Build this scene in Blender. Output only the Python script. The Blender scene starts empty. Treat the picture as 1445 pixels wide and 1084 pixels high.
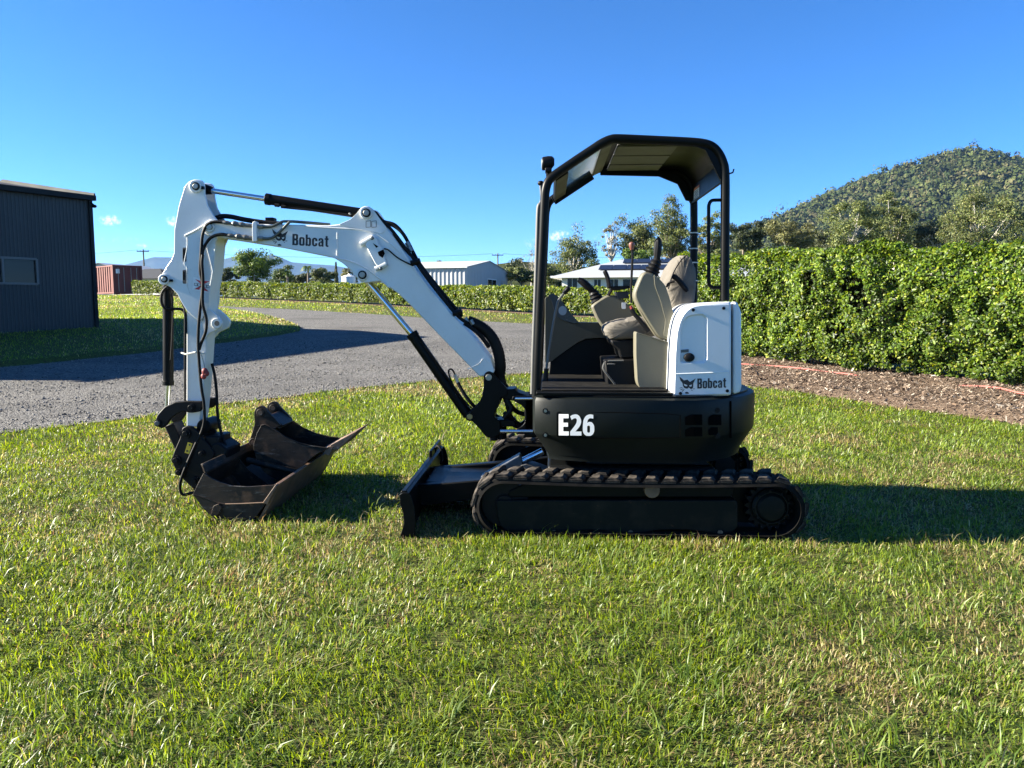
import bpy, bmesh, math, random
import numpy as np
from mathutils import Vector, Matrix, Quaternion
from mathutils.geometry import tessellate_polygon

R = math.radians
random.seed(7)
rng = np.random.default_rng(11)
scene = bpy.context.scene
COL = scene.collection

# ------------------------------------------------------------------ camera
CAM_H = 1.41
FOC = 1085.0                       # focal length in photo pixels (photo 1445 x 1084)
YAW = R(2.8)
PITCH = math.atan(112.0 / FOC)
cam_d = bpy.data.cameras.new('camera')
cam = bpy.data.objects.new('camera', cam_d)
COL.objects.link(cam)
cam_d.sensor_width = 36.0
cam_d.lens = 36.0 * FOC / 1445.0
cam_d.clip_start = 0.05
cam_d.clip_end = 30000.0
cam.location = (0, 0, CAM_H)
cam.rotation_euler = (R(90) - PITCH, 0, YAW)
scene.camera = cam

# ------------------------------------------------------------------ sky and sun
SUN_EL = R(23.0)
SHADOW_AZ = R(0.8)                 # direction the shadows run, from +X towards +Y
world = bpy.data.worlds.new('World')
scene.world = world
world.use_nodes = True
wn, wl = world.node_tree.nodes, world.node_tree.links
wn.clear()
w_out = wn.new('ShaderNodeOutputWorld')
w_bg = wn.new('ShaderNodeBackground')
w_bg.inputs['Strength'].default_value = 0.061
sky = wn.new('ShaderNodeTexSky')
sky.sky_type = 'NISHITA'
sky.sun_disc = False
sky.sun_elevation = SUN_EL
sky.sun_rotation = R(270) - SHADOW_AZ
sky.air_density = 0.6
sky.dust_density = 0.0
sky.ozone_density = 7.0
hs = wn.new('ShaderNodeHueSaturation')
hs.inputs['Saturation'].default_value = 1.10
hs.inputs['Value'].default_value = 1.0
wl.new(sky.outputs[0], hs.inputs['Color'])
# small fair-weather clouds low over the horizon
tc = wn.new('ShaderNodeTexCoord')
cn = wn.new('ShaderNodeTexNoise')
cn.inputs['Scale'].default_value = 200.0
cn.inputs['Detail'].default_value = 8.0
cn.inputs['Roughness'].default_value = 0.62
wl.new(tc.outputs['Generated'], cn.inputs['Vector'])
cloud_sum = None
def px_dir(px, py):
    f = Vector((-math.sin(YAW) * math.cos(PITCH), math.cos(YAW) * math.cos(PITCH), -math.sin(PITCH)))
    r = Vector((math.cos(YAW), math.sin(YAW), 0))
    u = r.cross(f)
    return f + r * ((px - 722.5) / FOC) - u * ((py - 542.0) / FOC)
for cpx, cpy, rx, ry, amp in ((155, 311, 11, 6, 0.95), (243, 313, 8, 6, 0.8), (200, 347, 7, 3.5, 0.6), (172, 338, 24, 4, 0.34),
                              (789, 333, 14, 7, 0.75), (752, 343, 12, 6, 0.5), (862, 336, 24, 7, 0.42), (1036, 334, 9, 10, 0.6),
                              (-140, 300, 60, 16, 0.9), (1700, 290, 80, 20, 0.8), (-420, 260, 90, 25, 0.9), (300, 352, 60, 4, 0.35), (560, 366, 60, 3, 0.25)):
    d = px_dir(cpx, cpy).normalized()
    sub = wn.new('ShaderNodeVectorMath'); sub.operation = 'SUBTRACT'
    wl.new(tc.outputs['Generated'], sub.inputs[0]); sub.inputs[1].default_value = d
    rt = Vector((d.y, -d.x, 0)).normalized()
    up = rt.cross(d)
    dots = []
    for ax, sc_ in ((rt, FOC / rx), (up, FOC / ry)):
        dt = wn.new('ShaderNodeVectorMath'); dt.operation = 'DOT_PRODUCT'
        wl.new(sub.outputs[0], dt.inputs[0]); dt.inputs[1].default_value = ax * sc_
        sq = wn.new('ShaderNodeMath'); sq.operation = 'POWER'; sq.inputs[1].default_value = 2.0
        ab = wn.new('ShaderNodeMath'); ab.operation = 'ABSOLUTE'
        wl.new(dt.outputs['Value'], ab.inputs[0]); wl.new(ab.outputs[0], sq.inputs[0])
        dots.append(sq)
    ad = wn.new('ShaderNodeMath'); ad.operation = 'ADD'
    wl.new(dots[0].outputs[0], ad.inputs[0]); wl.new(dots[1].outputs[0], ad.inputs[1])
    mr = wn.new('ShaderNodeMapRange'); mr.interpolation_type = 'SMOOTHSTEP'
    mr.inputs['From Min'].default_value = 2.2; mr.inputs['From Max'].default_value = 0.0
    mr.inputs['To Min'].default_value = 0.0; mr.inputs['To Max'].default_value = amp
    wl.new(ad.outputs[0], mr.inputs['Value'])
    if cloud_sum is None:
        cloud_sum = mr
    else:
        a2 = wn.new('ShaderNodeMath'); a2.operation = 'MAXIMUM'
        wl.new(cloud_sum.outputs[0], a2.inputs[0]); wl.new(mr.outputs[0], a2.inputs[1])
        cloud_sum = a2
cnr = wn.new('ShaderNodeMapRange')
cnr.inputs['From Min'].default_value = 0.36; cnr.inputs['From Max'].default_value = 0.66
cnr.inputs['To Min'].default_value = 0.12; cnr.inputs['To Max'].default_value = 1.15
wl.new(cn.outputs['Fac'], cnr.inputs['Value'])
cadd = wn.new('ShaderNodeMath'); cadd.operation = 'MULTIPLY'
wl.new(cloud_sum.outputs[0], cadd.inputs[0]); wl.new(cnr.outputs[0], cadd.inputs[1])
cmr = wn.new('ShaderNodeMapRange'); cmr.interpolation_type = 'SMOOTHSTEP'
cmr.inputs['From Min'].default_value = 0.10; cmr.inputs['From Max'].default_value = 0.85
cmr.inputs['To Max'].default_value = 0.85
wl.new(cadd.outputs[0], cmr.inputs['Value'])
cmix = wn.new('ShaderNodeMixRGB')
cmix.inputs['Color2'].default_value = (4.8, 5.1, 5.4, 1)
wl.new(cmr.outputs[0], cmix.inputs['Fac'])
wl.new(hs.outputs[0], cmix.inputs['Color1'])
wl.new(cmix.outputs[0], w_bg.inputs['Color'])
wl.new(w_bg.outputs[0], w_out.inputs[0])

sun_d = bpy.data.lights.new('sun', 'SUN')
sun_d.energy = 5.0
sun_d.angle = R(0.53)
sun_d.color = (1.0, 0.92, 0.77)
sun = bpy.data.objects.new('sun', sun_d)
COL.objects.link(sun)
sdir = Vector((math.cos(SUN_EL) * math.cos(SHADOW_AZ), math.cos(SUN_EL) * math.sin(SHADOW_AZ), -math.sin(SUN_EL)))
sun.rotation_euler = sdir.to_track_quat('-Z', 'Y').to_euler()
sun.location = (-30, 0, 20)

scene.view_settings.view_transform = 'Standard'
scene.view_settings.look = 'None'
scene.view_settings.exposure = 2.22
scene.view_settings.gamma = 1.0
scene.view_settings.use_curve_mapping = False
scene.cycles.use_denoising = True
scene.cycles.max_bounces = 8
scene.cycles.diffuse_bounces = 3
scene.cycles.glossy_bounces = 4
scene.cycles.transmission_bounces = 6
scene.cycles.transparent_max_bounces = 8
scene.cycles.volume_bounces = 0
scene.cycles.caustics_reflective = False
scene.cycles.caustics_refractive = False

# ------------------------------------------------------------------ measuring helpers
def w(px, py, Y):
    """where the line of sight through a photo pixel meets the upright plane y = Y -> (x, z)"""
    d = px_dir(px, py)
    t = Y / d.y
    return (d.x * t, CAM_H + d.z * t)
SLOPE, Y_RISE = 0.0412, 11.2         # the ground is level round the machine, then climbs gently away
def soft(t, k=1.2):
    return k * np.logaddexp(0.0, np.asarray(t, float) / k)
def zplane(y):
    return SLOPE * soft(np.asarray(y, float) - Y_RISE)
def g(px, py, z=0.0):
    """where it meets the ground (or a level z above it) -> (x, y)"""
    d = px_dir(px, py)
    lo, hi = 0.3, 400.0
    for _ in range(60):
        t = (lo + hi) / 2
        if CAM_H + d.z * t > float(zplane(d.y * t)) + z: lo = t
        else: hi = t
    return (d.x * lo, d.y * lo)
def at(px, py, depth):
    d = px_dir(px, py)
    t = depth / d.y
    return Vector((d.x * t, depth, CAM_H + d.z * t))

# ------------------------------------------------------------------ materials
def new_mat(name):
    m = bpy.data.materials.new(name)
    m.use_nodes = True
    nt = m.node_tree
    b = nt.nodes['Principled BSDF']
    return m, nt.nodes, nt.links, b
def setc(b, c, rough=0.5, metal=0.0, spec=None):
    b.inputs['Base Color'].default_value = (*c, 1)
    b.inputs['Roughness'].default_value = rough
    b.inputs['Metallic'].default_value = metal
    if spec is not None:
        b.inputs['Specular IOR Level'].default_value = spec
def noise_mix(n, l, c1, c2, scale, lo=0.4, hi=0.6, detail=6, coord='Object', stretch=None, rough=0.6):
    tc = n.new('ShaderNodeTexCoord')
    src = tc.outputs[coord]
    if stretch:
        mp = n.new('ShaderNodeMapping'); mp.inputs['Scale'].default_value = stretch
        l.new(src, mp.inputs['Vector']); src = mp.outputs[0]
    t = n.new('ShaderNodeTexNoise')
    t.inputs['Scale'].default_value = scale; t.inputs['Detail'].default_value = detail
    t.inputs['Roughness'].default_value = rough
    l.new(src, t.inputs['Vector'])
    r = n.new('ShaderNodeMapRange')
    r.inputs['From Min'].default_value = lo; r.inputs['From Max'].default_value = hi
    l.new(t.outputs['Fac'], r.inputs['Value'])
    mx = n.new('ShaderNodeMixRGB')
    if isinstance(c1, tuple): mx.inputs['Color1'].default_value = (*c1, 1)
    else: l.new(c1, mx.inputs['Color1'])
    if isinstance(c2, tuple): mx.inputs['Color2'].default_value = (*c2, 1)
    else: l.new(c2, mx.inputs['Color2'])
    l.new(r.outputs[0], mx.inputs['Fac'])
    return mx.outputs[0], t.outputs['Fac']
def add_bump(n, l, b, height, strength=0.3, dist=0.01):
    bp = n.new('ShaderNodeBump')
    bp.inputs['Strength'].default_value = strength; bp.inputs['Distance'].default_value = dist
    l.new(height, bp.inputs['Height']); l.new(bp.outputs[0], b.inputs['Normal'])
def paint(name, c, rough=0.4, dirt=(0.2, 0.17, 0.12), dirt_amt=0.25, metal=0.0, scale=3.0, coat=0.0, bump=0.0, lo=0.52, hi=0.8, fine=True, spec=0.5):
    m, n, l, b = new_mat(name)
    setc(b, c, rough, metal, spec)
    d = tuple(c[i] * (1 - dirt_amt) + dirt[i] * dirt_amt for i in range(3))
    o, h = noise_mix(n, l, c, d, scale, lo, hi, 8)
    if fine:
        d2 = tuple(c[i] * (1 - dirt_amt * 1.3) + dirt[i] * dirt_amt * 1.3 for i in range(3))
        o, h2 = noise_mix(n, l, o, d2, scale * 14, 0.60, 0.80, 4)
    l.new(o, b.inputs['Base Color'])
    rr = n.new('ShaderNodeMapRange')
    rr.inputs['To Min'].default_value = max(0.04, rough - 0.08); rr.inputs['To Max'].default_value = min(1, rough + 0.22)
    l.new(h, rr.inputs['Value']); l.new(rr.outputs[0], b.inputs['Roughness'])
    if coat:
        b.inputs['Coat Weight'].default_value = coat; b.inputs['Coat Roughness'].default_value = 0.12
    if bump:
        t = n.new('ShaderNodeTexNoise'); t.inputs['Scale'].default_value = 220; t.inputs['Detail'].default_value = 3
        tcx = n.new('ShaderNodeTexCoord'); l.new(tcx.outputs['Object'], t.inputs['Vector'])
        add_bump(n, l, b, t.outputs['Fac'], bump, 0.003)
    return m
def leafy(name, transl=0.35, rough=0.45, spec=0.35, gain=1.0):
    """foliage: colour comes with each leaf, light passes through it"""
    m, n, l, b = new_mat(name)
    a = n.new('ShaderNodeAttribute'); a.attribute_name = 'col'
    setc(b, (0.1, 0.15, 0.03), rough, 0, spec)
    l.new(a.outputs['Color'], b.inputs['Base Color'])
    tr = n.new('ShaderNodeBsdfTranslucent')
    hv = n.new('ShaderNodeHueSaturation'); hv.inputs['Hue'].default_value = 0.485
    hv.inputs['Saturation'].default_value = 1.1; hv.inputs['Value'].default_value = 1.35 * gain
    l.new(a.outputs['Color'], hv.inputs['Color']); l.new(hv.outputs[0], tr.inputs['Color'])
    mx = n.new('ShaderNodeMixShader'); mx.inputs[0].default_value = transl
    out = n['Material Output']
    l.new(b.outputs[0], mx.inputs[1]); l.new(tr.outputs[0], mx.inputs[2]); l.new(mx.outputs[0], out.inputs['Surface'])
    return m

M = {}
M['white'] = paint('white_paint', (0.70, 0.71, 0.69), 0.36, (0.36, 0.32, 0.25), 0.20, scale=3.0, coat=0.2, lo=0.46, hi=0.78)
M['white_plastic'] = paint('white_panel', (0.70, 0.715, 0.715), 0.34, (0.36, 0.33, 0.27), 0.12, scale=3.0, coat=0.2, lo=0.46, hi=0.78)
M['black'] = paint('black_paint', (0.0035, 0.004, 0.0042), 0.34, (0.08, 0.07, 0.055), 0.03, scale=3, spec=0.12)
M['black_body'] = paint('black_body_panel', (0.005, 0.007, 0.0068), 0.38, (0.08, 0.07, 0.055), 0.05, scale=2.5, bump=0.05, spec=0.17)
M['steel_black'] = paint('worn_black_steel', (0.007, 0.007, 0.0075), 0.46, (0.08, 0.055, 0.04), 0.13, scale=6, lo=0.45, spec=0.15)
M['frame_green'] = paint('track_frame_paint', (0.0065, 0.0095, 0.0095), 0.5, (0.13, 0.09, 0.06), 0.22, scale=9, lo=0.5, hi=0.8, spec=0.3)
m, n, l, b = new_mat('track_frame_paint'); setc(b, (0.004, 0.0065, 0.0065), 0.5, 0, 0.14)
o, h = noise_mix(n, l, (0.0035, 0.006, 0.006), (0.022, 0.018, 0.014), 9, 0.48, 0.8, 9)
o, h2 = noise_mix(n, l, o, (0.075, 0.062, 0.048), 5.0, 0.62, 0.74, 10, stretch=(1, 1, 7), rough=0.8)
o, h3 = noise_mix(n, l, o, (0.11, 0.055, 0.03), 16.0, 0.66, 0.76, 8)
l.new(o, b.inputs['Base Color']); M['frame_green'] = m
M['rubber'] = paint('track_rubber', (0.005, 0.0048, 0.0045), 0.75, (0.08, 0.068, 0.052), 0.20, scale=9, lo=0.45, hi=0.8, bump=0.3, spec=0.12)
M['lug'] = paint('dusty_lug_rubber', (0.009, 0.008, 0.007), 0.85, (0.24, 0.20, 0.16), 0.42, scale=16, lo=0.42, hi=0.72, bump=0.5, spec=0.2)
M['hose'] = paint('hose_rubber', (0.005, 0.005, 0.005), 0.5, (0.08, 0.07, 0.06), 0.06, scale=9, spec=0.18)
M['tan'] = paint('tan_plastic', (0.125, 0.116, 0.080), 0.5, (0.07, 0.064, 0.046), 0.25, scale=3, bump=0.12)
M['tan_in_shade'] = paint('shaded_tan_plastic', (0.062, 0.060, 0.044), 0.5, (0.04, 0.04, 0.03), 0.25, scale=3, bump=0.12, spec=0.25)  # same tan plastic for the side console, its shade put into the colour
M['fabric'] = paint('seat_canvas', (0.125, 0.113, 0.096), 0.9, (0.06, 0.053, 0.044), 0.45, scale=8, lo=0.4, hi=0.75, bump=0.5)
M['plastic_black'] = paint('black_plastic', (0.0055, 0.0055, 0.006), 0.42, (0.08, 0.08, 0.08), 0.04, scale=5, spec=0.18)
M['dash'] = paint('dark_dash', (0.012, 0.014, 0.020), 0.22, (0.1, 0.1, 0.1), 0.1, scale=5)
M['grey_steel'] = paint('grey_steel_plate', (0.10, 0.10, 0.095), 0.45, (0.2, 0.17, 0.13), 0.3, scale=6)
M['roofpanel'] = paint('grey_roof_lining', (0.075, 0.077, 0.08), 0.45, (0.06, 0.06, 0.05), 0.2, scale=4)
M['redknob'] = paint('brown_knob', (0.16, 0.06, 0.045), 0.35, (0.2, 0.1, 0.1), 0.1)
M['red'] = paint('red_cap', (0.24, 0.025, 0.025), 0.5, (0.1, 0.05, 0.04), 0.3)
M['brass'] = paint('brass_pin', (0.36, 0.27, 0.12), 0.4, (0.1, 0.08, 0.05), 0.3, metal=0.8)
M['bolt'] = paint('zinc_bolt', (0.30, 0.30, 0.27), 0.38, (0.12, 0.10, 0.08), 0.3, metal=0.85, scale=12)
M['pipe'] = paint('grey_green_pipe', (0.11, 0.12, 0.105), 0.3, (0.2, 0.2, 0.18), 0.2, metal=0.6, scale=8)
M['chrome'] = paint('chrome_rod', (0.72, 0.73, 0.75), 0.10, (0.4, 0.38, 0.34), 0.08, metal=1.0, scale=8, fine=False)
M['decal_black'] = paint('black_print', (0.012, 0.014, 0.018), 0.45, (0.7, 0.7, 0.7), 0.04, scale=10)
M['decal_white'] = paint('white_print', (0.80, 0.80, 0.78), 0.45, (0.3, 0.3, 0.3), 0.06, scale=10)
M['decal_red'] = paint('red_print', (0.50, 0.035, 0.04), 0.45, (0.5, 0.4, 0.4), 0.1, scale=10)
M['decal_yellow'] = paint('yellow_print', (0.70, 0.46, 0.03), 0.5, (0.3, 0.2, 0.05), 0.2, scale=20)
M['decal_orange'] = paint('orange_print', (0.75, 0.22, 0.03), 0.5, (0.3, 0.2, 0.05), 0.1, scale=20)
M['void'] = paint('unlit_opening', (0.0012, 0.0012, 0.0012), 0.9, (0.01, 0.01, 0.01), 0.1, spec=0.05)
M['gauge'] = paint('gauge_face', (0.20, 0.25, 0.30), 0.2, (0.3, 0.3, 0.3), 0.1)
M['rope'] = paint('cord', (0.62, 0.61, 0.55), 0.8, (0.3, 0.25, 0.2), 0.3, scale=20)
# worn, rust-streaked bucket steel
m, n, l, b = new_mat('rusty_bucket_steel')
setc(b, (0.03, 0.03, 0.03), 0.55, 0, 0.25)
o, h = noise_mix(n, l, (0.008, 0.0075, 0.007), (0.055, 0.034, 0.021), 5.0, 0.42, 0.70, 9)
o, _ = noise_mix(n, l, o, (0.15, 0.075, 0.038), 8.0, 0.56, 0.74, 9)
o, h2 = noise_mix(n, l, o, (0.17, 0.155, 0.135), 6.0, 0.57, 0.74, 10, stretch=(1, 1, 6), rough=0.75)
l.new(o, b.inputs['Base Color']); add_bump(n, l, b, h2, 0.25, 0.01)
M['bucket'] = m
m, n, l, b = new_mat('rusty_cutting_edge')
setc(b, (0.2, 0.12, 0.07), 0.6)
o, h = noise_mix(n, l, (0.20, 0.115, 0.065), (0.085, 0.052, 0.034), 9.0, 0.40, 0.68, 9)
o, h2 = noise_mix(n, l, o, (0.34, 0.29, 0.23), 14.0, 0.60, 0.75, 8)
l.new(o, b.inputs['Base Color']); add_bump(n, l, b, h, 0.3, 0.01)
M['edge'] = m
m, n, l, b = new_mat('tinted_glass')
setc(b, (0.30, 0.40, 0.40), 0.06)
b.inputs['Transmission Weight'].default_value = 0.92
b.inputs['IOR'].default_value = 1.2
M['glass'] = m
m, n, l, b = new_mat('dark_window_glass')
setc(b, (0.01, 0.012, 0.015), 0.03)
b.inputs['Specular IOR Level'].default_value = 0.2
M['pane'] = m
M['grass_blade'] = leafy('grass_blades', 0.42, 0.42, 0.40, 1.25)
M['hedge_leaf'] = leafy('hedge_leaves', 0.38, 0.42, 0.28, 1.25)
M['tree_leaf'] = leafy('tree_leaves', 0.30, 0.5, 0.3)
M['forest'] = leafy('forest_canopy', 0.0, 0.9, 0.1)

# ------------------------------------------------------------------ mesh helpers
ORG = {}                             # world origin of each object used as a parent
def tag(o, label=None, cat=None, group=None, kind=None):
    if label: o['label'] = label
    if cat: o['category'] = cat
    if group: o['group'] = group
    if kind: o['kind'] = kind
    return o
def empty(name, loc, label=None, cat=None, group=None):
    o = bpy.data.objects.new(name, None)
    o.empty_display_size = 0.2
    COL.objects.link(o)
    o.location = loc
    ORG[o] = Vector(loc)
    return tag(o, label, cat, group)

class MB:
    def __init__(s): s.v = []; s.f = []
    def add(s, vs, fs):
        k = len(s.v)
        s.v += [tuple(p) for p in vs]
        s.f += [tuple(i + k for i in f) for f in fs]
        return s
    def box(s, x0, x1, y0, y1, z0, z1):
        return s.add([(x0, y0, z0), (x1, y0, z0), (x1, y1, z0), (x0, y1, z0), (x0, y0, z1), (x1, y0, z1), (x1, y1, z1), (x0, y1, z1)],
                     [(0, 3, 2, 1), (4, 5, 6, 7), (0, 1, 5, 4), (1, 2, 6, 5), (2, 3, 7, 6), (3, 0, 4, 7)])
    def prism(s, pts, y0, y1):
        """outline in (x, z), run through from y0 to y1"""
        n = len(pts)
        vs = [(x, y0, z) for x, z in pts] + [(x, y1, z) for x, z in pts]
        fs = [tuple(range(n)), tuple(range(2 * n - 1, n - 1, -1))]
        fs += [(i, (i + 1) % n, n + (i + 1) % n, n + i) for i in range(n)]
        return s.add(vs, fs)
    def prism_z(s, pts, z0, z1):
        n = len(pts)
        vs = [(x, y, z0) for x, y in pts] + [(x, y, z1) for x, y in pts]
        fs = [tuple(range(n)), tuple(range(2 * n - 1, n - 1, -1))]
        fs += [(i, (i + 1) % n, n + (i + 1) % n, n + i) for i in range(n)]
        return s.add(vs, fs)
    def loft(s, rings, cap=True):
        n = len(rings[0]); vs = []; fs = []
        for r in rings: vs += list(r)
        for k in range(len(rings) - 1):
            for i in range(n):
                j = (i + 1) % n
                fs.append((k * n + i, k * n + j, (k + 1) * n + j, (k + 1) * n + i))
        if cap:
            fs.append(tuple(range(n - 1, -1, -1)))
            fs.append(tuple(range((len(rings) - 1) * n, len(rings) * n)))
        return s.add(vs, fs)
    def tube(s, path, r, n=8, caps=True):
        P = [Vector(p) for p in path]
        rs = r if isinstance(r, (list, tuple)) else [r] * len(P)
        T = []
        for i in range(len(P)):
            a = P[max(0, i - 1)]; b = P[min(len(P) - 1, i + 1)]
            T.append((b - a).normalized())
        u = T[0].orthogonal().normalized()
        rings = []
        for i, p in enumerate(P):
            u = (u - T[i] * u.dot(T[i]))
            u = u.normalized() if u.length > 1e-6 else T[i].orthogonal().normalized()
            v = T[i].cross(u)
            rings.append([p + (u * math.cos(2 * math.pi * k / n) + v * math.sin(2 * math.pi * k / n)) * rs[i] for k in range(n)])
        return s.loft(rings, caps)
    def cyl(s, p0, p1, r, r1=None, n=20):
        return s.tube([p0, p1], [r, r if r1 is None else r1], n)
    def ycyl(s, x, z, y0, y1, r, n=20):
        return s.cyl((x, y0, z), (x, y1, z), r, n=n)
    def ball(s, c, r, nu=14, nv=9):
        if not isinstance(r, (tuple, list)): r = (r, r, r)
        rings = []
        for j in range(nv):
            a = -math.pi / 2 + math.pi * (j + 0.5) / nv
            rings.append([(c[0] + r[0] * math.cos(a) * math.cos(2 * math.pi * i / nu), c[1] + r[1] * math.cos(a) * math.sin(2 * math.pi * i / nu), c[2] + r[2] * math.sin(a)) for i in range(nu)])
        return s.loft(rings)
    def build(s, name, mat, parent=None, bevel=0.0, seg=2, smooth=True, ang=35, label=None):
        o_ = ORG.get(parent, Vector((0, 0, 0))) if parent else Vector((0, 0, 0))
        me = bpy.data.meshes.new(name)
        me.from_pydata([(x - o_.x, y - o_.y, z - o_.z) for x, y, z in s.v], [], s.f)
        bm = bmesh.new(); bm.from_mesh(me)
        bmesh.ops.recalc_face_normals(bm, faces=bm.faces)
        bm.to_mesh(me); bm.free()
        me.materials.append(M[mat] if isinstance(mat, str) else mat)
        if smooth:
            me.shade_smooth(); me.set_sharp_from_angle(angle=R(ang))
        o = bpy.data.objects.new(name, me)
        COL.objects.link(o)
        if parent: o.parent = parent
        ORG[o] = o_
        if bevel:
            bv = o.modifiers.new('bevel', 'BEVEL')
            bv.width = bevel; bv.segments = seg; bv.limit_method = 'ANGLE'; bv.angle_limit = R(32)
            bv.harden_normals = False
        if label: o['label'] = label
        return o

def rounded(pts, r, n=5, closed=True):
    """round the corners of an outline; r is one radius or one per corner"""
    out = []
    N = len(pts)
    rs = r if isinstance(r, (list, tuple)) else [r] * N
    for i in range(N):
        p = Vector(pts[i])
        if (not closed and i in (0, N - 1)) or rs[i] <= 0:
            out.append(tuple(p)); continue
        a = Vector(pts[i - 1]) - p; b = Vector(pts[(i + 1) % N]) - p
        k = min(rs[i], a.length * 0.48, b.length * 0.48)
        p0 = p + a.normalized() * k; p1 = p + b.normalized() * k
        for j in range(n + 1):
            t = j / n
            out.append(tuple(p0 * (1 - t) ** 2 + p * 2 * t * (1 - t) + p1 * t ** 2))
    return out
def spline(pts, n=6):
    """smooth curve through points"""
    P = [Vector(p) for p in pts]
    out = []
    for i in range(len(P) - 1):
        p0 = P[max(0, i - 1)]; p1 = P[i]; p2 = P[i + 1]; p3 = P[min(len(P) - 1, i + 2)]
        for j in range(n):
            t = j / n
            out.append(0.5 * ((2 * p1) + (p2 - p0) * t + (2 * p0 - 5 * p1 + 4 * p2 - p3) * t * t + (3 * p1 - p0 - 3 * p2 + p3) * t ** 3))
    out.append(P[-1])
    return out
def shell_outline(path, t):
    """a plate of thickness t bent along an open (x, z) path"""
    P = [Vector(p) for p in path]; inner = []
    for i in range(len(P)):
        a = P[max(0, i - 1)]; b = P[min(len(P) - 1, i + 1)]
        d = (b - a).normalized()
        inner.append(tuple(P[i] + Vector((-d.y, d.x)) * t))
    return [tuple(p) for p in P] + inner[::-1]
def PX(pts, Y):
    return [w(a, b, Y) for a, b in pts]
def P3(pts):
    """photo points with a depth each -> space"""
    out = []
    for a, b, Y in pts:
        x, z = w(a, b, Y); out.append((x, Y, z))
    return out
def fast_mesh(name, V, F, mat, cols=None, parent=None, smooth=False):
    """V (n,3) and F (m,k) arrays -> one mesh object"""
    V = np.asarray(V, dtype=np.float32); F = np.asarray(F, dtype=np.int32)
    me = bpy.data.meshes.new(name)
    me.vertices.add(len(V)); me.vertices.foreach_set('co', V.ravel())
    k = F.shape[1]
    me.loops.add(F.size); me.loops.foreach_set('vertex_index', F.ravel())
    me.polygons.add(len(F)); me.polygons.foreach_set('loop_start', np.arange(0, F.size, k, dtype=np.int32))
    me.polygons.foreach_set('loop_total', np.full(len(F), k, dtype=np.int32))
    me.update(calc_edges=True)
    if cols is not None:
        at_ = me.attributes.new('col', 'FLOAT_COLOR', 'POINT')
        c4 = np.ones((len(V), 4), dtype=np.float32); c4[:, :3] = cols
        at_.data.foreach_set('color', c4.ravel())
    if smooth: me.shade_smooth()
    me.materials.append(M[mat] if isinstance(mat, str) else mat)
    o = bpy.data.objects.new(name, me)
    COL.objects.link(o)
    if parent: o.parent = parent
    return o
def _h(ix, iy, s):
    a = (ix * 374761393 + iy * 668265263 + s * 974634777) & 0x7fffffff
    a = ((a ^ (a >> 13)) * 1274126177) & 0x7fffffff
    return ((a ^ (a >> 16)) & 0xffff) / 65535.0
def vnoise(x, y, s=0):
    x = np.asarray(x, dtype=np.float64); y = np.asarray(y, dtype=np.float64)
    ix = np.floor(x).astype(np.int64); iy = np.floor(y).astype(np.int64)
    fx = x - ix; fy = y - iy
    fx = fx * fx * (3 - 2 * fx); fy = fy * fy * (3 - 2 * fy)
    a = _h(ix, iy, s); b = _h(ix + 1, iy, s); c = _h(ix, iy + 1, s); d = _h(ix + 1, iy + 1, s)
    return (a * (1 - fx) + b * fx) * (1 - fy) + (c * (1 - fx) + d * fx) * fy
def fbm(x, y, s=0, o=4):
    t = 0; a = 0.5; k = 0
    for i in range(o):
        t = t + a * vnoise(x * 2 ** i, y * 2 ** i, s + i); k += a; a *= 0.5
    return t / k
def sdf_poly(x, y, poly):
    """signed distance to a closed outline, positive inside"""
    x = np.asarray(x, float); y = np.asarray(y, float)
    d = np.full(x.shape, 1e9); ins = np.zeros(x.shape, bool)
    n = len(poly)
    for i in range(n):
        ax, ay = poly[i]; bx, by = poly[(i + 1) % n]
        ex, ey = bx - ax, by - ay
        t = np.clip(((x - ax) * ex + (y - ay) * ey) / (ex * ex + ey * ey + 1e-12), 0, 1)
        d = np.minimum(d, np.hypot(x - ax - t * ex, y - ay - t * ey))
        c = ((ay > y) != (by > y)) & (x < (bx - ax) * (y - ay) / (by - ay + 1e-12) + ax)
        ins ^= c
    return np.where(ins, d, -d)
# ================================================================== THE SETTING
def smooth(t):
    t = np.clip(t, 0, 1); return t * t * (3 - 2 * t)
far_hedge_line = [g(186, 416.5), g(320, 421), g(460, 427), g(600, 434), g(740, 442), g(900, 451)]
fh_x = np.array([p[0] for p in far_hedge_line]); fh_y = np.array([p[1] for p in far_hedge_line])
def zground(x, y):
    """the climb ends a little behind the low hedge"""
    x = np.asarray(x, float); y = np.asarray(y, float)
    hy = np.interp(x, fh_x, fh_y) + 3.0
    return zplane(y) - SLOPE * soft(y - hy, 1.5)

# --- ground
gx = np.concatenate([-np.geomspace(9000, 45, 26), np.linspace(-42, 42, 57), np.geomspace(45, 9000, 26)])
gy = np.concatenate([[-60, -20, -6], np.linspace(0, 110, 111), np.geomspace(120, 12000, 26)])
GX, GY = np.meshgrid(gx, gy)
GZ = zground(GX, GY)
V = np.stack([GX.ravel(), GY.ravel(), GZ.ravel()], 1)
nx, ny = len(gx), len(gy)
ii = (np.arange(ny - 1)[:, None] * nx + np.arange(nx - 1)[None, :]).ravel()
F = np.stack([ii, ii + 1, ii + nx + 1, ii + nx], 1)
m, n, l, b = new_mat('lawn_soil_and_grass')
setc(b, (0.08, 0.09, 0.03), 0.95, 0, 0.1)
o, h = noise_mix(n, l, (0.085, 0.112, 0.024), (0.120, 0.125, 0.038), 0.35, 0.35, 0.65, 8, 'Object')
o, h3 = noise_mix(n, l, o, (0.075, 0.105, 0.022), 3.0, 0.45, 0.7, 6, 'Object')
o, h2 = noise_mix(n, l, o, (0.050, 0.040, 0.022), 24.0, 0.42, 0.66, 7, 'Object')
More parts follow.
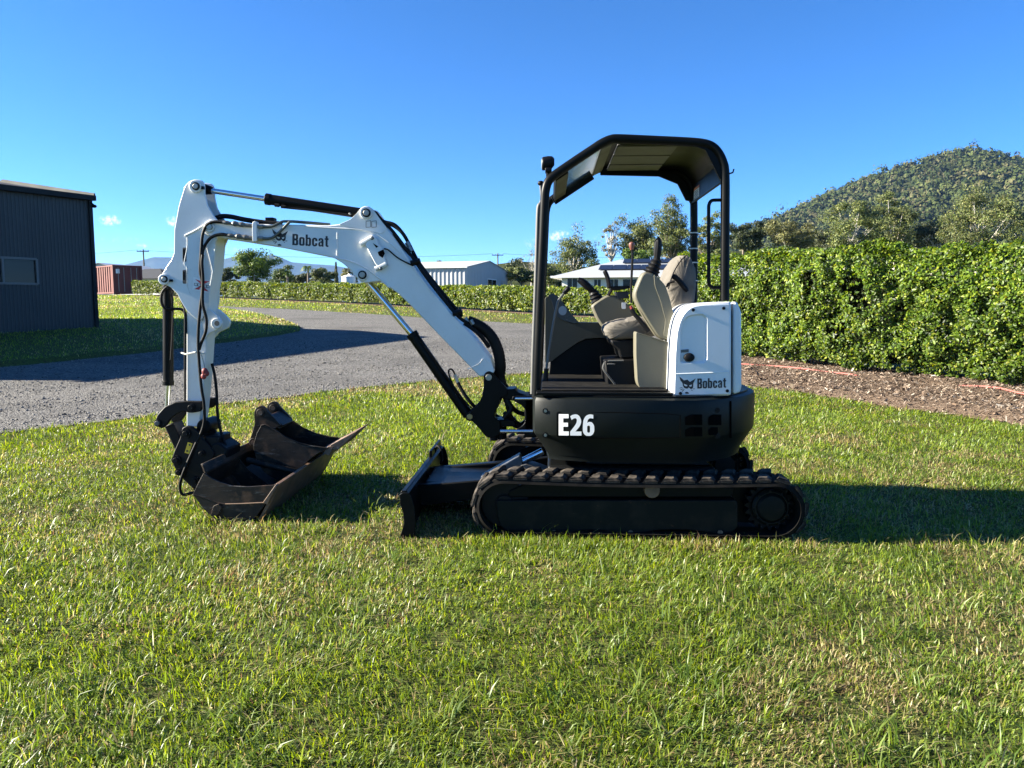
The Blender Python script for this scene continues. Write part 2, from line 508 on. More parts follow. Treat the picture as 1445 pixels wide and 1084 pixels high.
l.new(o, b.inputs['Base Color']); add_bump(n, l, b, h2, 1.0, 0.04)
M['lawn'] = m
ground = fast_mesh('ground', V, F, 'lawn')
tag(ground, 'mown green lawn with worn straw patches under the excavator', 'ground', kind='structure')

# --- gravel road
m, n, l, b = new_mat('crushed_gravel')
setc(b, (0.2, 0.2, 0.2), 0.95, 0, 0.15)
tcg = n.new('ShaderNodeTexCoord')
vor = n.new('ShaderNodeTexVoronoi'); vor.inputs['Scale'].default_value = 48.0
vor.inputs['Randomness'].default_value = 1.0
l.new(tcg.outputs['Object'], vor.inputs['Vector'])
sep = n.new('ShaderNodeSeparateColor'); l.new(vor.outputs['Color'], sep.inputs[0])
rmp = n.new('ShaderNodeValToRGB')
cr = rmp.color_ramp
cr.elements[0].position = 0.0; cr.elements[0].color = (0.050, 0.049, 0.047, 1)
cr.elements[1].position = 1.0; cr.elements[1].color = (0.29, 0.28, 0.262, 1)
e = cr.elements.new(0.5); e.color = (0.120, 0.117, 0.111, 1)
l.new(sep.outputs[0], rmp.inputs[0])
o, h = noise_mix(n, l, rmp.outputs[0], (0.095, 0.092, 0.087), 0.5, 0.45, 0.72, 6)
o, h = noise_mix(n, l, o, (0.175, 0.167, 0.155), 0.9, 0.50, 0.76, 6, stretch=(0.18, 1, 1))
l.new(o, b.inputs['Base Color'])
vb = n.new('ShaderNodeMath'); vb.operation = 'MULTIPLY'; vb.inputs[1].default_value = -1.0
l.new(vor.outputs['Distance'], vb.inputs[0])
add_bump(n, l, b, vb.outputs[0], 0.9, 0.03)
M['gravel'] = m
near_edge = [(-620, 690), (-300, 652), (0, 614), (100, 601), (200, 588), (300, 574), (420, 559), (560, 543), (640, 535), (740, 528), (850, 521), (950, 512)]
far_edge = [(960, 471), (850, 463.5), (750, 457.5), (600, 449), (500, 442), (430, 438), (370, 435), (300, 432), (135, 428.5), (-300, 427.5), (-900, 427)]
def ragged(pts, step, amp, s=0):
    out = []
    for i in range(len(pts) - 1):
        a = Vector(pts[i]); c = Vector(pts[i + 1])
        k = max(1, int((c - a).length / step))
        nr = Vector((-(c - a).y, (c - a).x)).normalized()
        for j in range(k):
            p = a.lerp(c, j / k)
            o = float(fbm(np.array([p.x * 1.1]), np.array([p.y * 1.1]), s, 3)[0] - 0.5) * 2 * amp
            out.append(tuple(p + nr * o))
    out.append(tuple(pts[-1]))
    return out
ge_near = ragged([g(*p) for p in near_edge], 0.25, 0.16, 3)
ge_far = ragged([g(*p) for p in far_edge], 0.6, 0.2, 5)
gravel_poly = ge_near + ge_far
def draped(poly, lift, name, mat):
    """a sheet cut into strips so that it lies on the climbing ground"""
    bm = bmesh.new()
    bm.faces.new([bm.verts.new((x, y, 0)) for x, y in poly])
    y0 = min(p[1] for p in poly); y1 = max(p[1] for p in poly)
    cuts = [c for c in list(np.arange(6, 20, .5)) + list(np.arange(20, 110, 2.0)) if y0 < c < y1]
    for c in cuts:
        bmesh.ops.bisect_plane(bm, geom=bm.verts[:] + bm.edges[:] + bm.faces[:], plane_co=(0, c, 0), plane_no=(0, 1, 0))
    xs_c = [c for c in np.arange(-60, 30, 4.0) if min(p[0] for p in poly) < c < max(p[0] for p in poly)]
    for c in xs_c:
        bmesh.ops.bisect_plane(bm, geom=bm.verts[:] + bm.edges[:] + bm.faces[:], plane_co=(c, 0, 0), plane_no=(1, 0, 0))
    for v in bm.verts: v.co.z = float(zground(v.co.x, v.co.y)) + lift
    bmesh.ops.recalc_face_normals(bm, faces=bm.faces)
    me = bpy.data.meshes.new(name); bm.to_mesh(me); bm.free()
    me.materials.append(M[mat]); o = bpy.data.objects.new(name, me); COL.objects.link(o)
    return o
road = draped(gravel_poly, 0.012, 'gravel_road', 'gravel')
tag(road, 'grey gravel driveway curving past the lawn island', 'driveway', kind='structure')

# loose stones on the near half of the drive
xs = rng.uniform(-11, 6, 90000); ys = rng.uniform(6.8, 22, 90000)
keep = (sdf_poly(xs, ys, gravel_poly) > -0.12) & (rng.random(90000) < np.clip(1.45 - ys / 20, 0.25, 1))
_ld = sdf_poly(xs, ys, gravel_poly)                      # fewer loose stones where wheels run
keep &= (rng.random(90000) < np.where((np.abs(_ld - 1.3) < .32) | (np.abs(_ld - 3.0) < .32), .22, 1.0))
xs, ys = xs[keep][:20000], ys[keep][:20000]
N = len(xs)
oct_v = np.array([[1, 0, 0], [-1, 0, 0], [0, 1, 0], [0, -1, 0], [0, 0, .7], [0, 0, -.5]], float)
oct_f = np.array([[0, 2, 4], [2, 1, 4], [1, 3, 4], [3, 0, 4], [2, 0, 5], [1, 2, 5], [3, 1, 5], [0, 3, 5]])
sz = rng.gamma(2.6, 0.0034, N)[:, None, None] + 0.0025
a = rng.uniform(0, 6.28, N); ca, sa = np.cos(a)[:, None], np.sin(a)[:, None]
ov = oct_v[None] * (0.6 + 0.8 * rng.random((N, 6, 1)))
ox = ov[:, :, 0] * ca - ov[:, :, 1] * sa * 0.75; oy = ov[:, :, 0] * sa + ov[:, :, 1] * ca * 0.75
SV = np.stack([ox, oy, ov[:, :, 2]], 2) * sz + np.stack([xs, ys, zground(xs, ys) + 0.016], 1)[:, None, :]
SF = (oct_f[None] + (np.arange(N) * 6)[:, None, None]).reshape(-1, 3)
gc = rng.uniform(0.05, 0.26, N)[:, None] * np.array([1.04, 0.99, 0.91])
M['stone'] = leafy('loose_stone', 0.0, 0.9, 0.2)
st = fast_mesh('loose_gravel', SV.reshape(-1, 3), SF, 'stone', np.repeat(gc, 6, 0))
tag(st, 'loose grey crushed stones lying on the driveway', 'gravel', kind='stuff')

# --- raised lawn island round the dark shed
island_px = [(426, 463), (425, 468), (400, 473), (340, 481), (270, 491), (210, 498), (130, 507), (0, 519), (-300, 549), (-700, 590), (-1500, 500), (-1500, 440), (-300, 433.5), (135, 431.5), (260, 433.5), (320, 437.5), (370, 446), (405, 454.5)]
island_poly = [g(*p) for p in island_px]
_sf = at(135, 463, 22.1); shed_F = (_sf.x, _sf.y)      # corner of the dark shed, on a slight rise
shed_base = _sf.z
def island_z(x, y):
    d = sdf_poly(x, y, island_poly) + (fbm(np.asarray(x) * 1.5, np.asarray(y) * 1.5, 9, 3) - 0.5) * 0.25
    lip = np.clip(d * 0.9, -0.25, 0.11)
    dist = np.hypot(np.asarray(x) - shed_F[0] + 1.5, (np.asarray(y) - shed_F[1]) * 0.9)
    return lip + (shed_base - float(zground(*shed_F)) - 0.09) * smooth(1 - (dist - 2.0) / 8.0) * smooth(d / 2.5)
ixs = np.linspace(-34, -3.0, 190); iys = np.concatenate([np.linspace(11, 30, 130), np.linspace(30.4, 52, 60)])
IX, IY = np.meshgrid(ixs, iys)
IZ = island_z(IX, IY)
okv = IZ > -0.12
V = np.stack([IX.ravel(), IY.ravel(), (IZ + zground(IX, IY)).ravel()], 1)
nx, ny = len(ixs), len(iys)
ii = (np.arange(ny - 1)[:, None] * nx + np.arange(nx - 1)[None, :]).ravel()
F = np.stack([ii, ii + 1, ii + nx + 1, ii + nx], 1)
F = F[okv.ravel()[F].any(1)]
isl = fast_mesh('lawn_island', V, F, 'lawn', smooth=True)
tag(isl, 'raised lawn island with a rounded tip between the gravel tracks', 'lawn', kind='structure')

# --- mulch bed in front of the tall hedge
hedge_line = [g(952, 500), g(1050, 512), g(1200, 531), g(1330, 543), g(1445, 554), g(1700, 588), g(1950, 630)]
mulch_front = [(930, 527), (1000, 536), (1050, 545), (1130, 556), (1200, 566), (1290, 579), (1380, 592), (1445, 602), (1600, 630), (1900, 690)]
mulch_poly = ragged([g(*p) for p in mulch_front], 0.3, 0.12, 15) + [(14, 9), (14, 13)] + [(x + 0.8, y + 0.9) for x, y in hedge_line[::-1]]
m, n, l, b = new_mat('bark_mulch')
setc(b, (0.12, 0.08, 0.05), 0.95, 0, 0.1)
o, h = noise_mix(n, l, (0.12, 0.08, 0.055), (0.28, 0.21, 0.15), 18.0, 0.35, 0.7, 8, stretch=(1, 2.2, 1))
o, h2 = noise_mix(n, l, o, (0.045, 0.030, 0.022), 60.0, 0.5, 0.7, 4)
l.new(o, b.inputs['Base Color']); add_bump(n, l, b, h, 1.0, 0.05)
M['mulch'] = m
mxs = np.arange(2.4, 14.0, 0.14); mys = np.arange(6.5, 18.5, 0.14)
MX, MY = np.meshgrid(mxs, mys)
def mulch_z(x, y):
    d = sdf_poly(x, y, mulch_poly)
    return np.clip(d * 0.25, -0.1, 0.09) + (fbm(np.asarray(x) * 2.5, np.asarray(y) * 2.5, 21, 4) - 0.45) * 0.09 * (d > 0)
MZ = mulch_z(MX, MY)
V = np.stack([MX.ravel(), MY.ravel(), (MZ + zground(MX, MY)).ravel()], 1)
nx, ny = len(mxs), len(mys)
ii = (np.arange(ny - 1)[:, None] * nx + np.arange(nx - 1)[None, :]).ravel()
F = np.stack([ii, ii + 1, ii + nx + 1, ii + nx], 1)
F = F[(MZ.ravel() > -0.05)[F].any(1)]
mb_ = fast_mesh('mulch_bed', V, F, 'mulch', smooth=True)
tag(mb_, 'brown bark mulch bed along the foot of the tall hedge', 'mulch bed', kind='structure')
N0 = 160000
xs = rng.uniform(2.6, 12, N0); ys = rng.uniform(6.8, 18, N0)
d = sdf_poly(xs, ys, mulch_poly)
keep = (d > -0.10 * rng.random(N0)) & (d < 2.6)
xs, ys = xs[keep][:44000], ys[keep][:44000]; N = len(xs)
zz = np.maximum(mulch_z(xs, ys), 0.0) + 0.008 + zground(xs, ys)
L = rng.gamma(3.2, 0.009, N) + 0.006; Wd = L * rng.uniform(0.18, 0.5, N); a = rng.uniform(0, 6.28, N); tl = rng.normal(0, 0.38, N); rl = rng.normal(0, 0.5, N)
dx, dy, dz = np.cos(a) * np.cos(tl), np.sin(a) * np.cos(tl), np.sin(tl)
sx, sy, sz_ = -np.sin(a) * np.cos(rl), np.cos(a) * np.cos(rl), np.sin(rl)
c = np.stack([xs, ys, zz + np.abs(dz) * L * 0.5], 1)
D = np.stack([dx, dy, dz], 1) * L[:, None] * 0.5; S = np.stack([sx, sy, sz_], 1) * Wd[:, None] * 0.5
CV = np.stack([c - D - S * .6, c - D * .8 + S, c + D + S * .5, c + D * .7 - S], 1).reshape(-1, 3)
CF = (np.array([[0, 1, 2, 3]])[None] + (np.arange(N) * 4)[:, None, None]).reshape(-1, 4)
pal = np.array([[.15, .105, .073], [.23, .175, .13], [.31, .25, .19], [.08, .055, .04], [.19, .155, .125], [.40, .35, .28]])
cc = pal[rng.choice(6, N, p=[.26, .26, .14, .18, .11, .05])] * rng.uniform(.7, 1.3, (N, 1))
M['chip'] = leafy('bark_chips', 0.0, 0.9, 0.1)
ch = fast_mesh('mulch_chips', CV, CF, 'chip', np.repeat(cc, 4, 0))
tag(ch, 'loose bark chips scattered over the mulch bed', 'mulch', kind='stuff')

# --- foliage scatterers
def unit(v):
    return v / (np.linalg.norm(v, axis=-1, keepdims=True) + 1e-9)
def leaves(name, C, Nrm, size, aspect, cols, mat, parent=None, droop=0.0, fold=0.25):
    """one small folded leaf at each point C, facing roughly along Nrm"""
    C = np.asarray(C); N = len(C)
    nn = unit(Nrm)
    t = unit(np.cross(nn, rng.normal(size=(N, 3))))
    if droop: t = unit(t + np.array([0, 0, -droop]))
    sd = unit(np.cross(nn, t))
    s = size * rng.uniform(0.65, 1.3, N)[:, None]
    bse = C - t * s * .5; tip = C + t * s * .5
    mid = C - t * s * .05 + nn * s * fold * 0.5
    lft = mid + sd * s * aspect * .5 - nn * s * fold; rgt = mid - sd * s * aspect * .5 - nn * s * fold
    Vv = np.stack([bse, lft, tip, rgt], 1).reshape(-1, 3)
    k = (np.arange(N) * 4)[:, None]
    Ff = np.concatenate([k + np.array([[0, 2, 1]]), k + np.array([[0, 3, 2]])], 0)
    org = ORG.get(parent, Vector((0, 0, 0))) if parent else Vector((0, 0, 0))
    Vv = Vv - np.array(org)
    return fast_mesh(name, Vv, Ff, mat, np.repeat(cols, 4, 0), parent)
def mixcol(palette, N, p=None, jit=0.2):
    pal = np.array(palette)
    return pal[rng.choice(len(pal), N, p=p)] * rng.uniform(1 - jit, 1 + jit, (N, 1)) * rng.uniform(1 - jit * .3, 1 + jit * .3, (N, 3))

def hedge(name, label, line, hfun, thick, dens, size, palette, probs, bulge=0.2, bs=1.3, leg=0.12, back=0.25, gaps=0.0):
    """line: front foot of the hedge from left to right, the back lies behind it"""
    P = np.array(line); seg = np.hypot(*(P[1:] - P[:-1]).T); cum = np.concatenate([[0], np.cumsum(seg)]); Lt = cum[-1]
    e = empty(name, (*P[len(P) // 2], 0), label, 'hedge')
    def base(s):
        x = np.interp(s, cum, P[:, 0]); y = np.interp(s, cum, P[:, 1])
        x2 = np.interp(s + .5, cum, P[:, 0]); y2 = np.interp(s + .5, cum, P[:, 1]); x1 = np.interp(s - .5, cum, P[:, 0]); y1 = np.interp(s - .5, cum, P[:, 1])
        d = unit(np.stack([x2 - x1, y2 - y1], 1))
        return np.stack([x, y], 1), np.stack([d[:, 1], -d[:, 0]], 1)
    def bul(s, q, sd): return (fbm(s * bs, q * bs * 1.1, sd, 3) - 0.5) * 2 * bulge + (vnoise(s * bs * 3.3, q * bs * 3.3, sd + 5) - .5) * bulge * 0.9
    # woody core that blocks the view through
    ns = max(8, int(Lt / 0.5)); ss = np.linspace(0.15, Lt - 0.15, ns); bc, bn = base(ss)
    hh = hfun(ss)
    ins = min(bulge * 1.7, thick * .42)
    rings = []
    for i in range(ns):
        A = bc[i] - bn[i] * ins; B = bc[i] - bn[i] * (thick - ins)
        zA = float(zground(A[0], A[1])); rings.append([(A[0], A[1], zA + leg + 0.12), (B[0], B[1], zA + leg + 0.12), (B[0], B[1], zA + hh[i] - ins), (A[0], A[1], zA + hh[i] - ins)])
    MB().loft(rings).build('branch_core', 'twig', e, smooth=False)
    # leaves: front, top, back, ends
    Cs, Ns = [], []
    def put(n, kind):
        s = rng.uniform(0, Lt, n)
        if kind == 'front' or kind == 'back':
            h = hfun(s); q = leg + (h - leg) * rng.random(n)
            bc, bn = base(s)
            edge = np.clip((h - q) / 0.35, 0, 1); rnd = 0.22 * (1 - np.sqrt(np.clip(1 - (1 - edge) ** 2, 0, 1)))
            low = 0.12 * np.clip(1 - (q - leg) / 0.3, 0, 1)
            dep = -rng.exponential(0.055, n) + bul(s, q, 1 if kind == 'front' else 31) - rnd - low
            if kind == 'front': xy = bc + bn * dep[:, None]; nv = bn
            else: xy = bc - bn * (thick + dep)[:, None]; nv = -bn
            # ragged foot
            hang = vnoise(s * 2.2, s * 0, 77) * 0.16
            k = q > leg + hang - 0.05
            Cs.append(np.column_stack([xy, q])[k]); Ns.append(np.column_stack([nv, np.full(n, 0.30)])[k])
        elif kind == 'top':
            bc, bn = base(s); v = rng.random(n); h = hfun(s)
            z = h + bul(s, v * thick, 51) * 0.7 - rng.exponential(0.05, n) - 0.10 * np.abs(v * 2 - 1) ** 4
            Cs.append(np.column_stack([bc - bn * (v * thick)[:, None], z])); Ns.append(np.column_stack([bn * 0.2, np.ones(n)]))
        else:
            s = np.where(rng.random(n) < .5, 0.0, Lt); bc, bn = base(s); v = rng.random(n); h = hfun(s); q = leg + (h - leg) * rng.random(n)
            sg = np.where(s > 0, 1, -1)[:, None]; tan = np.stack([-bn[:, 1], bn[:, 0]], 1)
            xy = bc - bn * (v * thick)[:, None] + tan * sg * (bul(v * thick, q, 61)[:, None] - rng.exponential(.05, n)[:, None])
            Cs.append(np.column_stack([xy, q])); Ns.append(np.column_stack([tan * sg, np.full(n, .3)]))
    hm = float(np.mean(hfun(np.linspace(0, Lt, 30))))
    put(int(dens * Lt * hm), 'front'); put(int(dens * Lt * thick * 0.9), 'top'); put(int(dens * back * Lt * hm), 'back'); put(int(dens * 2 * thick * hm * .7), 'end')
    C = np.concatenate(Cs); Nv = np.concatenate(Ns)
    if gaps:
        gn = fbm((C[:, 0] - C[:, 1]) * 2.1, C[:, 2] * 2.4, 131, 2)
        kk = (gn > gaps) | (rng.random(len(C)) < .12); C, Nv = C[kk], Nv[kk]
    Nv = unit(Nv) * 0.9 + rng.normal(0, 0.55, C.shape)
    N = len(C)
    cl = mixcol(palette, N, probs, 0.22)
    pt = fbm((C[:, 0] + C[:, 1]) * 1.1, C[:, 2] * 1.6, 91, 3)[:, None]
    cl = cl * (0.55 + 0.9 * pt)
    C[:, 2] += zground(C[:, 0], C[:, 1])
    leaves('foliage', C, Nv, size, 0.62, cl, 'hedge_leaf', e)
    return e, Lt
m, n, l, b = new_mat('hedge_twigs'); setc(b, (0.010, 0.012, 0.006), 0.95, 0, 0.05); M['twig'] = m

HP = [(.050, .090, .010), (.092, .150, .015), (.172, .235, .022), (.020, .037, .008), (.250, .280, .033)]
th, th_len = hedge('tall_hedge', 'tall leafy green hedge behind the mulch bed right of the excavator', hedge_line,
      lambda s: 2.24 + (fbm(s * 0.9, s * 0, 41, 3) - .5) * 0.46, 1.15, 2000, 0.067, HP, [.29, .31, .17, .17, .06], bulge=0.25, bs=1.7, gaps=0.25)
for k, (px_, py_) in enumerate(((1128, 518), (1300, 541), (1012, 505))):
    x, y = g(px_, py_); 
    zq = float(zground(x, y)); MB().tube([(x + .1, y + .45, zq), (x + .14, y + .5, zq + .4), (x + .05, y + .55, zq + .9)], [.05, .042, .03], 7).build('stem', 'twig', th)
fh, fh_len = hedge('low_hedge', 'long low clipped hedge on the far side of the driveway', far_hedge_line,
      lambda s: 1.20 + (fbm(s * 0.5, s * 0, 43, 3) - .5) * 0.16, 1.0, 420, 0.15,
      [(.058, .092, .014), (.098, .142, .018), (.160, .198, .026), (.030, .052, .011), (.200, .210, .033)], [.27, .32, .20, .13, .08], bulge=0.18, bs=0.9, back=0.12)
# mulch strip at the far hedge's foot
fp = far_hedge_line
strip = [(x + 0.0, y - 0.75) for x, y in fp] + [(x, y + 1.2) for x, y in fp[::-1]]
tag(draped(strip, 0.016, 'hedge_bed', 'mulch'), 'dark mulch strip under the far low hedge', 'mulch bed', kind='structure')

# --- red irrigation pipe lying on the mulch
def on_mulch(px_, py_):
    x, y = g(px_, py_, 0.07); return (x, y, float(mulch_z(np.array([x]), np.array([y]))[0]) + float(zground(x, y)) + 0.022)
rp = [on_mulch(a, b_) for a, b_ in ((985, 507), (1020, 513), (1060, 517), (1095, 519), (1130, 523.5), (1165, 527), (1200, 531), (1225, 535), (1262, 539), (1300, 541), (1330, 545), (1365, 548.5), (1405, 553), (1445, 560), (1500, 568))]
rp = [(x, y, z + 0.012 * math.sin(i * 2.1) - (0.05 if 7 <= i <= 10 else 0)) for i, (x, y, z) in enumerate(rp)]
m, n, l, b = new_mat('faded_red_pipe'); setc(b, (0.34, 0.10, 0.08), 0.7); M['redpipe'] = m
po = MB().tube(spline(rp, 5), 0.014, 8).build('irrigation_pipe', 'redpipe')
tag(po, 'faded red pipe lying along the mulch at the hedge foot', 'pipe')
m, n, l, b = new_mat('pale_concrete'); setc(b, (0.42, 0.41, 0.38), 0.9)
o, h = noise_mix(n, l, (0.42, 0.41, 0.38), (0.28, 0.27, 0.24), 6, .4, .7); l.new(o, b.inputs['Base Color']); M['concrete'] = m
x, y = g(1166, 523)
zq = float(zground(x, y)); slab = MB().box(x - 0.45, x + 0.42, y + 0.62, y + 0.74, zq, zq + 0.26).build('concrete_edging', 'concrete', bevel=0.01)
tag(slab, 'short pale concrete edging showing through the gap under the hedge', 'edging')

# ================================================================== SHEDS AND HOUSES
def ribbed(mbld, A, B, z0, zt, pitch, amp, out, ztop=None):
    """upright ribbed sheet from A to B (x, y); zt is a height or a function of 0..1"""
    A = Vector(A); B = Vector(B); o = Vector(out).normalized(); L = (B - A).length
    k = max(2, int(L / pitch)); vs = []; fs = []; xs_ = []
    for i in range(k):
        for t, a_ in ((0.0, 0), (0.30, 0), (0.42, 1), (0.62, 1), (0.74, 0)):
            xs_.append(((i + t) / k, a_))
    xs_.append((1.0, 0))
    for u, a_ in xs_:
        p = A.lerp(B, u) + o * (amp * a_)
        h = zt(u) if callable(zt) else zt
        vs += [(p.x, p.y, z0), (p.x, p.y, h)]
    for i in range(len(xs_) - 1):
        fs.append((2 * i, 2 * i + 2, 2 * i + 3, 2 * i + 1))
    mbld.add(vs, fs)
    return mbld
def slab3(mbld, pts, t):
    """flat panel through 3-D points with thickness t downwards along its normal"""
    P = [Vector(p) for p in pts]
    nrm = (P[1] - P[0]).cross(P[2] - P[0]).normalized()
    if nrm.z < 0: nrm = -nrm
    n_ = len(P)
    mbld.add([tuple(p) for p in P] + [tuple(p - nrm * t) for p in P],
             [tuple(range(n_)), tuple(range(2 * n_ - 1, n_ - 1, -1))] + [(i, (i + 1) % n_, n_ + (i + 1) % n_, n_ + i) for i in range(n_)])
    return mbld
M['shed_dark'] = paint('dark_blue_grey_sheet', (0.015, 0.020, 0.022), 0.45, (0.1, 0.1, 0.1), 0.05, scale=0.8, fine=False)
M['shed_trim'] = paint('charcoal_trim', (0.014, 0.018, 0.020), 0.6, (0.1, 0.1, 0.1), 0.05, scale=1, fine=False, spec=0.15)
M['roof_grey'] = paint('grey_roof_sheet', (0.060, 0.062, 0.066), 0.7, (0.08, 0.08, 0.08), 0.2, scale=0.6, fine=False, spec=0.08)
M['roof_pale'] = paint('pale_roof_sheet', (0.36, 0.38, 0.40), 0.4, (0.28, 0.28, 0.28), 0.25, scale=0.5, fine=False)
M['zinc'] = paint('zincalume_sheet', (0.42, 0.43, 0.44), 0.5, (0.3, 0.3, 0.3), 0.2, metal=0.0, scale=0.6, fine=False)
M['cream'] = paint('white_render', (0.72, 0.71, 0.67), 0.8, (0.5, 0.48, 0.42), 0.15, scale=0.7, fine=False)
M['frame_white'] = paint('white_trim', (0.75, 0.75, 0.74), 0.5, (0.5, 0.5, 0.5), 0.05, scale=2, fine=False)
M['solar'] = paint('solar_cells', (0.008, 0.010, 0.020), 0.32, (0.1, 0.1, 0.12), 0.05, scale=2, fine=False)
M['container'] = paint('red_brown_container_paint', (0.150, 0.028, 0.020), 0.65, (0.10, 0.05, 0.03), 0.5, scale=1.5, lo=0.42, hi=0.75)
M['tank'] = paint('white_tank', (0.74, 0.74, 0.70), 0.5, (0.5, 0.48, 0.4), 0.15, scale=1, fine=False)
M['pole'] = paint('weathered_timber', (0.16, 0.13, 0.10), 0.85, (0.08, 0.07, 0.06), 0.4, scale=5)
M['wire'] = paint('power_line', (0.05, 0.05, 0.05), 0.6, fine=False)

# dark shed at the left edge
Fx, Fy = shed_F
wd = Vector((-0.48, -0.877)).normalized()        # along the wall, towards the viewer
bd = Vector((-wd.y, wd.x)) * 1.0
if bd.x > 0: bd = -bd                             # away from the drive
SL, SW = 10.6, 10.0
z0 = shed_base - 0.12
ez = w(132, 279, Fy)[1]
rz = ez + 0.80
Fv = Vector((Fx, Fy)); A_ = Fv + wd * SL
out = -bd
shed = empty('dark_shed', (Fx, Fy, z0), 'dark blue grey ribbed metal shed at the left edge', 'shed')
# wall with a window hole
wx0, wx1 = None, None
def along(px_):
    d_ = px_dir(px_, 400); t = ((d_.x) * bd.x + (d_.y) * bd.y); k = (Fv.x * bd.x + Fv.y * bd.y) / t
    p = Vector((d_.x * k, d_.y * k)); return (p - Fv).dot(wd), k
s1, k1 = along(53)
p1 = Fv + wd * s1
zt_ = CAM_H + px_dir(53, 366).z * k1; zb_ = CAM_H + px_dir(53, 401).z * k1
s2 = s1 + 1.75
ribbed(MB(), Fv, Fv + wd * s1, z0, ez, 0.095, 0.014, out).build('wall_sheet', 'shed_dark', shed, ang=20)
ribbed(MB(), Fv + wd * s1, Fv + wd * s2, z0, zb_, 0.095, 0.014, out).build('wall_sheet', 'shed_dark', shed, ang=20)
ribbed(MB(), Fv + wd * s1, Fv + wd * s2, zt_, ez, 0.095, 0.014, out).build('wall_sheet', 'shed_dark', shed, ang=20)
ribbed(MB(), Fv + wd * s2, A_, z0, ez, 0.095, 0.014, out).build('wall_sheet', 'shed_dark', shed, ang=20)
def gable(u): return ez + (rz - ez) * (1 - abs(2 * u - 1))
ribbed(MB(), Fv + bd * SW, Fv, z0, gable, 0.095, 0.014, -wd).build('end_wall', 'shed_dark', shed, ang=20)
ribbed(MB(), A_, A_ + bd * SW, z0, gable, 0.095, 0.014, wd).build('end_wall', 'shed_dark', shed, ang=20)
ribbed(MB(), A_ + bd * SW, Fv + bd * SW, z0, ez, 0.095, 0.014, bd).build('wall_sheet', 'shed_dark', shed, ang=20)
def v3(p, z): return (p.x, p.y, z)
ov = 0.10
pit = (rz - ez) / (SW / 2)
F0 = Fv - wd * ov; A0 = A_ + wd * ov
slab3(MB(), [v3(F0 - bd * ov, ez - pit * ov + .05), v3(A0 - bd * ov, ez - pit * ov + .05), v3(A0 + bd * SW / 2, rz + .05), v3(F0 + bd * SW / 2, rz + .05)], 0.04).build('roof', 'roof_grey', shed)
slab3(MB(), [v3(F0 + bd * (SW + ov), ez - pit * ov + .05), v3(A0 + bd * (SW + ov), ez - pit * ov + .05), v3(A0 + bd * (SW / 2 + .002), rz + .05), v3(F0 + bd * (SW / 2 + .002), rz + .05)], 0.04).build('roof', 'roof_grey', shed)
def bar(mbld, P, Q, up, side, hu, hs):
    """square bar from P to Q; up and side are unit vectors"""
    P, Q, up, side = Vector(P), Vector(Q), Vector(up), Vector(side)
    c = []
    for e_ in (P, Q):
        c += [e_ - up * hu - side * hs, e_ + up * hu - side * hs, e_ + up * hu + side * hs, e_ - up * hu + side * hs]
    return mbld.add([tuple(p) for p in c], [(0, 1, 2, 3), (7, 6, 5, 4), (0, 4, 5, 1), (1, 5, 6, 2), (2, 6, 7, 3), (3, 7, 4, 0)])
UPV = (0, 0, 1)
g_ = MB(); bar(g_, v3(F0 - bd * (ov + .07), ez - .02), v3(A0 - bd * (ov + .07), ez - .02), UPV, (bd.x, bd.y, 0), .075, .06)
g_.build('gutter', 'shed_trim', shed, bevel=.01)
g_ = MB()
for q0, q1 in ((-ov, SW / 2), (SW + ov, SW / 2)):
    za = ez - pit * ov; 
    bar(g_, v3(F0 - wd * .03 + bd * q0, za + .06), v3(F0 - wd * .03 + bd * q1, rz + .06), UPV, (wd.x, wd.y, 0), .09, .02)
g_.build('barge_board', 'shed_trim', shed)
g_ = MB(); q = Fv - bd * 0.02 - wd * 0.02; bar(g_, v3(q, z0), v3(q, ez), (bd.x, bd.y, 0), (wd.x, wd.y, 0), .05, .05)
g_.build('corner_flashing', 'shed_trim', shed)
wi = MB()
q = lambda s, z, d_=0.0: v3(Fv + wd * s - bd * d_, z)
fr = MB()
for (sa_, sb_, za, zb2) in ((s1, s2, zt_ - .0, zt_), (s1, s2, zb_, zb_)):
    bar(fr, q(sa_, za, .01), q(sb_, zb2, .01), UPV, (bd.x, bd.y, 0), .03, .035)
for s_ in (s1, (s1 + s2) / 2, s2):
    bar(fr, q(s_, zb_, .008), q(s_, zt_, .008), (wd.x, wd.y, 0), (bd.x, bd.y, 0), .028, .033)
win = fr.build('window_frame', 'grey_steel', shed)
for s_, e_ in ((s1 + .03, (s1 + s2) / 2 - .03), ((s1 + s2) / 2 + .03, s2 - .03)):
    pn = MB(); pn.add([q(s_, zb_ + .03, -.02), q(e_, zb_ + .03, -.02), q(e_, zt_ - .03, -.02), q(s_, zt_ - .03, -.02)], [(0, 1, 2, 3)])
    pn.build('pane', 'pane', win, smooth=False)
fl = MB(); q_ = Fv - bd * .18 - wd * .05; fl.ball((q_.x, q_.y, ez - .25), (.07, .07, .05)); fl.cyl((q_.x, q_.y, ez - .22), v3(Fv - bd * 0.02, ez - .1), .02)
fl.build('security_light', 'plastic_black', shed)

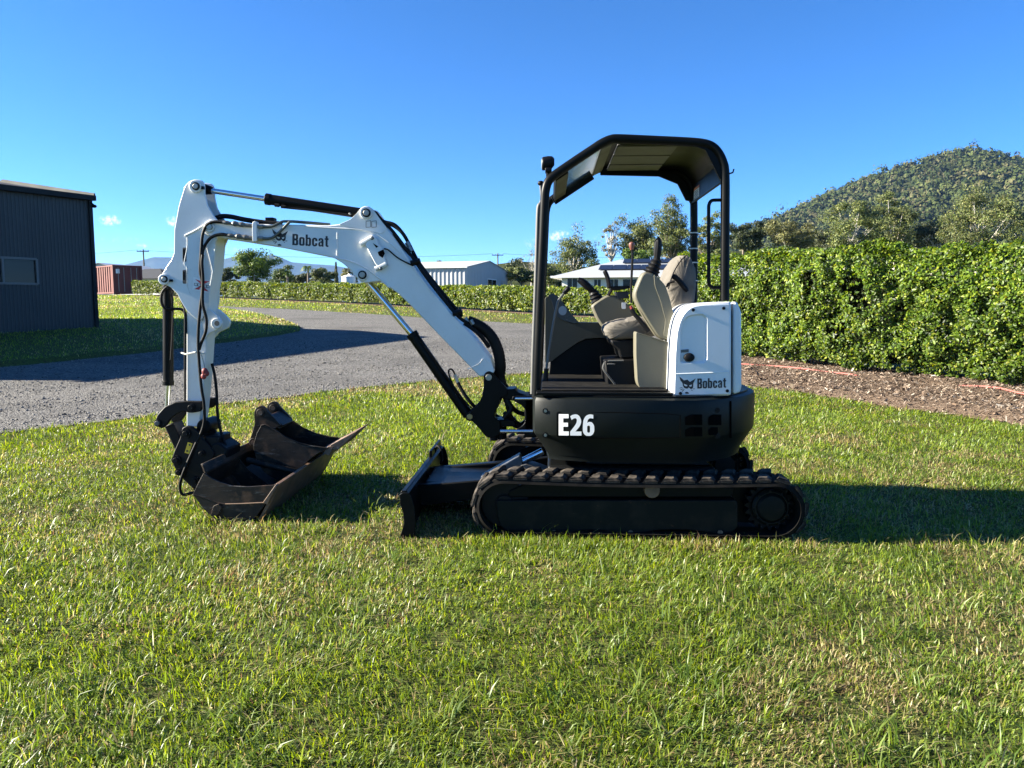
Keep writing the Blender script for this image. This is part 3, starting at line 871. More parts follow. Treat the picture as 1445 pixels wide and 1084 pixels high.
# shipping container
def frame_of(px_, py_, depth, ang):
    p = at(px_, py_, depth); c_, s_ = math.cos(ang), math.sin(ang)
    return lambda u, v, z=0.0: (p.x + u * c_ - v * s_, p.y + u * s_ + v * c_, z)
CD = 69.0
zC = at(161.5, 414.5, CD).z
_fc = frame_of(161.5, 414, CD, R(50))
fc = lambda u, v, z=0.0: _fc(u, v, z + zC)
cont = empty('shipping_container', fc(0, 0, 0), 'rusty red brown shipping container beyond the island lawn', 'container')
cw, cl_, chh = 2.44, 6.06, 2.59
xy = lambda u, v: fc(u, v)[:2]
ribbed(MB(), xy(0, cl_), xy(0, 0), .12 + zC, chh - .1 + zC, 0.55, 0.07, Vector(xy(-1, 0)) - Vector(xy(0, 0))).build('side_wall', 'container', cont, smooth=False)
ribbed(MB(), xy(cw, 0), xy(cw, cl_), .12 + zC, chh - .1 + zC, 0.55, 0.07, Vector(xy(1, 0)) - Vector(xy(0, 0))).build('side_wall', 'container', cont, smooth=False)
slab3(MB(), [fc(0, 0, chh), fc(cw, 0, chh), fc(cw, cl_, chh), fc(0, cl_, chh)], .06).build('roof', 'container', cont)
fr = MB()
uu = Vector(fc(1, 0)) - Vector(fc(0, 0)); vv = Vector(fc(0, 1)) - Vector(fc(0, 0))
for u, v in ((0, 0), (cw, 0), (0, cl_), (cw, cl_)):
    bar(fr, fc(u, v, 0), fc(u, v, chh + .02), uu, vv, .09, .09)
for v in (0, cl_):
    bar(fr, fc(.09, v, .08), fc(cw - .09, v, .08), UPV, vv, .075, .07); bar(fr, fc(.09, v, chh - .06), fc(cw - .09, v, chh - .06), UPV, vv, .07, .07)
for u in (0, cw):
    bar(fr, fc(u, .09, .08), fc(u, cl_ - .09, .08), UPV, uu, .07, .07); bar(fr, fc(u, .09, chh - .06), fc(u, cl_ - .09, chh - .06), UPV, uu, .06, .06)
fr.build('corner_frame', 'container', cont)
for k, u0 in enumerate((.1, cw / 2 + .01)):
    d_ = MB(); ribbed(d_, xy(u0, 0.02), xy(u0 + cw / 2 - .11, 0.02), .16 + zC, chh - .14 + zC, .38, .03, Vector(xy(0, -1)) - Vector(xy(0, 0)))
    door = d_.build('door', 'container', cont, smooth=False)
    for q in (.3, .8):
        r_ = MB(); r_.cyl(fc(u0 + q, -.05, .2), fc(u0 + q, -.05, chh - .2), .022, n=8); r_.build('lock_rod', 'bolt', door)
MB().add([fc(.2, -.045, 1.85), fc(.52, -.045, 1.85), fc(.52, -.045, 2.25), fc(.2, -.045, 2.25)], [(0, 1, 2, 3)]).build('placard', 'decal_white', cont, smooth=False)
rr = fast_mesh('back_wall', [fc(0, cl_, .1), fc(cw, cl_, .1), fc(cw, cl_, chh), fc(0, cl_, chh)], [[0, 1, 2, 3]], 'container', None); rr.parent = cont
rr.matrix_parent_inverse = Matrix.Translation(ORG[cont]).inverted()

def gable_building(name, label, f, L, W_, ez_, rz_, zb, wallmat, roofmat, rib=None, ov=.25, ez2=None, cat='shed'):
    """long side along v (0..L), gable ends at v = 0 and L; u 0..W"""
    ez2 = ez_ if ez2 is None else ez2
    e = empty(name, f(0, 0, zb), label, cat)
    um = W_ / 2
    gz = lambda t: (ez_ + (rz_ - ez_) * (t / .5)) if t < .5 else (ez2 + (rz_ - ez2) * ((1 - t) / .5))
    X = lambda u, v: Vector(f(u, v)[:2])
    ru = X(1, 0) - X(0, 0); rv = X(0, 1) - X(0, 0)
    p_ = rib or 50
    for nm, A, B, zt, o_ in (('side_wall', X(0, L), X(0, 0), ez_, -ru), ('side_wall', X(W_, 0), X(W_, L), ez2, ru), ('gable_wall', X(0, 0), X(W_, 0), gz, -rv), ('gable_wall', X(W_, L), X(0, L), lambda t: gz(1 - t), rv)):
        if rib: ribbed(MB(), A, B, zb, zt, p_, p_ * .12, o_).build(nm, wallmat, e, smooth=False)
        else:
            pts = [0, .5, 1] if callable(zt) else [0, 1]
            vs = []
            for t in pts:
                q = A.lerp(B, t); vs.append((q.x, q.y, zt(t) if callable(zt) else zt))
            MB().add([(A.x, A.y, zb), (B.x, B.y, zb)] + vs[::-1], [tuple(range(2 + len(vs)))]).build(nm, wallmat, e, smooth=False)
    s1_ = (rz_ - ez_) / um; s2_ = (rz_ - ez2) / um
    slab3(MB(), [f(-ov, -ov, ez_ - s1_ * ov + .04), f(um, -ov, rz_ + .04), f(um, L + ov, rz_ + .04), f(-ov, L + ov, ez_ - s1_ * ov + .04)], .05).build('roof', roofmat, e)
    slab3(MB(), [f(W_ + ov, -ov, ez2 - s2_ * ov + .04), f(um + .003, -ov, rz_ + .04), f(um + .003, L + ov, rz_ + .04), f(W_ + ov, L + ov, ez2 - s2_ * ov + .04)], .05).build('roof', roofmat, e)
    gt = MB(); bar(gt, f(-ov - .06, -ov, ez_ - s1_ * ov), f(-ov - .06, L + ov, ez_ - s1_ * ov), UPV, (ru.x, ru.y, 0), .07, .06); gt.build('gutter', 'frame_white', e)
    return e
# grey farm shed beyond the hedge
SD = 72.0
pc = at(658.5, 392, SD)
ang = R(75.5)
fs_ = lambda u, v, z=0.0: (pc.x + u * math.cos(ang) - v * math.sin(ang), pc.y + u * math.sin(ang) + v * math.cos(ang), z)
gz0 = float(zground(pc.x, pc.y)) - .2
gez = w(658.5, 376.5, SD)[1]
gs = gable_building('grey_farm_shed', 'grey ribbed steel farm shed with gable roof behind the low hedge', fs_, 7.6, 12.6, gez, gez + .85, gz0, 'zinc', 'zinc', rib=0.42, ov=.15)
def quad_on(f, u0, u1, v0, v1, za, zb2): return [f(u0, v0, za), f(u1, v1, za), f(u1, v1, zb2), f(u0, v0, zb2)]
wo = MB().add(quad_on(fs_, 5.7, 8.6, -.075, -.075, gez - 2.2, gez - .9), [(0, 1, 2, 3)]).build('window', 'frame_white', gs, smooth=False)
for a_, b_ in ((5.85, 7.1), (7.2, 8.45)):
    MB().add(quad_on(fs_, a_, b_, -.085, -.085, gez - 2.1, gez - 1.0), [(0, 1, 2, 3)]).build('pane', 'pane', wo, smooth=False)
MB().add(quad_on(fs_, 10.2, 11.6, -.075, -.075, gez - 3.1, gez - 1.0), [(0, 1, 2, 3)]).build('door', 'roof_pale', gs, smooth=False)
MB().add(quad_on(fs_, -.08, -.08, 4.6, 3.2, gez - 2.6, gez - 1.2), [(0, 1, 2, 3)]).build('window', 'pane', gs, smooth=False)

# white bungalow with solar panels
HD = 48.0
ph = at(793, 392, HD)
hang = R(-10)
fh_ = lambda u, v, z=0.0: (ph.x + u * math.cos(hang) - v * math.sin(hang), ph.y + u * math.sin(hang) + v * math.cos(hang), z)
pxm = HD / FOC
hez = w(793, 390.5, HD)[1]
hw, hl = 13.5, 8.0
bun = empty('white_bungalow', fh_(0, 0, hez - 2.4), 'white bungalow with pale hip roof and two rows of solar panels', 'house')
hzb = hez - 2.4
for nm, A, B in (('front_wall', (0, 0), (hw, 0)), ('side_wall', (0, hl), (0, 0)), ('side_wall', (hw, 0), (hw, hl)), ('back_wall', (hw, hl), (0, hl))):
    MB().add([fh_(*A, hzb), fh_(*B, hzb), fh_(*B, hez), fh_(*A, hez)], [(0, 1, 2, 3)]).build(nm, 'cream', bun, smooth=False)
ovh = .55
rzh = w(900, 366.5, HD + 3.5)[1]
c0, c1, c2, c3 = fh_(-ovh, -ovh, hez), fh_(hw + ovh, -ovh, hez), fh_(hw + ovh, hl + ovh, hez), fh_(-ovh, hl + ovh, hez)
rh = [(3.2, 4.0), (hw - 3.2, 4.0)]
r0, r1 = fh_(*rh[0], rzh), fh_(*rh[1], rzh)
for tri in ([c0, c1, r1, r0], [c1, c2, r1], [c2, c3, r0, r1], [c3, c0, r0]):
    slab3(MB(), tri, .06).build('roof', 'roof_pale', bun)
gt = MB(); bar(gt, fh_(-ovh, -ovh - .05, hez - .03), fh_(hw + ovh, -ovh - .05, hez - .03), UPV, (0, 1, 0), .06, .05); bar(gt, fh_(-ovh - .05, -ovh, hez - .03), fh_(-ovh - .05, hl + ovh, hez - .03), UPV, (1, 0, 0), .06, .05)
gt.build('gutter', 'frame_white', bun)
nrm_s = (rzh - hez) / (4.0 + ovh)
def roofpt(u, v, lift=.09): return fh_(u, v, hez + (v + ovh) * nrm_s + lift)
for v0, v1, u0, nP in ((.85, 2.05, 2.15, 6), (2.65, 3.75, 3.5, 5)):
    for k in range(nP):
        a_ = u0 + k * 0.86; slab3(MB(), [roofpt(a_, v0), roofpt(a_ + .83, v0), roofpt(a_ + .83, v1), roofpt(a_, v1)], .04).build('solar_panel', 'solar', bun)
for u0, u1, za, zb2 in ((.35, .95, hez - .78, hez - .12), (2.0, 2.4, hez - 1.2, hez - .2), (2.95, 3.45, hez - 1.4, hez - .2), (3.75, 5.4, hez - .9, hez - .2), (6.2, 7.4, hez - 1.0, hez - .2)):
    wo = MB().add(quad_on(fh_, u0 - .05, u1 + .05, -.02, -.02, za - .05, zb2 + .05), [(0, 1, 2, 3)]).build('window', 'frame_white', bun, smooth=False)
    mid = (u0 + u1) / 2
    for a_, b_ in ((u0, mid - .02), (mid + .02, u1)):
        MB().add(quad_on(fh_, a_, b_, -.035, -.035, za, zb2), [(0, 1, 2, 3)]).build('pane', 'pane', wo, smooth=False)

# long pale roof behind the container, blue-grey roof behind the hedge
f1 = frame_of(118, 392, 100, R(-8))
gable_building('pale_long_shed', 'long pale metal roof showing above the shipping container', f1, 9, 5.0, w(118, 379, 100)[1], w(118, 371.5, 100)[1], 2.0, 'zinc', 'roof_pale', ov=.3)
f2 = frame_of(206, 395, 84, R(-20))
hh2 = empty('grey_roofed_house', f2(0, 0, 2.0), 'house with blue grey hip roof half hidden behind the hedge and container', 'house')
e2z = w(206, 393, 84)[1]; r2z = w(190, 377, 84)[1]
cs = [f2(-7, 0, e2z), f2(2.7, 0, e2z), f2(2.7, 7, e2z), f2(-7, 7, e2z)]; ra, rb = f2(-4, 3.5, r2z), f2(-1.6, 3.5, r2z)
for tri in ([cs[0], cs[1], rb, ra], [cs[1], cs[2], rb], [cs[2], cs[3], ra, rb], [cs[3], cs[0], ra]):
    slab3(MB(), tri, .06).build('roof', 'roof_grey', hh2)
for A, B in (((-6.5, .5), (2.2, .5)), ((2.2, .5), (2.2, 6.5)), ((-6.5, 6.5), (-6.5, .5)), ((2.2, 6.5), (-6.5, 6.5))):
    MB().add([f2(*A, 2.0), f2(*B, 2.0), f2(*B, e2z), f2(*A, e2z)], [(0, 1, 2, 3)]).build('wall', 'cream', hh2, smooth=False)

# white water tank
tp = at(492, 392, 52)
tgz = float(zground(tp.x, tp.y)) - .1
tk = empty('water_tank', (tp.x, tp.y, tgz), 'round white water tank behind the low hedge', 'tank')
rt = 9.6 * 52 / FOC
tz = w(492, 391.5, 52)[1]
MB().cyl((tp.x, tp.y, tgz), (tp.x, tp.y, tz), rt, n=32).build('tank_wall', 'tank', tk, ang=40)
MB().loft([[(tp.x + rr_ * math.cos(2 * math.pi * i / 28), tp.y + rr_ * math.sin(2 * math.pi * i / 28), z_) for i in range(28)] for rr_, z_ in ((rt * 1.03, tz), (rt * 1.03, tz + .05), (rt * .6, tz + .13), (rt * .3, tz + .16))]).build('lid', 'tank', tk)
MB().cyl((tp.x + .1, tp.y, tz + .12), (tp.x + .1, tp.y, tz + .24), .14, n=14).build('hatch', 'tank', tk)

# power poles and lines
def power_pole(px_, top, depth, label):
    b_ = at(px_, 392, depth); zt__ = w(px_, top, depth)[1]
    e = empty('power_pole', (b_.x, b_.y, 2.0), label, 'power pole', 'power poles along the far road')
    MB().tube([(b_.x, b_.y, 2.0), (b_.x, b_.y, zt__)], [.17, .12], 9).build('post', 'pole', e)
    MB().box(b_.x - 1.1, b_.x + 1.1, b_.y - .19, b_.y - .11, zt__ - .45, zt__ - .3).build('crossarm', 'pole', e)
    for dx_ in (-1, -.4, .4, 1):
        MB().cyl((b_.x + dx_, b_.y - .15, zt__ - .3), (b_.x + dx_, b_.y - .15, zt__ - .1), .05, n=8).build('insulator', 'grey_steel', e)
    return b_, zt__
p1_, z1_ = power_pole(204, 352, 135, 'timber power pole above the blue grey roof near the container')
p2_, z2_ = power_pole(702.5, 357.5, 150, 'timber power pole behind the grey farm shed')
p3_, z3_ = at(-160, 392, 130), w(-160, 344, 130)[1]
def wire(a_, za, b_, zb2, sag, dx_, label):
    pts = []
    for i in range(17):
        t = i / 16; pts.append((a_.x + (b_.x - a_.x) * t + dx_, a_.y + (b_.y - a_.y) * t - .15, za + (zb2 - za) * t - sag * 4 * t * (1 - t) - .1))
    tag(MB().tube(pts, .022, 5).build('power_line', 'wire'), label, 'power line', 'power lines between the poles')
wire(p1_, z1_, p2_, z2_, 1.0, -1, 'thin power line strung between the two far poles')
wire(p3_, z3_, p1_, z1_, 1.4, -1, 'thin power line running left from the pole by the container')
px4 = Vector((p2_.x + 55, p2_.y + 10, 0))
wire(p2_, z2_, px4, z2_ + 1, 1.0, 1, 'thin power line running right from the pole behind the farm shed')
# ================================================================== TREES
M['bark'] = paint('grey_brown_bark', (0.20, 0.165, 0.13), 0.9, (0.09, 0.07, 0.055), 0.5, scale=3)
M['bark_pale'] = paint('pale_gum_bark', (0.50, 0.46, 0.39), 0.8, (0.25, 0.2, 0.16), 0.4, scale=2)
GUM = [(.088, .118, .034), (.138, .168, .046), (.188, .202, .062), (.052, .074, .026)]
DARK = [(.030, .045, .018), (.048, .066, .024), (.070, .085, .032)]
LUSH = [(.050, .092, .016), (.085, .140, .022), (.120, .175, .030)]
OLIVE = [(.120, .125, .042), (.165, .165, .058), (.205, .195, .075), (.075, .085, .032)]
def tree(name, label, px_, depth, top, bot, half, pal, bark='bark', n_leaf=3200, clumps=34, leaf=2.6, flat=0.62, spread=1.0, seed=0, cr=0.30, trunk_r=None, hollow=0.35, group='trees behind the hedges', droop=0.5, dead=False, limbs=True, zoff=None):
    """crown given by its outline in the photo at a chosen distance, turned into metres there"""
    rg = np.random.default_rng(seed + 100); n_leaf = int(n_leaf * 2.1)
    k = depth / FOC
    c0 = at(px_, (top + bot) / 2, depth)
    zb = float(zground(c0.x, c0.y)) if zoff is None else zoff
    rx = half * k; rz_ = (bot - top) / 2 * k
    base = Vector((c0.x + rg.normal(0, .06) * rx, depth + rg.normal(0, .2), zb))
    e = empty(name, base, label, 'tree', group)
    ztop = c0.z + rz_; H = ztop - zb
    tr = trunk_r or max(.09, H * .018)
    fork = Vector((base.x + rg.normal(0, .1) * rx, base.y, c0.z - rz_ * (0.75 if limbs else .2)))
    if fork.z < zb + .3 * H: fork.z = zb + .3 * H
    T = MB()
    bend = Vector((rg.normal(0, .05) * rx, rg.normal(0, .05) * rx, 0))
    T.tube([base, base.lerp(fork, .5) + bend, fork], [tr, tr * .8, tr * .62], 7)
    cl = []
    for i in range(clumps):
        v = rg.normal(size=3); v /= np.linalg.norm(v) + 1e-6
        r_ = hollow + (1 - hollow) * rg.random() ** .6
        # a crown with lobes: the outline pulls in and out with direction
        lob = 0.94 + 0.34 * math.sin(3 * math.atan2(v[2], v[0]) + seed) * .6 + rg.normal(0, .08)
        p = Vector((c0.x + v[0] * rx * r_ * lob * spread, depth + v[1] * rx * .8 * r_ * lob, c0.z + v[2] * rz_ * r_ * max(.55, lob)))
        cl.append(p)
    if limbs:
        for p in cl[: max(6, int(clumps * .6))]:
            m1 = fork.lerp(p, .5) + Vector((rg.normal(0, .08) * rx, rg.normal(0, .08) * rx, rg.random() * .10 * rz_ - .12 * rz_))
            T.tube([fork - Vector((0, 0, rg.random() * .2 * rz_)), m1, p], [tr * .42, tr * .22, tr * .07], 5)
            if dead:
                for _ in range(3):
                    q = p + Vector((rg.normal(0, .25) * rx, rg.normal(0, .2) * rx, abs(rg.normal(0, .25)) * rz_))
                    T.tube([m1.lerp(p, rg.random()), q], [tr * .1, tr * .03], 4)
    T.build('trunk', bark, e, smooth=True, ang=60)
    if n_leaf:
        ci = rg.integers(0, clumps, n_leaf)
        CC = np.array([tuple(p) for p in cl])[ci]
        rad = cr * min(rx, rz_ * 1.3) * (0.6 + .8 * np.random.default_rng(seed + 5).random(clumps))[ci]
        d_ = rg.normal(size=(n_leaf, 3)); d_ /= np.linalg.norm(d_, axis=1, keepdims=True)
        rr_ = rg.random(n_leaf) ** .45
        P_ = CC + d_ * (rad * rr_)[:, None] * np.array([1.15, 1.15, flat])
        cols = np.array(pal)[rg.integers(0, len(pal), n_leaf)] * (0.75 + .5 * np.random.default_rng(seed + 9).random(clumps))[ci][:, None] * rg.uniform(.8, 1.2, (n_leaf, 1))
        leaves('crown', P_, d_ + rg.normal(0, .6, (n_leaf, 3)) + np.array([0, 0, .4]), leaf * k, 0.55, cols, 'tree_leaf', e, droop=droop)
    return e

# beyond the low hedge, left part
tree('leafy_tree', 'bright green spreading tree with bumpy crown above the low hedge', 360, 74, 350, 400, 30, LUSH, n_leaf=5200, clumps=46, leaf=3.0, seed=1, cr=.33, limbs=False, hollow=.2)
tree('leafy_tree', 'short dark green tree just right of the bright spreading tree', 398, 80, 374, 402, 18, [(.045, .075, .018), (.075, .11, .024)], n_leaf=2200, clumps=24, seed=2, limbs=False, hollow=.15, cr=.36)
tree('leafy_tree', 'small dark tree left of the bright spreading tree behind the arm', 322, 82, 378, 402, 14, DARK, n_leaf=1600, clumps=18, seed=3, limbs=False, hollow=.15, cr=.36)
tree('leafy_tree', 'wide dome shaped dark tree under the boom lettering', 452, 78, 379, 402, 25, [(.042, .062, .020), (.065, .088, .026), (.09, .112, .034)], n_leaf=3200, clumps=30, seed=4, limbs=False, hollow=.15, cr=.34)
tree('leafy_tree', 'low mixed shrubby tree beside the pointed pine', 425, 86, 384, 404, 16, DARK, n_leaf=1500, clumps=18, seed=5, limbs=False, hollow=.15, cr=.36)
tree('leafy_tree', 'thin brownish tree next to the white water tank', 494, 95, 377, 402, 14, OLIVE, n_leaf=1000, clumps=18, seed=6, limbs=True, hollow=.3)
tree('leafy_tree', 'pale green low tree far left above the hedge beside the arm', 226, 160, 383, 400, 22, [(.10, .12, .045), (.14, .15, .06)], n_leaf=1500, clumps=22, seed=7, limbs=False, hollow=.15, cr=.36)
tree('leafy_tree', 'pale olive row tree above the blue grey roof', 196, 165, 384, 400, 16, OLIVE, n_leaf=1100, clumps=18, seed=8, limbs=False, hollow=.15, cr=.36)
tree('leafy_tree', 'small tree poking above the farm shed roof', 620, 110, 362, 392, 7, GUM, n_leaf=700, clumps=12, seed=9, limbs=False, hollow=.1, cr=.4)
tree('leafy_tree', 'small dark tree left of the one above the farm shed roof', 604, 112, 369, 392, 6, DARK, n_leaf=500, clumps=10, seed=10, limbs=False, hollow=.1, cr=.4)
# pointed pine
pp = at(474.5, 392, 100); k_ = 100 / FOC
pine = empty('pine_tree', (pp.x, pp.y, 2.0), 'slim pointed dark pine left of the white tank', 'tree', 'trees behind the hedges')
zt__ = w(474.5, 370, 100)[1]
MB().tube([(pp.x, pp.y, 2.0), (pp.x, pp.y, zt__)], [.12, .02], 6).build('trunk', 'bark', pine)
nn_ = 1300; t_ = rng.random(nn_) ** .8; a_ = rng.uniform(0, 6.28, nn_); r_ = (1 - t_) * 5.4 * k_ * rng.uniform(.5, 1, nn_) + .05
leaves('crown', np.stack([pp.x + r_ * np.cos(a_), pp.y + r_ * np.sin(a_), 2.2 + (zt__ - 2.2) * t_], 1), np.stack([np.cos(a_), np.sin(a_), np.full(nn_, .5)], 1) + rng.normal(0, .4, (nn_, 3)), .22, .5, mixcol(DARK, nn_), 'tree_leaf', pine)
# palms
def palm(px_, depth, top, label, seed):
    rg = np.random.default_rng(seed); b_ = at(px_, 392, depth); k = depth / FOC; zc = w(px_, top + 5, depth)[1]
    e = empty('palm_tree', (b_.x, b_.y, 1.6), label, 'tree', 'trees behind the hedges')
    MB().tube([(b_.x, b_.y, 1.6), (b_.x + .1, b_.y, zc)], [.14, .1], 7).build('trunk', 'bark', e)
    V_, F_, C_ = [], [], []
    for i in range(18):
        a = rg.uniform(0, 6.28); up = rg.uniform(.1, 1.0); L_ = 11 * k * rg.uniform(.8, 1.15); pts = []
        for j in range(7):
            t = j / 6; pts.append(Vector((b_.x + math.cos(a) * L_ * t * (1 - .2 * t), b_.y + math.sin(a) * L_ * t * (1 - .2 * t), zc + L_ * (up * t - (up + .55) * t * t))))
        for j in range(6):
            for sgn in (-1, 1):
                sd = Vector((-math.sin(a), math.cos(a), -.5 * sgn * sgn)) * sgn
                wv = L_ * .16 * math.sin(math.pi * (j + .6) / 7)
                n0 = len(V_); V_ += [tuple(pts[j]), tuple(pts[j + 1]), tuple(pts[j] + (pts[j + 1] - pts[j]) * 1.1 + sd * wv)]; F_.append((n0, n0 + 1, n0 + 2)); C_ += [np.array(LUSH[rg.integers(0, 3)]) * rg.uniform(.7, 1.1)] * 3
    fast_mesh('fronds', np.array(V_) - np.array(ORG[e]), F_, 'tree_leaf', np.array(C_), e)
palm(434, 84, 372, 'feathery palm showing above the dome shaped dark tree', 1)
palm(405, 76, 379, 'low bushy palm beside the bright spreading tree', 2)
palm(978, 75, 379, 'small palm behind the tall hedge by the rear canopy post', 3)

# gum trees behind the bungalow
tree('gum_tree', 'tall open gum tree rising behind the bungalow roof', 948, 92, 285, 372, 37, GUM, 'bark', n_leaf=5600, clumps=110, leaf=2.6, seed=21, cr=.22, hollow=.2, flat=.85)
tree('gum_tree', 'wide spreading gum behind the bungalow left of the tallest gum', 903, 96, 303, 374, 34, GUM, 'bark', n_leaf=5000, clumps=100, leaf=2.6, seed=51, cr=.22, hollow=.2, flat=.85)
tree('gum_tree', 'gum tree with loose crown left of the bungalow roof', 812, 90, 322, 400, 36, GUM, 'bark_pale', n_leaf=4200, clumps=84, leaf=2.5, seed=22, cr=.22, hollow=.25, flat=.8)
tree('gum_tree', 'slender sparse pale gum between the two taller gums', 862, 95, 306, 372, 16, [(.13, .13, .07), (.17, .165, .09)], 'bark_pale', n_leaf=700, clumps=40, leaf=2.2, seed=23, cr=.22, hollow=.3, flat=.9)
tree('gum_tree', 'bare grey branched gum beside the front canopy post', 752, 95, 336, 400, 14, [(.16, .15, .10)], 'bark_pale', n_leaf=160, clumps=20, leaf=2.2, seed=24, dead=True)
tree('leafy_tree', 'dense dark tree right behind the left end of the bungalow', 838, 72, 365, 402, 24, [(.045, .068, .018), (.07, .095, .024)], n_leaf=2600, clumps=28, seed=25, limbs=False, hollow=.15, cr=.34)
tree('leafy_tree', 'rounded bright bush tree peeping over the bungalow ridge', 893, 76, 350, 378, 26, LUSH, n_leaf=2400, clumps=26, seed=26, limbs=False, hollow=.15, cr=.34)
tree('leafy_tree', 'green leafy tree between the farm shed and the canopy post', 737, 84, 376, 404, 24, GUM, n_leaf=2600, clumps=30, seed=27, limbs=True, hollow=.2, cr=.3)
tree('leafy_tree', 'low green tree behind the front canopy post and hedge', 775, 78, 372, 408, 20, [(.055, .085, .02), (.085, .115, .03), (.115, .135, .04)], n_leaf=2400, clumps=28, seed=28, limbs=False, hollow=.15, cr=.33)
tree('leafy_tree', 'dark wooded tree on the rise right of the farm shed', 722, 120, 369, 400, 22, DARK, n_leaf=2200, clumps=26, seed=29, limbs=False, hollow=.15, cr=.34)
tree('gum_tree', 'gum tree seen between the two rear canopy posts', 1000, 88, 298, 372, 26, GUM, 'bark', n_leaf=3000, clumps=50, leaf=2.7, seed=30, cr=.28)
tree('leafy_tree', 'dark bushy tree just right of the rear canopy post', 1052, 85, 311, 362, 26, DARK, n_leaf=4200, clumps=40, leaf=2.8, seed=31, cr=.30, limbs=False, hollow=.2)
# gum trees above the tall hedge, in front of the hill
tree('gum_tree', 'olive brown gum at the foot of the hill left of the tall gums', 1117, 84, 308, 366, 34, OLIVE, 'bark_pale', n_leaf=4200, clumps=44, leaf=2.7, seed=32, cr=.30)
tree('gum_tree', 'gum with white forked trunk in the middle above the hedge', 1204, 82, 283, 366, 40, GUM, 'bark_pale', n_leaf=5200, clumps=54, leaf=2.8, seed=33, cr=.27)
tree('gum_tree', 'tall full gum above the highest part of the hedge middle', 1262, 88, 270, 362, 34, GUM + [(.13, .14, .05)], 'bark_pale', n_leaf=5200, clumps=50, leaf=2.8, seed=34, cr=.27)
tree('gum_tree', 'broad gum with leaning white limbs at the right edge', 1388, 76, 266, 360, 58, GUM + [(.14, .14, .06)], 'bark_pale', n_leaf=8200, clumps=72, leaf=2.8, seed=35, cr=.22)
tree('gum_tree', 'dark low gum between the full gum and the broad right gum', 1312, 90, 308, 362, 30, [(.048, .062, .026), (.078, .09, .036)], 'bark_pale', n_leaf=2600, clumps=36, leaf=2.8, seed=36, cr=.28)
tree('gum_tree', 'olive gum crown cut by the right frame edge', 1462, 84, 292, 366, 36, GUM, 'bark_pale', n_leaf=3600, clumps=40, leaf=2.8, seed=37, cr=.27)
tree('leafy_tree', 'dark low tree behind the hedge below the white forked gum', 1160, 92, 325, 366, 32, [(.05, .062, .028), (.08, .09, .038)], n_leaf=2600, clumps=32, seed=38, limbs=False, hollow=.2)

# ================================================================== HILLS
def ridge_hill(name, ridge_px, D, Dfront, seed, mat, label, rough=0.03, rows=26, per=4):
    """hill whose skyline passes through photo points at distance D and that runs forward to Dfront"""
    xs_ = np.array([p[0] for p in ridge_px], float); ys_ = np.array([p[1] for p in ridge_px], float)
    n_ = int((xs_[-1] - xs_[0]) / per)
    px_ = np.linspace(xs_[0], xs_[-1], n_); py_ = np.interp(px_, xs_, ys_)
    top = np.array([tuple(at(a, b_, D)) for a, b_ in zip(px_, py_)])
    P_ = []
    for j in range(rows):
        t = j / (rows - 1)                      # 0 foot .. 0.72 ridge .. 1 back
        if t <= .72: q = t / .72; hh_ = q ** 1.15; yy = Dfront + (D - Dfront) * q
        else: q = (t - .72) / .28; hh_ = 1 - q ** 1.5; yy = D + (D - Dfront) * .7 * q
        X_ = top[:, 0] * (0.35 + .65 * yy / D) if D < 2000 else top[:, 0] * yy / D
        spur = (fbm(X_ / (D * .09), np.full(n_, yy / (D * .16)), seed, 4) - .5) * rough * D * math.sin(math.pi * min(1, t / .72)) 
        Z_ = np.maximum(0, top[:, 2]) * hh_ + spur
        P_.append(np.stack([X_, np.full(n_, yy), Z_], 1))
    P_ = np.array(P_)
    ii = (np.arange(rows - 1)[:, None] * n_ + np.arange(n_ - 1)[None, :]).ravel()
    F_ = np.stack([ii, ii + 1, ii + n_ + 1, ii + n_], 1)
    o = fast_mesh(name, P_.reshape(-1, 3), F_, mat, smooth=True)
    tag(o, label, 'hill', kind='structure')
    return P_, top
m, n, l, b = new_mat('far_forested_slope'); setc(b, (0.05, 0.06, 0.03), 1.0, 0, 0.0)
o, h = noise_mix(n, l, (0.020, 0.030, 0.020), (0.045, 0.050, 0.034), 0.012, 0.4, 0.65, 10)
l.new(o, b.inputs['Base Color']); M['farslope'] = m
m, n, l, b = new_mat('hill_understorey'); setc(b, (0.04, 0.05, 0.02), 1.0, 0, 0.0)
o, h = noise_mix(n, l, (0.022, 0.030, 0.013), (0.060, 0.064, 0.028), 0.05, 0.4, 0.65, 10)
l.new(o, b.inputs['Base Color']); add_bump(n, l, b, h, 1.0, 3.0); M['hillmat'] = m
HP_, HT = ridge_hill('wooded_hill', [(940, 372), (1000, 352), (1080, 321), (1120, 302), (1170, 278), (1220, 256), (1280, 236), (1330, 223), (1375, 214), (1400, 221), (1430, 226), (1480, 231), (1560, 262), (1700, 300), (1900, 360), (2000, 372)], 900, 330, 5, 'hillmat', 'steep wooded hill rising behind the trees on the right')
ridge_hill('distant_range', [(-500, 388), (-200, 372), (60, 380), (130, 378), (174, 373), (217, 361.5), (244, 362), (290, 366), (318, 364), (346, 357), (358, 361), (366, 364), (382, 357), (396, 362), (412, 369), (440, 371.5), (470, 373.5), (520, 383), (580, 388), (640, 385), (760, 380), (900, 386), (1100, 380)], 6200, 4500, 8, 'farslope', 'distant blue mountain range on the left skyline', rough=0.004, rows=16, per=3)
ridge_hill('low_wooded_rise', [(640, 392), (690, 374), (735, 369), (780, 372), (840, 378), (900, 372), (960, 362), (1020, 356), (1080, 352), (1150, 360), (1250, 372)], 260, 190, 12, 'hillmat', 'low wooded rise behind the farm shed and bungalow', rough=.01)

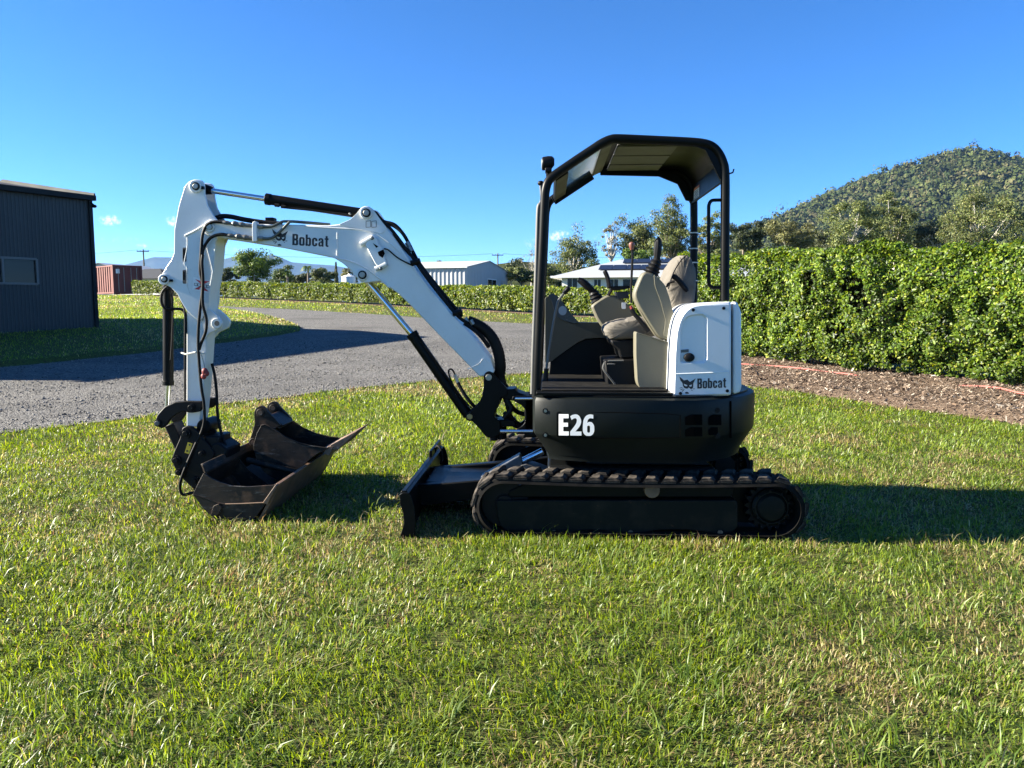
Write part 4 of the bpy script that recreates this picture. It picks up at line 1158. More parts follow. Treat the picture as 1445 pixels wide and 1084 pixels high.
# tree crowns covering the hill, each a clump of leaf sprays
def crowns(name, label, grid, n_, rad, seed, pal, rows_to=.74, per=24):
    rg = np.random.default_rng(seed); R_, K_, _ = grid.shape
    fi = rg.random(n_) ** .8 * (R_ - 1) * rows_to
    fj = np.where(rg.random(n_) < .93, rg.random(n_) * .62, rg.random(n_)) * (K_ - 1)
    i0 = fi.astype(int); j0 = fj.astype(int); a = (fi - i0)[:, None]; b_ = (fj - j0)[:, None]
    P_ = grid[i0, j0] * (1 - a) * (1 - b_) + grid[i0 + 1, j0] * a * (1 - b_) + grid[i0, j0 + 1] * (1 - a) * b_ + grid[i0 + 1, j0 + 1] * a * b_
    r_ = rad * rg.lognormal(0, .42, n_)
    cb = np.array(pal)[rg.integers(0, len(pal), n_)] * rg.uniform(.75, 1.25, (n_, 1)) * (0.65 + .7 * fbm(P_[:, 0] / 40, P_[:, 1] / 40 + P_[:, 2] / 30, 77, 3))[:, None]
    d_ = rg.normal(size=(n_, per, 3)); d_[:, :, 2] = np.abs(d_[:, :, 2]) - .25; d_[:, :, 1] -= .35
    d_ = unit(d_)
    C_ = P_[:, None, :] + np.array([0, 0, .8]) * r_[:, None, None] + d_ * (r_[:, None] * rg.uniform(.45, 1.0, (n_, per)))[:, :, None] * np.array([1, 1, 1.15])
    nn_ = (d_ + rg.normal(0, .16, d_.shape)).reshape(-1, 3)
    cols = (cb[:, None, :] * rg.uniform(.9, 1.1, (n_, per, 1))).reshape(-1, 3)
    o = leaves(name, C_.reshape(-1, 3), nn_, rad * .85, .9, cols, 'forest', fold=.10)
    return tag(o, label, 'forest', kind='stuff')
crowns('hill_forest', 'dense forest covering the steep hill', HP_, 7800, 3.1, 3, [(.036, .050, .016), (.050, .064, .021), (.068, .076, .028), (.090, .086, .040), (.024, .038, .014), (.060, .074, .023)])
TRACKS = []
# ================================================================== THE EXCAVATOR
YN, YC = 4.50, 5.275                 # near face of the near track, centre plane
def mir(y): return 2 * YC - y
Xc = w(903, 722, YN)[0]
EX = empty('excavator', (Xc, YC, 0), 'white and black mini excavator with open canopy parked on the lawn', 'excavator')

def pz(pts, Y0, Y1, name, mat, parent=EX, bevel=0.006, rnd=0, nr=4, **kw):
    o_ = PX(pts, Y0)
    if rnd: o_ = rounded(o_, rnd, nr)
    return MB().prism(o_, Y0, Y1).build(name, mat, parent, bevel=bevel, **kw)
def pin(px_, py_, Y0, r, parent, name='pin', mat='bolt', depth=.012, ring='black', rr=1.5):
    x, z = w(px_, py_, Y0)
    b_ = MB(); b_.ycyl(x, z, Y0 - depth, Y0 + .01, r, 18)
    o = b_.build(name, mat, parent, bevel=.002)
    if ring:
        MB().ycyl(x, z, Y0 - depth * .45, Y0 + .008, r * rr, 22).build('washer', ring, o)
    return o

# ---------------------------------------------------------------- tracks
cL = w(711, 722, YN); cR = w(1094, 722, YN)
rT = 0.178
zT = 0.197
def track_path(step):
    """closed outer line of the belt, clockwise seen from the near side, with (x, z, angle)"""
    pts = []
    xl, xr = cL[0], cR[0]
    n_ = int((xr - xl) / step)
    for i in range(n_):
        t = i / n_; pts.append((xl + (xr - xl) * t, zT + rT - .016 * math.sin(math.pi * t) , math.pi / 2))
    na = max(6, int(math.pi * rT / step))
    for i in range(na):
        a = math.pi / 2 - math.pi * i / na; pts.append((xr + rT * math.cos(a), zT + rT * math.sin(a), a))
    for i in range(n_):
        t = i / n_; pts.append((xr + (xl - xr) * t, zT - rT, -math.pi / 2))
    for i in range(na):
        a = -math.pi / 2 - math.pi * i / na; pts.append((xl + rT * math.cos(a), zT + rT * math.sin(a), a))
    return pts
lug_mesh = None
def build_track(y0, y1):
    path = track_path(.03)
    n_ = len(path)
    outer = [(x, z) for x, z, a in path]; inner = [(x - .028 * math.cos(a), z - .028 * math.sin(a)) for x, z, a in path]
    b_ = MB(); vs = []
    for (x, z), (xi, zi) in zip(outer, inner):
        vs += [(x, y0 + .012, z), (x, y1 - .012, z), (xi, y1, zi), (xi, y0, zi)]
    fs = []
    for i in range(n_):
        j = (i + 1) % n_
        for k in range(4):
            fs.append((i * 4 + k, i * 4 + (k + 1) % 4, j * 4 + (k + 1) % 4, j * 4 + k))
    b_.add(vs, fs)
    tr = b_.build('rubber_track', 'rubber', EX, ang=50)
    global lug_mesh
    if lug_mesh is None:
        # one tread block, running direction = x, outward = z
        L_ = MB()
        base = [(-.056, 0), (.026, 0), (.046, .05), (.054, .14), (-.018, .14), (-.034, .06)]
        topp = [(-.046, .006), (.002, .012), (.020, .05), (.030, .128), (-.010, .128), (-.026, .06)]
        L_.loft([[(x, y, -.004) for x, y in base], [(x, y, .009) for x, y in base], [(x, y, .021) for x, y in topp]])
        t_ = L_.build('tread_lug', 'lug', None, smooth=False)
        lug_mesh = t_.data; bpy.data.objects.remove(t_)
    lp = track_path(.0535); m_ = len(lp)
    for i, (x, z, a) in enumerate(lp):
        near = i % 2 == 0
        o = bpy.data.objects.new('tread_lug', lug_mesh)
        COL.objects.link(o); o.parent = tr
        yy = (y0 + .006) if near else (y1 - .006)
        rot = Matrix.Rotation(math.pi / 2 - a, 4, 'Y')
        if not near: rot = rot @ Matrix.Rotation(math.pi, 4, 'Z')
        o.matrix_local = Matrix.Translation(Vector((x, yy, z)) - ORG[EX]) @ rot
    return tr
for y0, near in ((YN, True), (mir(YN) - .30, False)):
    y1 = y0 + .30
    build_track(y0, y1)
    yf = y0 + .055
    # idler at the front, sprocket at the rear
    b_ = MB(); b_.ycyl(cL[0], zT, y0 + .09, y1 - .09, rT - .032, 32); b_.ycyl(cL[0], zT, y0 + .07, y1 - .07, .06, 20)
    b_.build('idler_wheel', 'steel_black', EX, bevel=.006)
    b_ = MB()
    nt_ = 19; ring = []
    for i in range(nt_ * 4):
        r_ = (rT - .03) if (i % 4) in (1, 2) else (rT - .052)
        a = 2 * math.pi * i / (nt_ * 4); ring.append((cR[0] + r_ * math.cos(a), zT + r_ * math.sin(a)))
    b_.prism(ring, y0 + .12, y1 - .12)
    sp = b_.build('drive_sprocket', 'steel_black', EX, ang=20)
    hx, hz = cR[0], zT + .002
    b_ = MB(); b_.loft([[(hx + r_ * math.cos(2 * math.pi * i / 36), y_, hz + r_ * math.sin(2 * math.pi * i / 36)) for i in range(36)] for r_, y_ in ((.112, y0 + .13), (.112, y0 + .085), (.098, y0 + .070), (.092, y0 + .070), (.090, y0 + .080), (.074, y0 + .060), (.040, y0 + .056))])
    b_.build('hub', 'frame_green', sp, ang=30)
    for i in range(9):
        a = 2 * math.pi * i / 9 + .3
        MB().ycyl(hx + .102 * math.cos(a), hz + .102 * math.sin(a), y0 + .068, y0 + .08, .007, 8).build('hub_bolt', 'steel_black', sp)
    # side frame
    prof = [(701, 706), (1038, 706), (1041, 710), (1041, 744), (1034, 751), (1016, 754), (1000, 752), (975, 748.5), (950, 748), (925, 749), (905, 753), (890, 755.5), (874, 753), (852, 749), (832, 748.5), (812, 750), (798, 754), (782, 755.5), (765, 754), (714, 751), (706, 742), (701, 727)]
    pf = PX(prof, YN + .055)
    b_ = MB(); b_.prism(pf, yf, yf + .19)
    fr_ = b_.build('track_frame', 'frame_green', EX, bevel=.006)
    pu = PX([(716, 704), (1020, 704), (1034, 704), (1038, 690), (1000, 684), (740, 684), (718, 694)], YN + .055)
    MB().prism(pu, yf + .028, yf + .17).build('track_frame_top', 'black', EX, bevel=.008)
    ig = [(cL[0] - .05, zT - rT + .05), (cR[0] + .05, zT - rT + .05), (cR[0] + .12, zT), (cR[0] + .05, zT + rT - .05), (cL[0] - .05, zT + rT - .05), (cL[0] - .12, zT)]
    MB().prism(ig, y1 - .09, y1 - .06).build('added_dark_plate', 'black', EX)  # added plate, no real part: keeps the gap by the sprocket dark
    for px_ in (782, 890, 1016):
        x, z = w(px_, 751.5, YN + .055)
        MB().ycyl(x, z, yf - .012, yf + .02, .0155, 10).build('roller_bolt', 'rustbolt' if 'rustbolt' in M else 'edge', fr_)
        MB().ycyl(x, z - .012, yf + .05, y1 - .05, .05, 16).build('bottom_roller', 'steel_black', fr_)
    x, z = w(920, 692, YN + .05)
    b_ = MB(); b_.ycyl(x, z, y0 + .035, y1 - .04, .046, 20); b_.build('carrier_roller', 'edge' if near else 'steel_black', EX, bevel=.005)
    TRACKS.append((cL[0] - .06, cR[0] + .06, y0 + .035, y1 - .02))
# carbody between the tracks and the slewing ring
xa, xb = Xc - .62, Xc + .60
b_ = MB(); b_.box(Xc - .55, Xc + .50, YN + .28, mir(YN) - .28, .16, .40); b_.build('carbody', 'black', EX, bevel=.02)
b_ = MB(); b_.cyl((Xc, YC, .40), (Xc, YC, .56), .42, .42, n=40); b_.build('slewing_ring', 'steel_black', EX, bevel=.008)
b_ = MB(); b_.loft([[(Xc + .50, YC - .42, .38), (Xc + .50, YC + .42, .38), (Xc + .34, YC + .40, .52), (Xc + .34, YC - .40, .52)], [(Xc - .3, YC - .42, .38), (Xc - .3, YC + .42, .38), (Xc - .3, YC + .40, .52), (Xc - .3, YC - .40, .52)]])
b_.build('swivel_cover', 'black', EX)

# ---------------------------------------------------------------- dozer blade
yb0, yb1 = YN + .0, mir(YN)
prof = PX([(563.5, 698), (568, 695.5), (577, 696), (581, 704), (584.5, 716), (586, 735), (585, 757), (583, 762), (562, 762), (566, 752), (570, 738), (568.5, 724), (564.5, 712)], yb0)
side = MB().prism(prof, yb0, yb0 + .016)
bl_path = PX([(562.5, 764), (567, 752), (570.5, 738), (569, 724), (565, 711), (563.5, 698)], yb0)
ol = shell_outline(bl_path, -.022)
bl = MB().prism(ol, yb0 + .016, yb1 - .016).build('dozer_blade', 'black', EX, bevel=.003)
side.build('blade_end_plate', 'black', bl, bevel=.003)
MB().prism(prof, yb1 - .016, yb1).build('blade_end_plate', 'black', bl, bevel=.003)
tp_ = PX([(563.5, 698.5), (565.5, 693.5), (572, 693.5), (577, 697)], yb0)
MB().prism(tp_, yb0 + .017, yb1 - .017).build('blade_top_rail', 'black', bl, bevel=.004)
ed = PX([(560, 765), (564, 756), (572, 756), (574, 765)], yb0)
MB().prism(ed, yb0 + .017, yb1 - .017).build('cutting_edge', 'steel_black', bl, bevel=.002)
# raised hose guard at the far end of the blade
xg, zg = w(564, 697, yb0); xg2, _ = w(578, 697, yb0)
MB().box(xg + .012, xg + .034, yb1 - .50, yb1 - .02, zg - .01, zg + .062).build('blade_upstand', 'black', bl, bevel=.006)
for sy in (YC - .30, YC + .24):
    MB().loft([[(xg + .02, sy, .07), (xg + .02, sy + .07, .07), (xg + .02, sy + .07, .215), (xg + .02, sy, .215)], [(cL[0] + .02, sy, .16), (cL[0] + .02, sy + .07, .16), (cL[0] + .02, sy + .07, .275), (cL[0] + .02, sy, .275)], [(Xc - .5, sy, .20), (Xc - .5, sy + .07, .20), (Xc - .5, sy + .07, .31), (Xc - .5, sy, .31)]]).build('blade_arm', 'black', EX, bevel=.008)
MB().box(xg + .06, Xc - .5, YC - .232, YC + .242, .12, .225).build('blade_cross_plate', 'black', EX, bevel=.01)
# lift cylinder under its guard
yl = YC - .05
gp = PX([(674, 675), (733, 642), (737, 649), (738, 654), (684, 682), (676, 681)], yl)
MB().prism(gp, yl - .06, yl + .10).build('cylinder_guard', 'grey_steel', EX, bevel=.004)
A = P3([(736, 652, yl)])[0]; B_ = P3([(766, 637, yl)])[0]
MB().cyl(A, B_, .026, n=18).build('blade_cylinder_rod', 'chrome', EX)
gp = PX([(735, 654), (743, 652), (790, 668), (786, 676), (760, 672)], yl)
MB().prism(gp, yl - .07, yl + .11).build('blade_cylinder_bracket', 'grey_steel', EX, bevel=.004)
hb = P3([(622, 655, YC + .4), (624, 646, YC + .4), (622, 634, YC + .4), (617, 629.5, YC + .42), (614, 637, YC + .45), (612, 650, YC + .5)])
MB().tube(spline(hb, 5), .009, 8).build('blade_hose', 'hose', EX)
hb = P3([(598, 669, YC + .06), (625, 675, YC + .02), (650, 681, YC), (672, 680, YC - .03)])
MB().tube(spline(hb, 5), .010, 8).build('blade_hose', 'hose', EX)

# ---------------------------------------------------------------- house (rotating platform)
rH = .768
zt_h = w(830, 563.5, YC - .745)[1]; zc_h = w(830, 620, YC - .745)[1]; zb_h = w(830, 649, YC - .70)[1]
xf = w(751, 600, YC - .68)[0]
xs_m = w(1031, 600, YC - .73)[0]
XH = Xc + .062
def house_ring(off, x_end=None):
    """plan outline, anticlockwise from the near front corner; off pulls it inwards"""
    pts = []
    r_ = rH - off
    yn = YC - .722 + off
    a0 = math.asin(max(-1, (yn - YC) / r_)) 
    pts += [(xf + off + .07, YC - .655 + off), (xf + off + .20, YC - .69 + off), (xf + .45, YC - .715 + off)]
    for i in range(25):
        a = a0 + (-2 * a0) * i / 24; pts.append((XH + r_ * math.cos(a), YC + r_ * math.sin(a)))
    pts += [(xf + .45, YC + .715 - off), (xf + off + .20, YC + .69 - off), (xf + off + .07, YC + .655 - off), (xf + off + .015, YC + .58 - off), (xf + off + .0, YC + .5 - off), (xf + off, YC - .5 + off), (xf + off + .015, YC - .61 + off)]
    return pts
levels = [(.09, zb_h - .03), (.085, zb_h), (.006, zc_h), (.0, zc_h + .015), (.0, zt_h - .03), (.008, zt_h - .008), (.03, zt_h)]
b_ = MB(); b_.loft([[(x, y, z) for x, y in house_ring(o_)] for o_, z in levels])
house = b_.build('house_body', 'black_body', EX, ang=30)
MB().loft([[(x, y, z) for x, y in house_ring(.12)] for z in (.50, zb_h - .02)]).build('house_underside', 'black', EX)
# seam to the counterweight, bolts, vents, number plate recess
def near_y(x, off=0.0):
    """near face of the house at x"""
    if x > XH + .26:
        return YC - math.sqrt(max(0, (rH - off) ** 2 - (x - XH) ** 2))
    R_ = house_ring(off)[:4]
    R_ = [p for p in R_]
    xs_ = [p[0] for p in R_]; ys_ = [p[1] for p in R_]
    return float(np.interp(x, xs_, ys_))
def on_house(px_, py_, d_=.002):
    Y = YC - .73
    for _ in range(6):
        x, z = w(px_, py_, Y); Y = near_y(x) - d_
    return (x, Y, z)
sm = [on_house(1031, y_, .0015) for y_ in (566, 590, 618)]
b_ = MB(); b_.tube(sm, .006, 6); b_.build('counterweight_seam', 'void', house)
for px_, py_ in ((769.6, 580), (769.6, 614), (1012, 579), (1012, 615)):
    x, y, z = on_house(px_, py_)
    o_ = MB().ycyl(x, z, y - .002, y + .02, .017, 20).build('bolt_recess', 'plastic_black', house)
    MB().ycyl(x, z, y - .006, y + .01, .0095, 12).build('bolt', 'bolt' if px_ < 900 else 'steel_black', o_)
for (x0_, x1_, y0_, y1_) in ((967, 991, 585, 600), (1000, 1018, 585, 600), (967, 991, 603, 616), (1000, 1013, 603, 614)):
    vs, fs = [], []
    for i in range(7):
        t = i / 6; xx = x0_ + (x1_ - x0_) * t
        vs += [on_house(xx, y0_ + max(0, 4 - 14 * t), .0035), on_house(xx, y1_, .0035)]
        if i: fs.append((2 * i - 2, 2 * i, 2 * i + 1, 2 * i - 1))
    MB().add(vs, fs).build('vent_slot', 'void', house, smooth=False)
# recessed panel line round the number and the long crease
pl = [on_house(a, b2, .0008) for a, b2 in ((786, 583), (788, 581.5), (860, 582), (940, 584), (960, 586), (960, 617), (940, 618), (860, 618.5), (789, 617.5), (786, 615.5), (786, 583))]
MB().tube(pl, .0026, 6).build('panel_groove', 'void', house)
# top deck and rim
MB().loft([[(x, y, z) for x, y in house_ring(.045)] for z in (zt_h - .004, zt_h + .012)]).build('deck', 'black', EX, bevel=.003)

# ---------------------------------------------------------------- lettering
def rrect(x0, y0, x1, y1, r, n=4):
    out = []
    for cx, cy, a0 in ((x1 - r, y0 + r, -90), (x1 - r, y1 - r, 0), (x0 + r, y1 - r, 90), (x0 + r, y0 + r, 180)):
        for i in range(n + 1):
            a = R(a0 + 90 * i / n); out.append((cx + r * math.cos(a), cy + r * math.sin(a)))
    return out
GL = {}
GL['B'] = (.50, [rounded([(0, 0), (.42, 0), (.50, .08), (.50, .44), (.44, .52), (.49, .58), (.49, .92), (.41, 1), (0, 1)], [0, .08, .06, .08, .03, .06, .06, .08, 0], 3), rrect(.19, .14, .31, .43, .05), rrect(.19, .60, .305, .86, .05)])
GL['o'] = (.46, [rrect(0, -.01, .46, .75, .15), rrect(.175, .13, .285, .61, .05)])
GL['b'] = (.46, [rounded([(0, 0), (.17, 0), (.17, .05), (.24, -.01), (.36, -.01), (.46, .10), (.46, .64), (.36, .75), (.24, .75), (.18, .70), (.18, 1), (0, 1)], [0, 0, 0, .05, .1, .1, .1, .1, .05, 0, 0, 0], 3), rrect(.18, .13, .285, .61, .05)])
GL['c'] = (.45, [rounded([(0, .12), (.12, -.01), (.33, -.01), (.45, .10), (.45, .28), (.28, .28), (.28, .16), (.225, .12), (.175, .16), (.175, .58), (.225, .62), (.28, .58), (.28, .46), (.45, .46), (.45, .64), (.33, .75), (.12, .75), (0, .62)], [.1, .1, .1, .1, 0, 0, .04, .04, .04, .04, .04, .04, 0, 0, .1, .1, .1, .1], 3)])
GL['a'] = (.45, [rounded([(0, .10), (.09, -.01), (.20, -.01), (.27, .06), (.28, 0), (.45, 0), (.44, .1), (.44, .62), (.33, .75), (.12, .75), (.01, .64), (.01, .50), (.17, .50), (.18, .60), (.22, .63), (.27, .59), (.27, .47), (.12, .42), (0, .30)], [.08, .08, .08, 0, 0, 0, 0, .1, .1, .1, .08, 0, 0, .03, .04, .04, .03, .08, .1], 3), rrect(.165, .12, .27, .34, .04)])
GL['t'] = (.32, [rounded([(.08, .62), (0, .62), (0, .75), (.08, .75), (.08, .95), (.25, .95), (.25, .75), (.33, .75), (.33, .62), (.25, .62), (.25, .17), (.27, .13), (.33, .13), (.33, 0), (.17, -.01), (.08, .08)], [0, 0, 0, 0, 0, 0, 0, 0, 0, 0, .04, .03, 0, .03, .08, .08], 3)])
GL['E'] = (.50, [[(0, 0), (.50, 0), (.50, .19), (.22, .19), (.22, .41), (.46, .41), (.46, .60), (.22, .60), (.22, .81), (.49, .81), (.49, 1), (0, 1)]])
GL['2'] = (.56, [rounded([(0, 0), (.56, 0), (.56, .19), (.26, .19), (.45, .40), (.54, .56), (.55, .75), (.44, .95), (.28, 1.01), (.08, .96), (.0, .90), (.07, .73), (.18, .80), (.27, .82), (.33, .77), (.33, .64), (.26, .50), (0, .18)], [0, 0, 0, 0, .05, .1, .1, .12, .12, .08, 0, 0, .05, .05, .05, .06, .06, 0], 3)])
GL['6'] = (.57, [rounded([(0, .15), (.14, -.01), (.43, -.01), (.57, .16), (.57, .48), (.45, .64), (.30, .65), (.22, .60), (.25, .76), (.37, .83), (.52, .80), (.52, .98), (.36, 1.01), (.16, .95), (.03, .75), (0, .45)], [.1, .1, .1, .1, .1, .1, .05, 0, .06, .06, 0, 0, .08, .12, .1, .1], 3), rrect(.215, .14, .36, .47, .065)])
def flat_shape(contours, place):
    """contours: outline then holes, as 2-D points; place maps a 2-D point to space"""
    polys = [[Vector((x, y, 0)) for x, y in c] for c in contours]
    tris = tessellate_polygon(polys)
    flat = [p for c in contours for p in c]
    return [place(x, y) for x, y in flat], [tuple(t) for t in tris]
def lettering(text, O, U, Vv, surf, name, mat, parent, gap=.075, cut=None):
    """O origin, U px step per letter-height along, Vv px step up; surf maps a pixel to space"""
    x = 0
    for ch_ in text:
        wd_, cs = GL[ch_]
        place = lambda a, b2, x0=x: surf(O[0] + U[0] * (a + x0) + Vv[0] * b2, O[1] + U[1] * (a + x0) + Vv[1] * b2)
        vs, fs = flat_shape(cs, place)
        MB().add(vs, fs).build(name, mat, parent, smooth=False)
        x += wd_ + gap
    return x
EMB = [[[(185, 175), (268, 245), (330, 232), (377, 272), (480, 210), (438, 295), (437, 345), (428, 388), (392, 405), (372, 385), (352, 372), (338, 392), (305, 395), (272, 380), (250, 345), (240, 292), (205, 250)], [(262, 306), (328, 330), (326, 350), (300, 354), (272, 336)], [(362, 336), (414, 320), (406, 354), (376, 362)]],
       [[(288, 462), (322, 450), (358, 470), (352, 488), (294, 486)]], [[(190, 380), (240, 370), (242, 380), (192, 390)]], [[(200, 412), (256, 392), (258, 402), (206, 422)]], [[(228, 442), (268, 404), (276, 412), (238, 450)]], [[(430, 396), (466, 390), (466, 400), (432, 406)]], [[(402, 412), (426, 430), (420, 436), (396, 418)]]]
def emblem(cx, cy, sc_, surf, parent):
    b_ = MB()
    for poly in EMB:
        vs, fs = flat_shape(poly, lambda a, b2: surf(cx + (a - 330) * sc_, cy + (b2 - 330) * sc_))
        b_.add(vs, fs)
    b_.build('emblem', 'decal_black', parent, smooth=False)

# E26 on the house side
lettering('E26', (788.5, 614.5), (28.3, .25), (0, -30), lambda a, b2: on_house(a, b2, .003), 'model_letter', 'decal_white', house, gap=.07)

# ---------------------------------------------------------------- white engine cover and hood
yE = YC - .63
cov = [(947, 561), (949, 500), (951, 470), (956, 449), (963, 436.5), (974, 429.5), (989, 427.5), (1033, 425.5), (1033, 559)]
ocov = rounded(PX(cov, yE), [.0, .02, .05, .05, .05, .05, .02, .0, .0], 4)
# the panel face with a pocket: outer skin, hole, pocket floor
cover = MB().prism(ocov, yE + .012, yE + .42).build('engine_cover', 'white_plastic', EX, bevel=.016, seg=3)
pk = rounded(PX([(959.5, 513), (959.5, 470), (962, 455), (969, 446), (983, 443), (993, 443), (998, 448), (998, 508), (994, 513)], yE), .02, 4)
def ring_face(outer, hole, y):
    polys = [outer, hole]
    return flat_shape(polys, lambda a, b2: (a, y, b2))
oin = [tuple(Vector(p) * .0 + Vector(p)) for p in rounded(PX([(952, 557.5), (953.5, 500), (956, 468), (961, 451), (968, 440), (977, 433.5), (990, 431.5), (1029, 430), (1029.5, 555.5)], yE), [.0, .02, .05, .05, .05, .05, .02, .0, .0], 4)]
vs, fs = ring_face(oin, pk, yE - .004)
skin = MB().add(vs, fs)
n_ = len(oin); k0 = len(skin.v)
skin.add([(a, yE - .004, b2) for a, b2 in oin] + [(a, yE + .0125, b2) for a, b2 in oin], [(i, (i + 1) % n_, n_ + (i + 1) % n_, n_ + i) for i in range(n_)])
n_ = len(pk)
cxp = sum(p[0] for p in pk) / n_; czp = sum(p[1] for p in pk) / n_
inn = [(cxp + (a - cxp) * .88, czp + (b2 - czp) * .92) for a, b2 in pk]
skin.add([(a, yE - .004, b2) for a, b2 in pk] + [(a, yE + .010, b2) for a, b2 in inn], [(i, (i + 1) % n_, n_ + (i + 1) % n_, n_ + i) for i in range(n_)])
skin.add([(a, yE + .010, b2) for a, b2 in inn], [tuple(range(n_))])
panel = skin.build('side_panel', 'white_plastic', EX, ang=40)
surfE = lambda a, b2: (lambda q: (q[0], yE - .0062, q[1]))(w(a, b2, yE - .0062))
lettering('Bobcat', (984, 548.5), (13.2, -.45), (.0, -14.2), surfE, 'brand_letter', 'decal_black', panel, gap=.085)
emblem(970, 543.5, .078, surfE, panel)
for px_, py_ in ((978, 437.5), (1021, 435), (960, 555), (1026, 551.5)):
    x, z = w(px_, py_, yE)
    MB().ycyl(x, z, yE - .010, yE + .004, .0095, 14).build('panel_bolt', 'plastic_black', panel)
la = P3([(964, 504, yE + .002), (968, 499, yE - .012), (976, 499, yE - .016), (981, 503, yE - .012)])
lt_ = MB(); x, z = w(972.5, 504.5, yE)
lt_.loft([[(x + rx_ * math.cos(2 * math.pi * i / 18), y_, z + rz2 * math.sin(2 * math.pi * i / 18)) for i in range(18)] for rx_, rz2, y_ in ((.032, .027, yE + .012), (.032, .027, yE - .004), (.027, .022, yE - .014), (.017, .013, yE - .018))])
lt_.build('latch', 'plastic_black', panel)
MB().prism(PX([(960, 494), (972, 493), (972, 497), (960, 498)], yE), yE + .004, yE + .011).build('latch_plate', 'grey_steel', panel)
# horizontal step above the lettering
q = [w(952.5, 528, yE), w(1029.3, 525, yE)]
MB().tube([(q[0][0], yE - .003, q[0][1]), (q[1][0], yE - .003, q[1][1])], .004, 6).build('panel_crease', 'white_plastic', panel)
# rear corner piece and hood behind the seat
rc_ = PX([(1035, 557), (1035, 425.5), (1041, 426.5), (1046.5, 441), (1047, 545), (1045, 553.5)], yE + .03)
MB().prism(rc_, yE + .03, yE + .42).build('rear_corner_panel', 'white_plastic', EX, bevel=.02, seg=3)
hx0 = w(990, 430, yE)[0]; hx1 = w(1046, 430, yE)[0]; hz1 = w(1000, 428, yE)[1]
MB().prism(rounded([(hx0 + .02, zt_h), (hx0 + .0, hz1 - .02), (hx0 + .05, hz1 - .015), (hx1 + .05, hz1 - .03), (hx1 + .08, hz1 - .12), (hx1 + .09, zt_h)], [0, .03, .03, .06, .06, 0], 4), yE + .43, YC + .60).build('engine_hood', 'white_plastic', EX, bevel=.02)

# ---------------------------------------------------------------- cab floor, seat, consoles, levers
xfl0 = w(757, 556, YC - .62)[0]; xfl1 = w(948, 556, YC - .62)[0]
MB().box(xfl0, xfl1, YC - .66, YC + .62, zt_h + .013, zt_h + .030).build('floor_plate', 'black', EX, bevel=.004)
MB().box(xfl0 + .03, xfl1 - .02, YC - .60, YC + .55, zt_h + .031, zt_h + .040).build('floor_mat', 'rubber', EX, bevel=.003)
yS0, yS1 = YC - .24, YC + .24
# seat base
pz([(862, 480), (900, 480), (900, 506), (876, 506), (873, 494), (864, 487)], yS0 + .03, yS1 - .03, 'seat_suspension', 'plastic_black', bevel=.01)
pz([(853, 509), (900, 507), (900, 556), (862, 556), (856, 540)], yS0 - .02, yS1, 'seat_box', 'plastic_black', bevel=.01)
for pts in ([(853, 512, yS0 - .03), (851, 520, yS0 - .04), (858, 530, yS0 - .04), (868, 543, yS0 - .03), (872, 552, yS0 - .02)], [(858, 509.5, yS0 - .03), (880, 509, yS0 - .03)], [(857, 514, yS0 - .035), (868, 514, yS0 - .03)]):
    MB().tube(spline(P3(pts), 5), .006, 6).build('seat_hose', 'grey_steel', EX)
def cushion(pts, Y0, Y1, name, mat, r_=.04, puff=.045, wob=.008, seed=0):
    """a soft pad: side outline run across with rounded, slightly rumpled sides"""
    ol_ = rounded(PX(pts, Y0), r_, 5)
    cx = sum(p[0] for p in ol_) / len(ol_); cz = sum(p[1] for p in ol_) / len(ol_)
    rings = []
    N_ = 11
    rg = np.random.default_rng(seed)
    for k in range(N_):
        t = k / (N_ - 1); e_ = abs(2 * t - 1)
        s_ = 1 - puff * 2.2 * e_ ** 5
        rings.append([(cx + (x - cx) * s_ + rg.normal(0, wob * .35), Y0 + (Y1 - Y0) * t + rg.normal(0, wob * .2), cz + (z - cz) * s_ + rg.normal(0, wob * .5)) for x, z in ol_])
    o = MB().loft(rings).build(name, mat, EX, ang=80)
    sb = o.modifiers.new('sub', 'SUBSURF'); sb.levels = 1; sb.render_levels = 1
    return o
cushion([(853, 463), (864, 455), (885, 451), (905, 447), (932, 452), (932, 474), (905, 479), (863, 480), (855, 473)], yS0, yS1, 'seat_cushion', 'fabric', .03, .05, .010, 3)
cushion([(941, 398), (948, 378), (958, 363), (966, 357.5), (976, 360), (983, 372), (986, 400), (982, 432), (972, 452), (955, 452), (946, 430), (941, 410)], yS0, yS1, 'seat_back', 'fabric', .035, .06, .012, 4)
# seam piping on the back
MB().tube(spline(P3([(943, 408, yS0 - .006), (950, 386, yS0 - .008), (960, 369, yS0 - .008), (969, 360, yS0 - .004)]), 5), .004, 6).build('seat_piping', 'plastic_black', EX)
# seat arm
MB().tube(spline(P3([(949, 389, yS0 - .05), (956, 394, yS0 - .055), (963, 402, yS0 - .055), (970, 411, yS0 - .05)]), 4), [.012] + [.017] * 11 + [.013], 8).build('seat_arm', 'plastic_black', EX)
MB().tube(spline(P3([(940, 405, yS0 - .02), (945, 399, yS0 - .03), (952, 397, yS0 - .04)]), 4), .009, 7).build('seat_belt', 'plastic_black', EX)
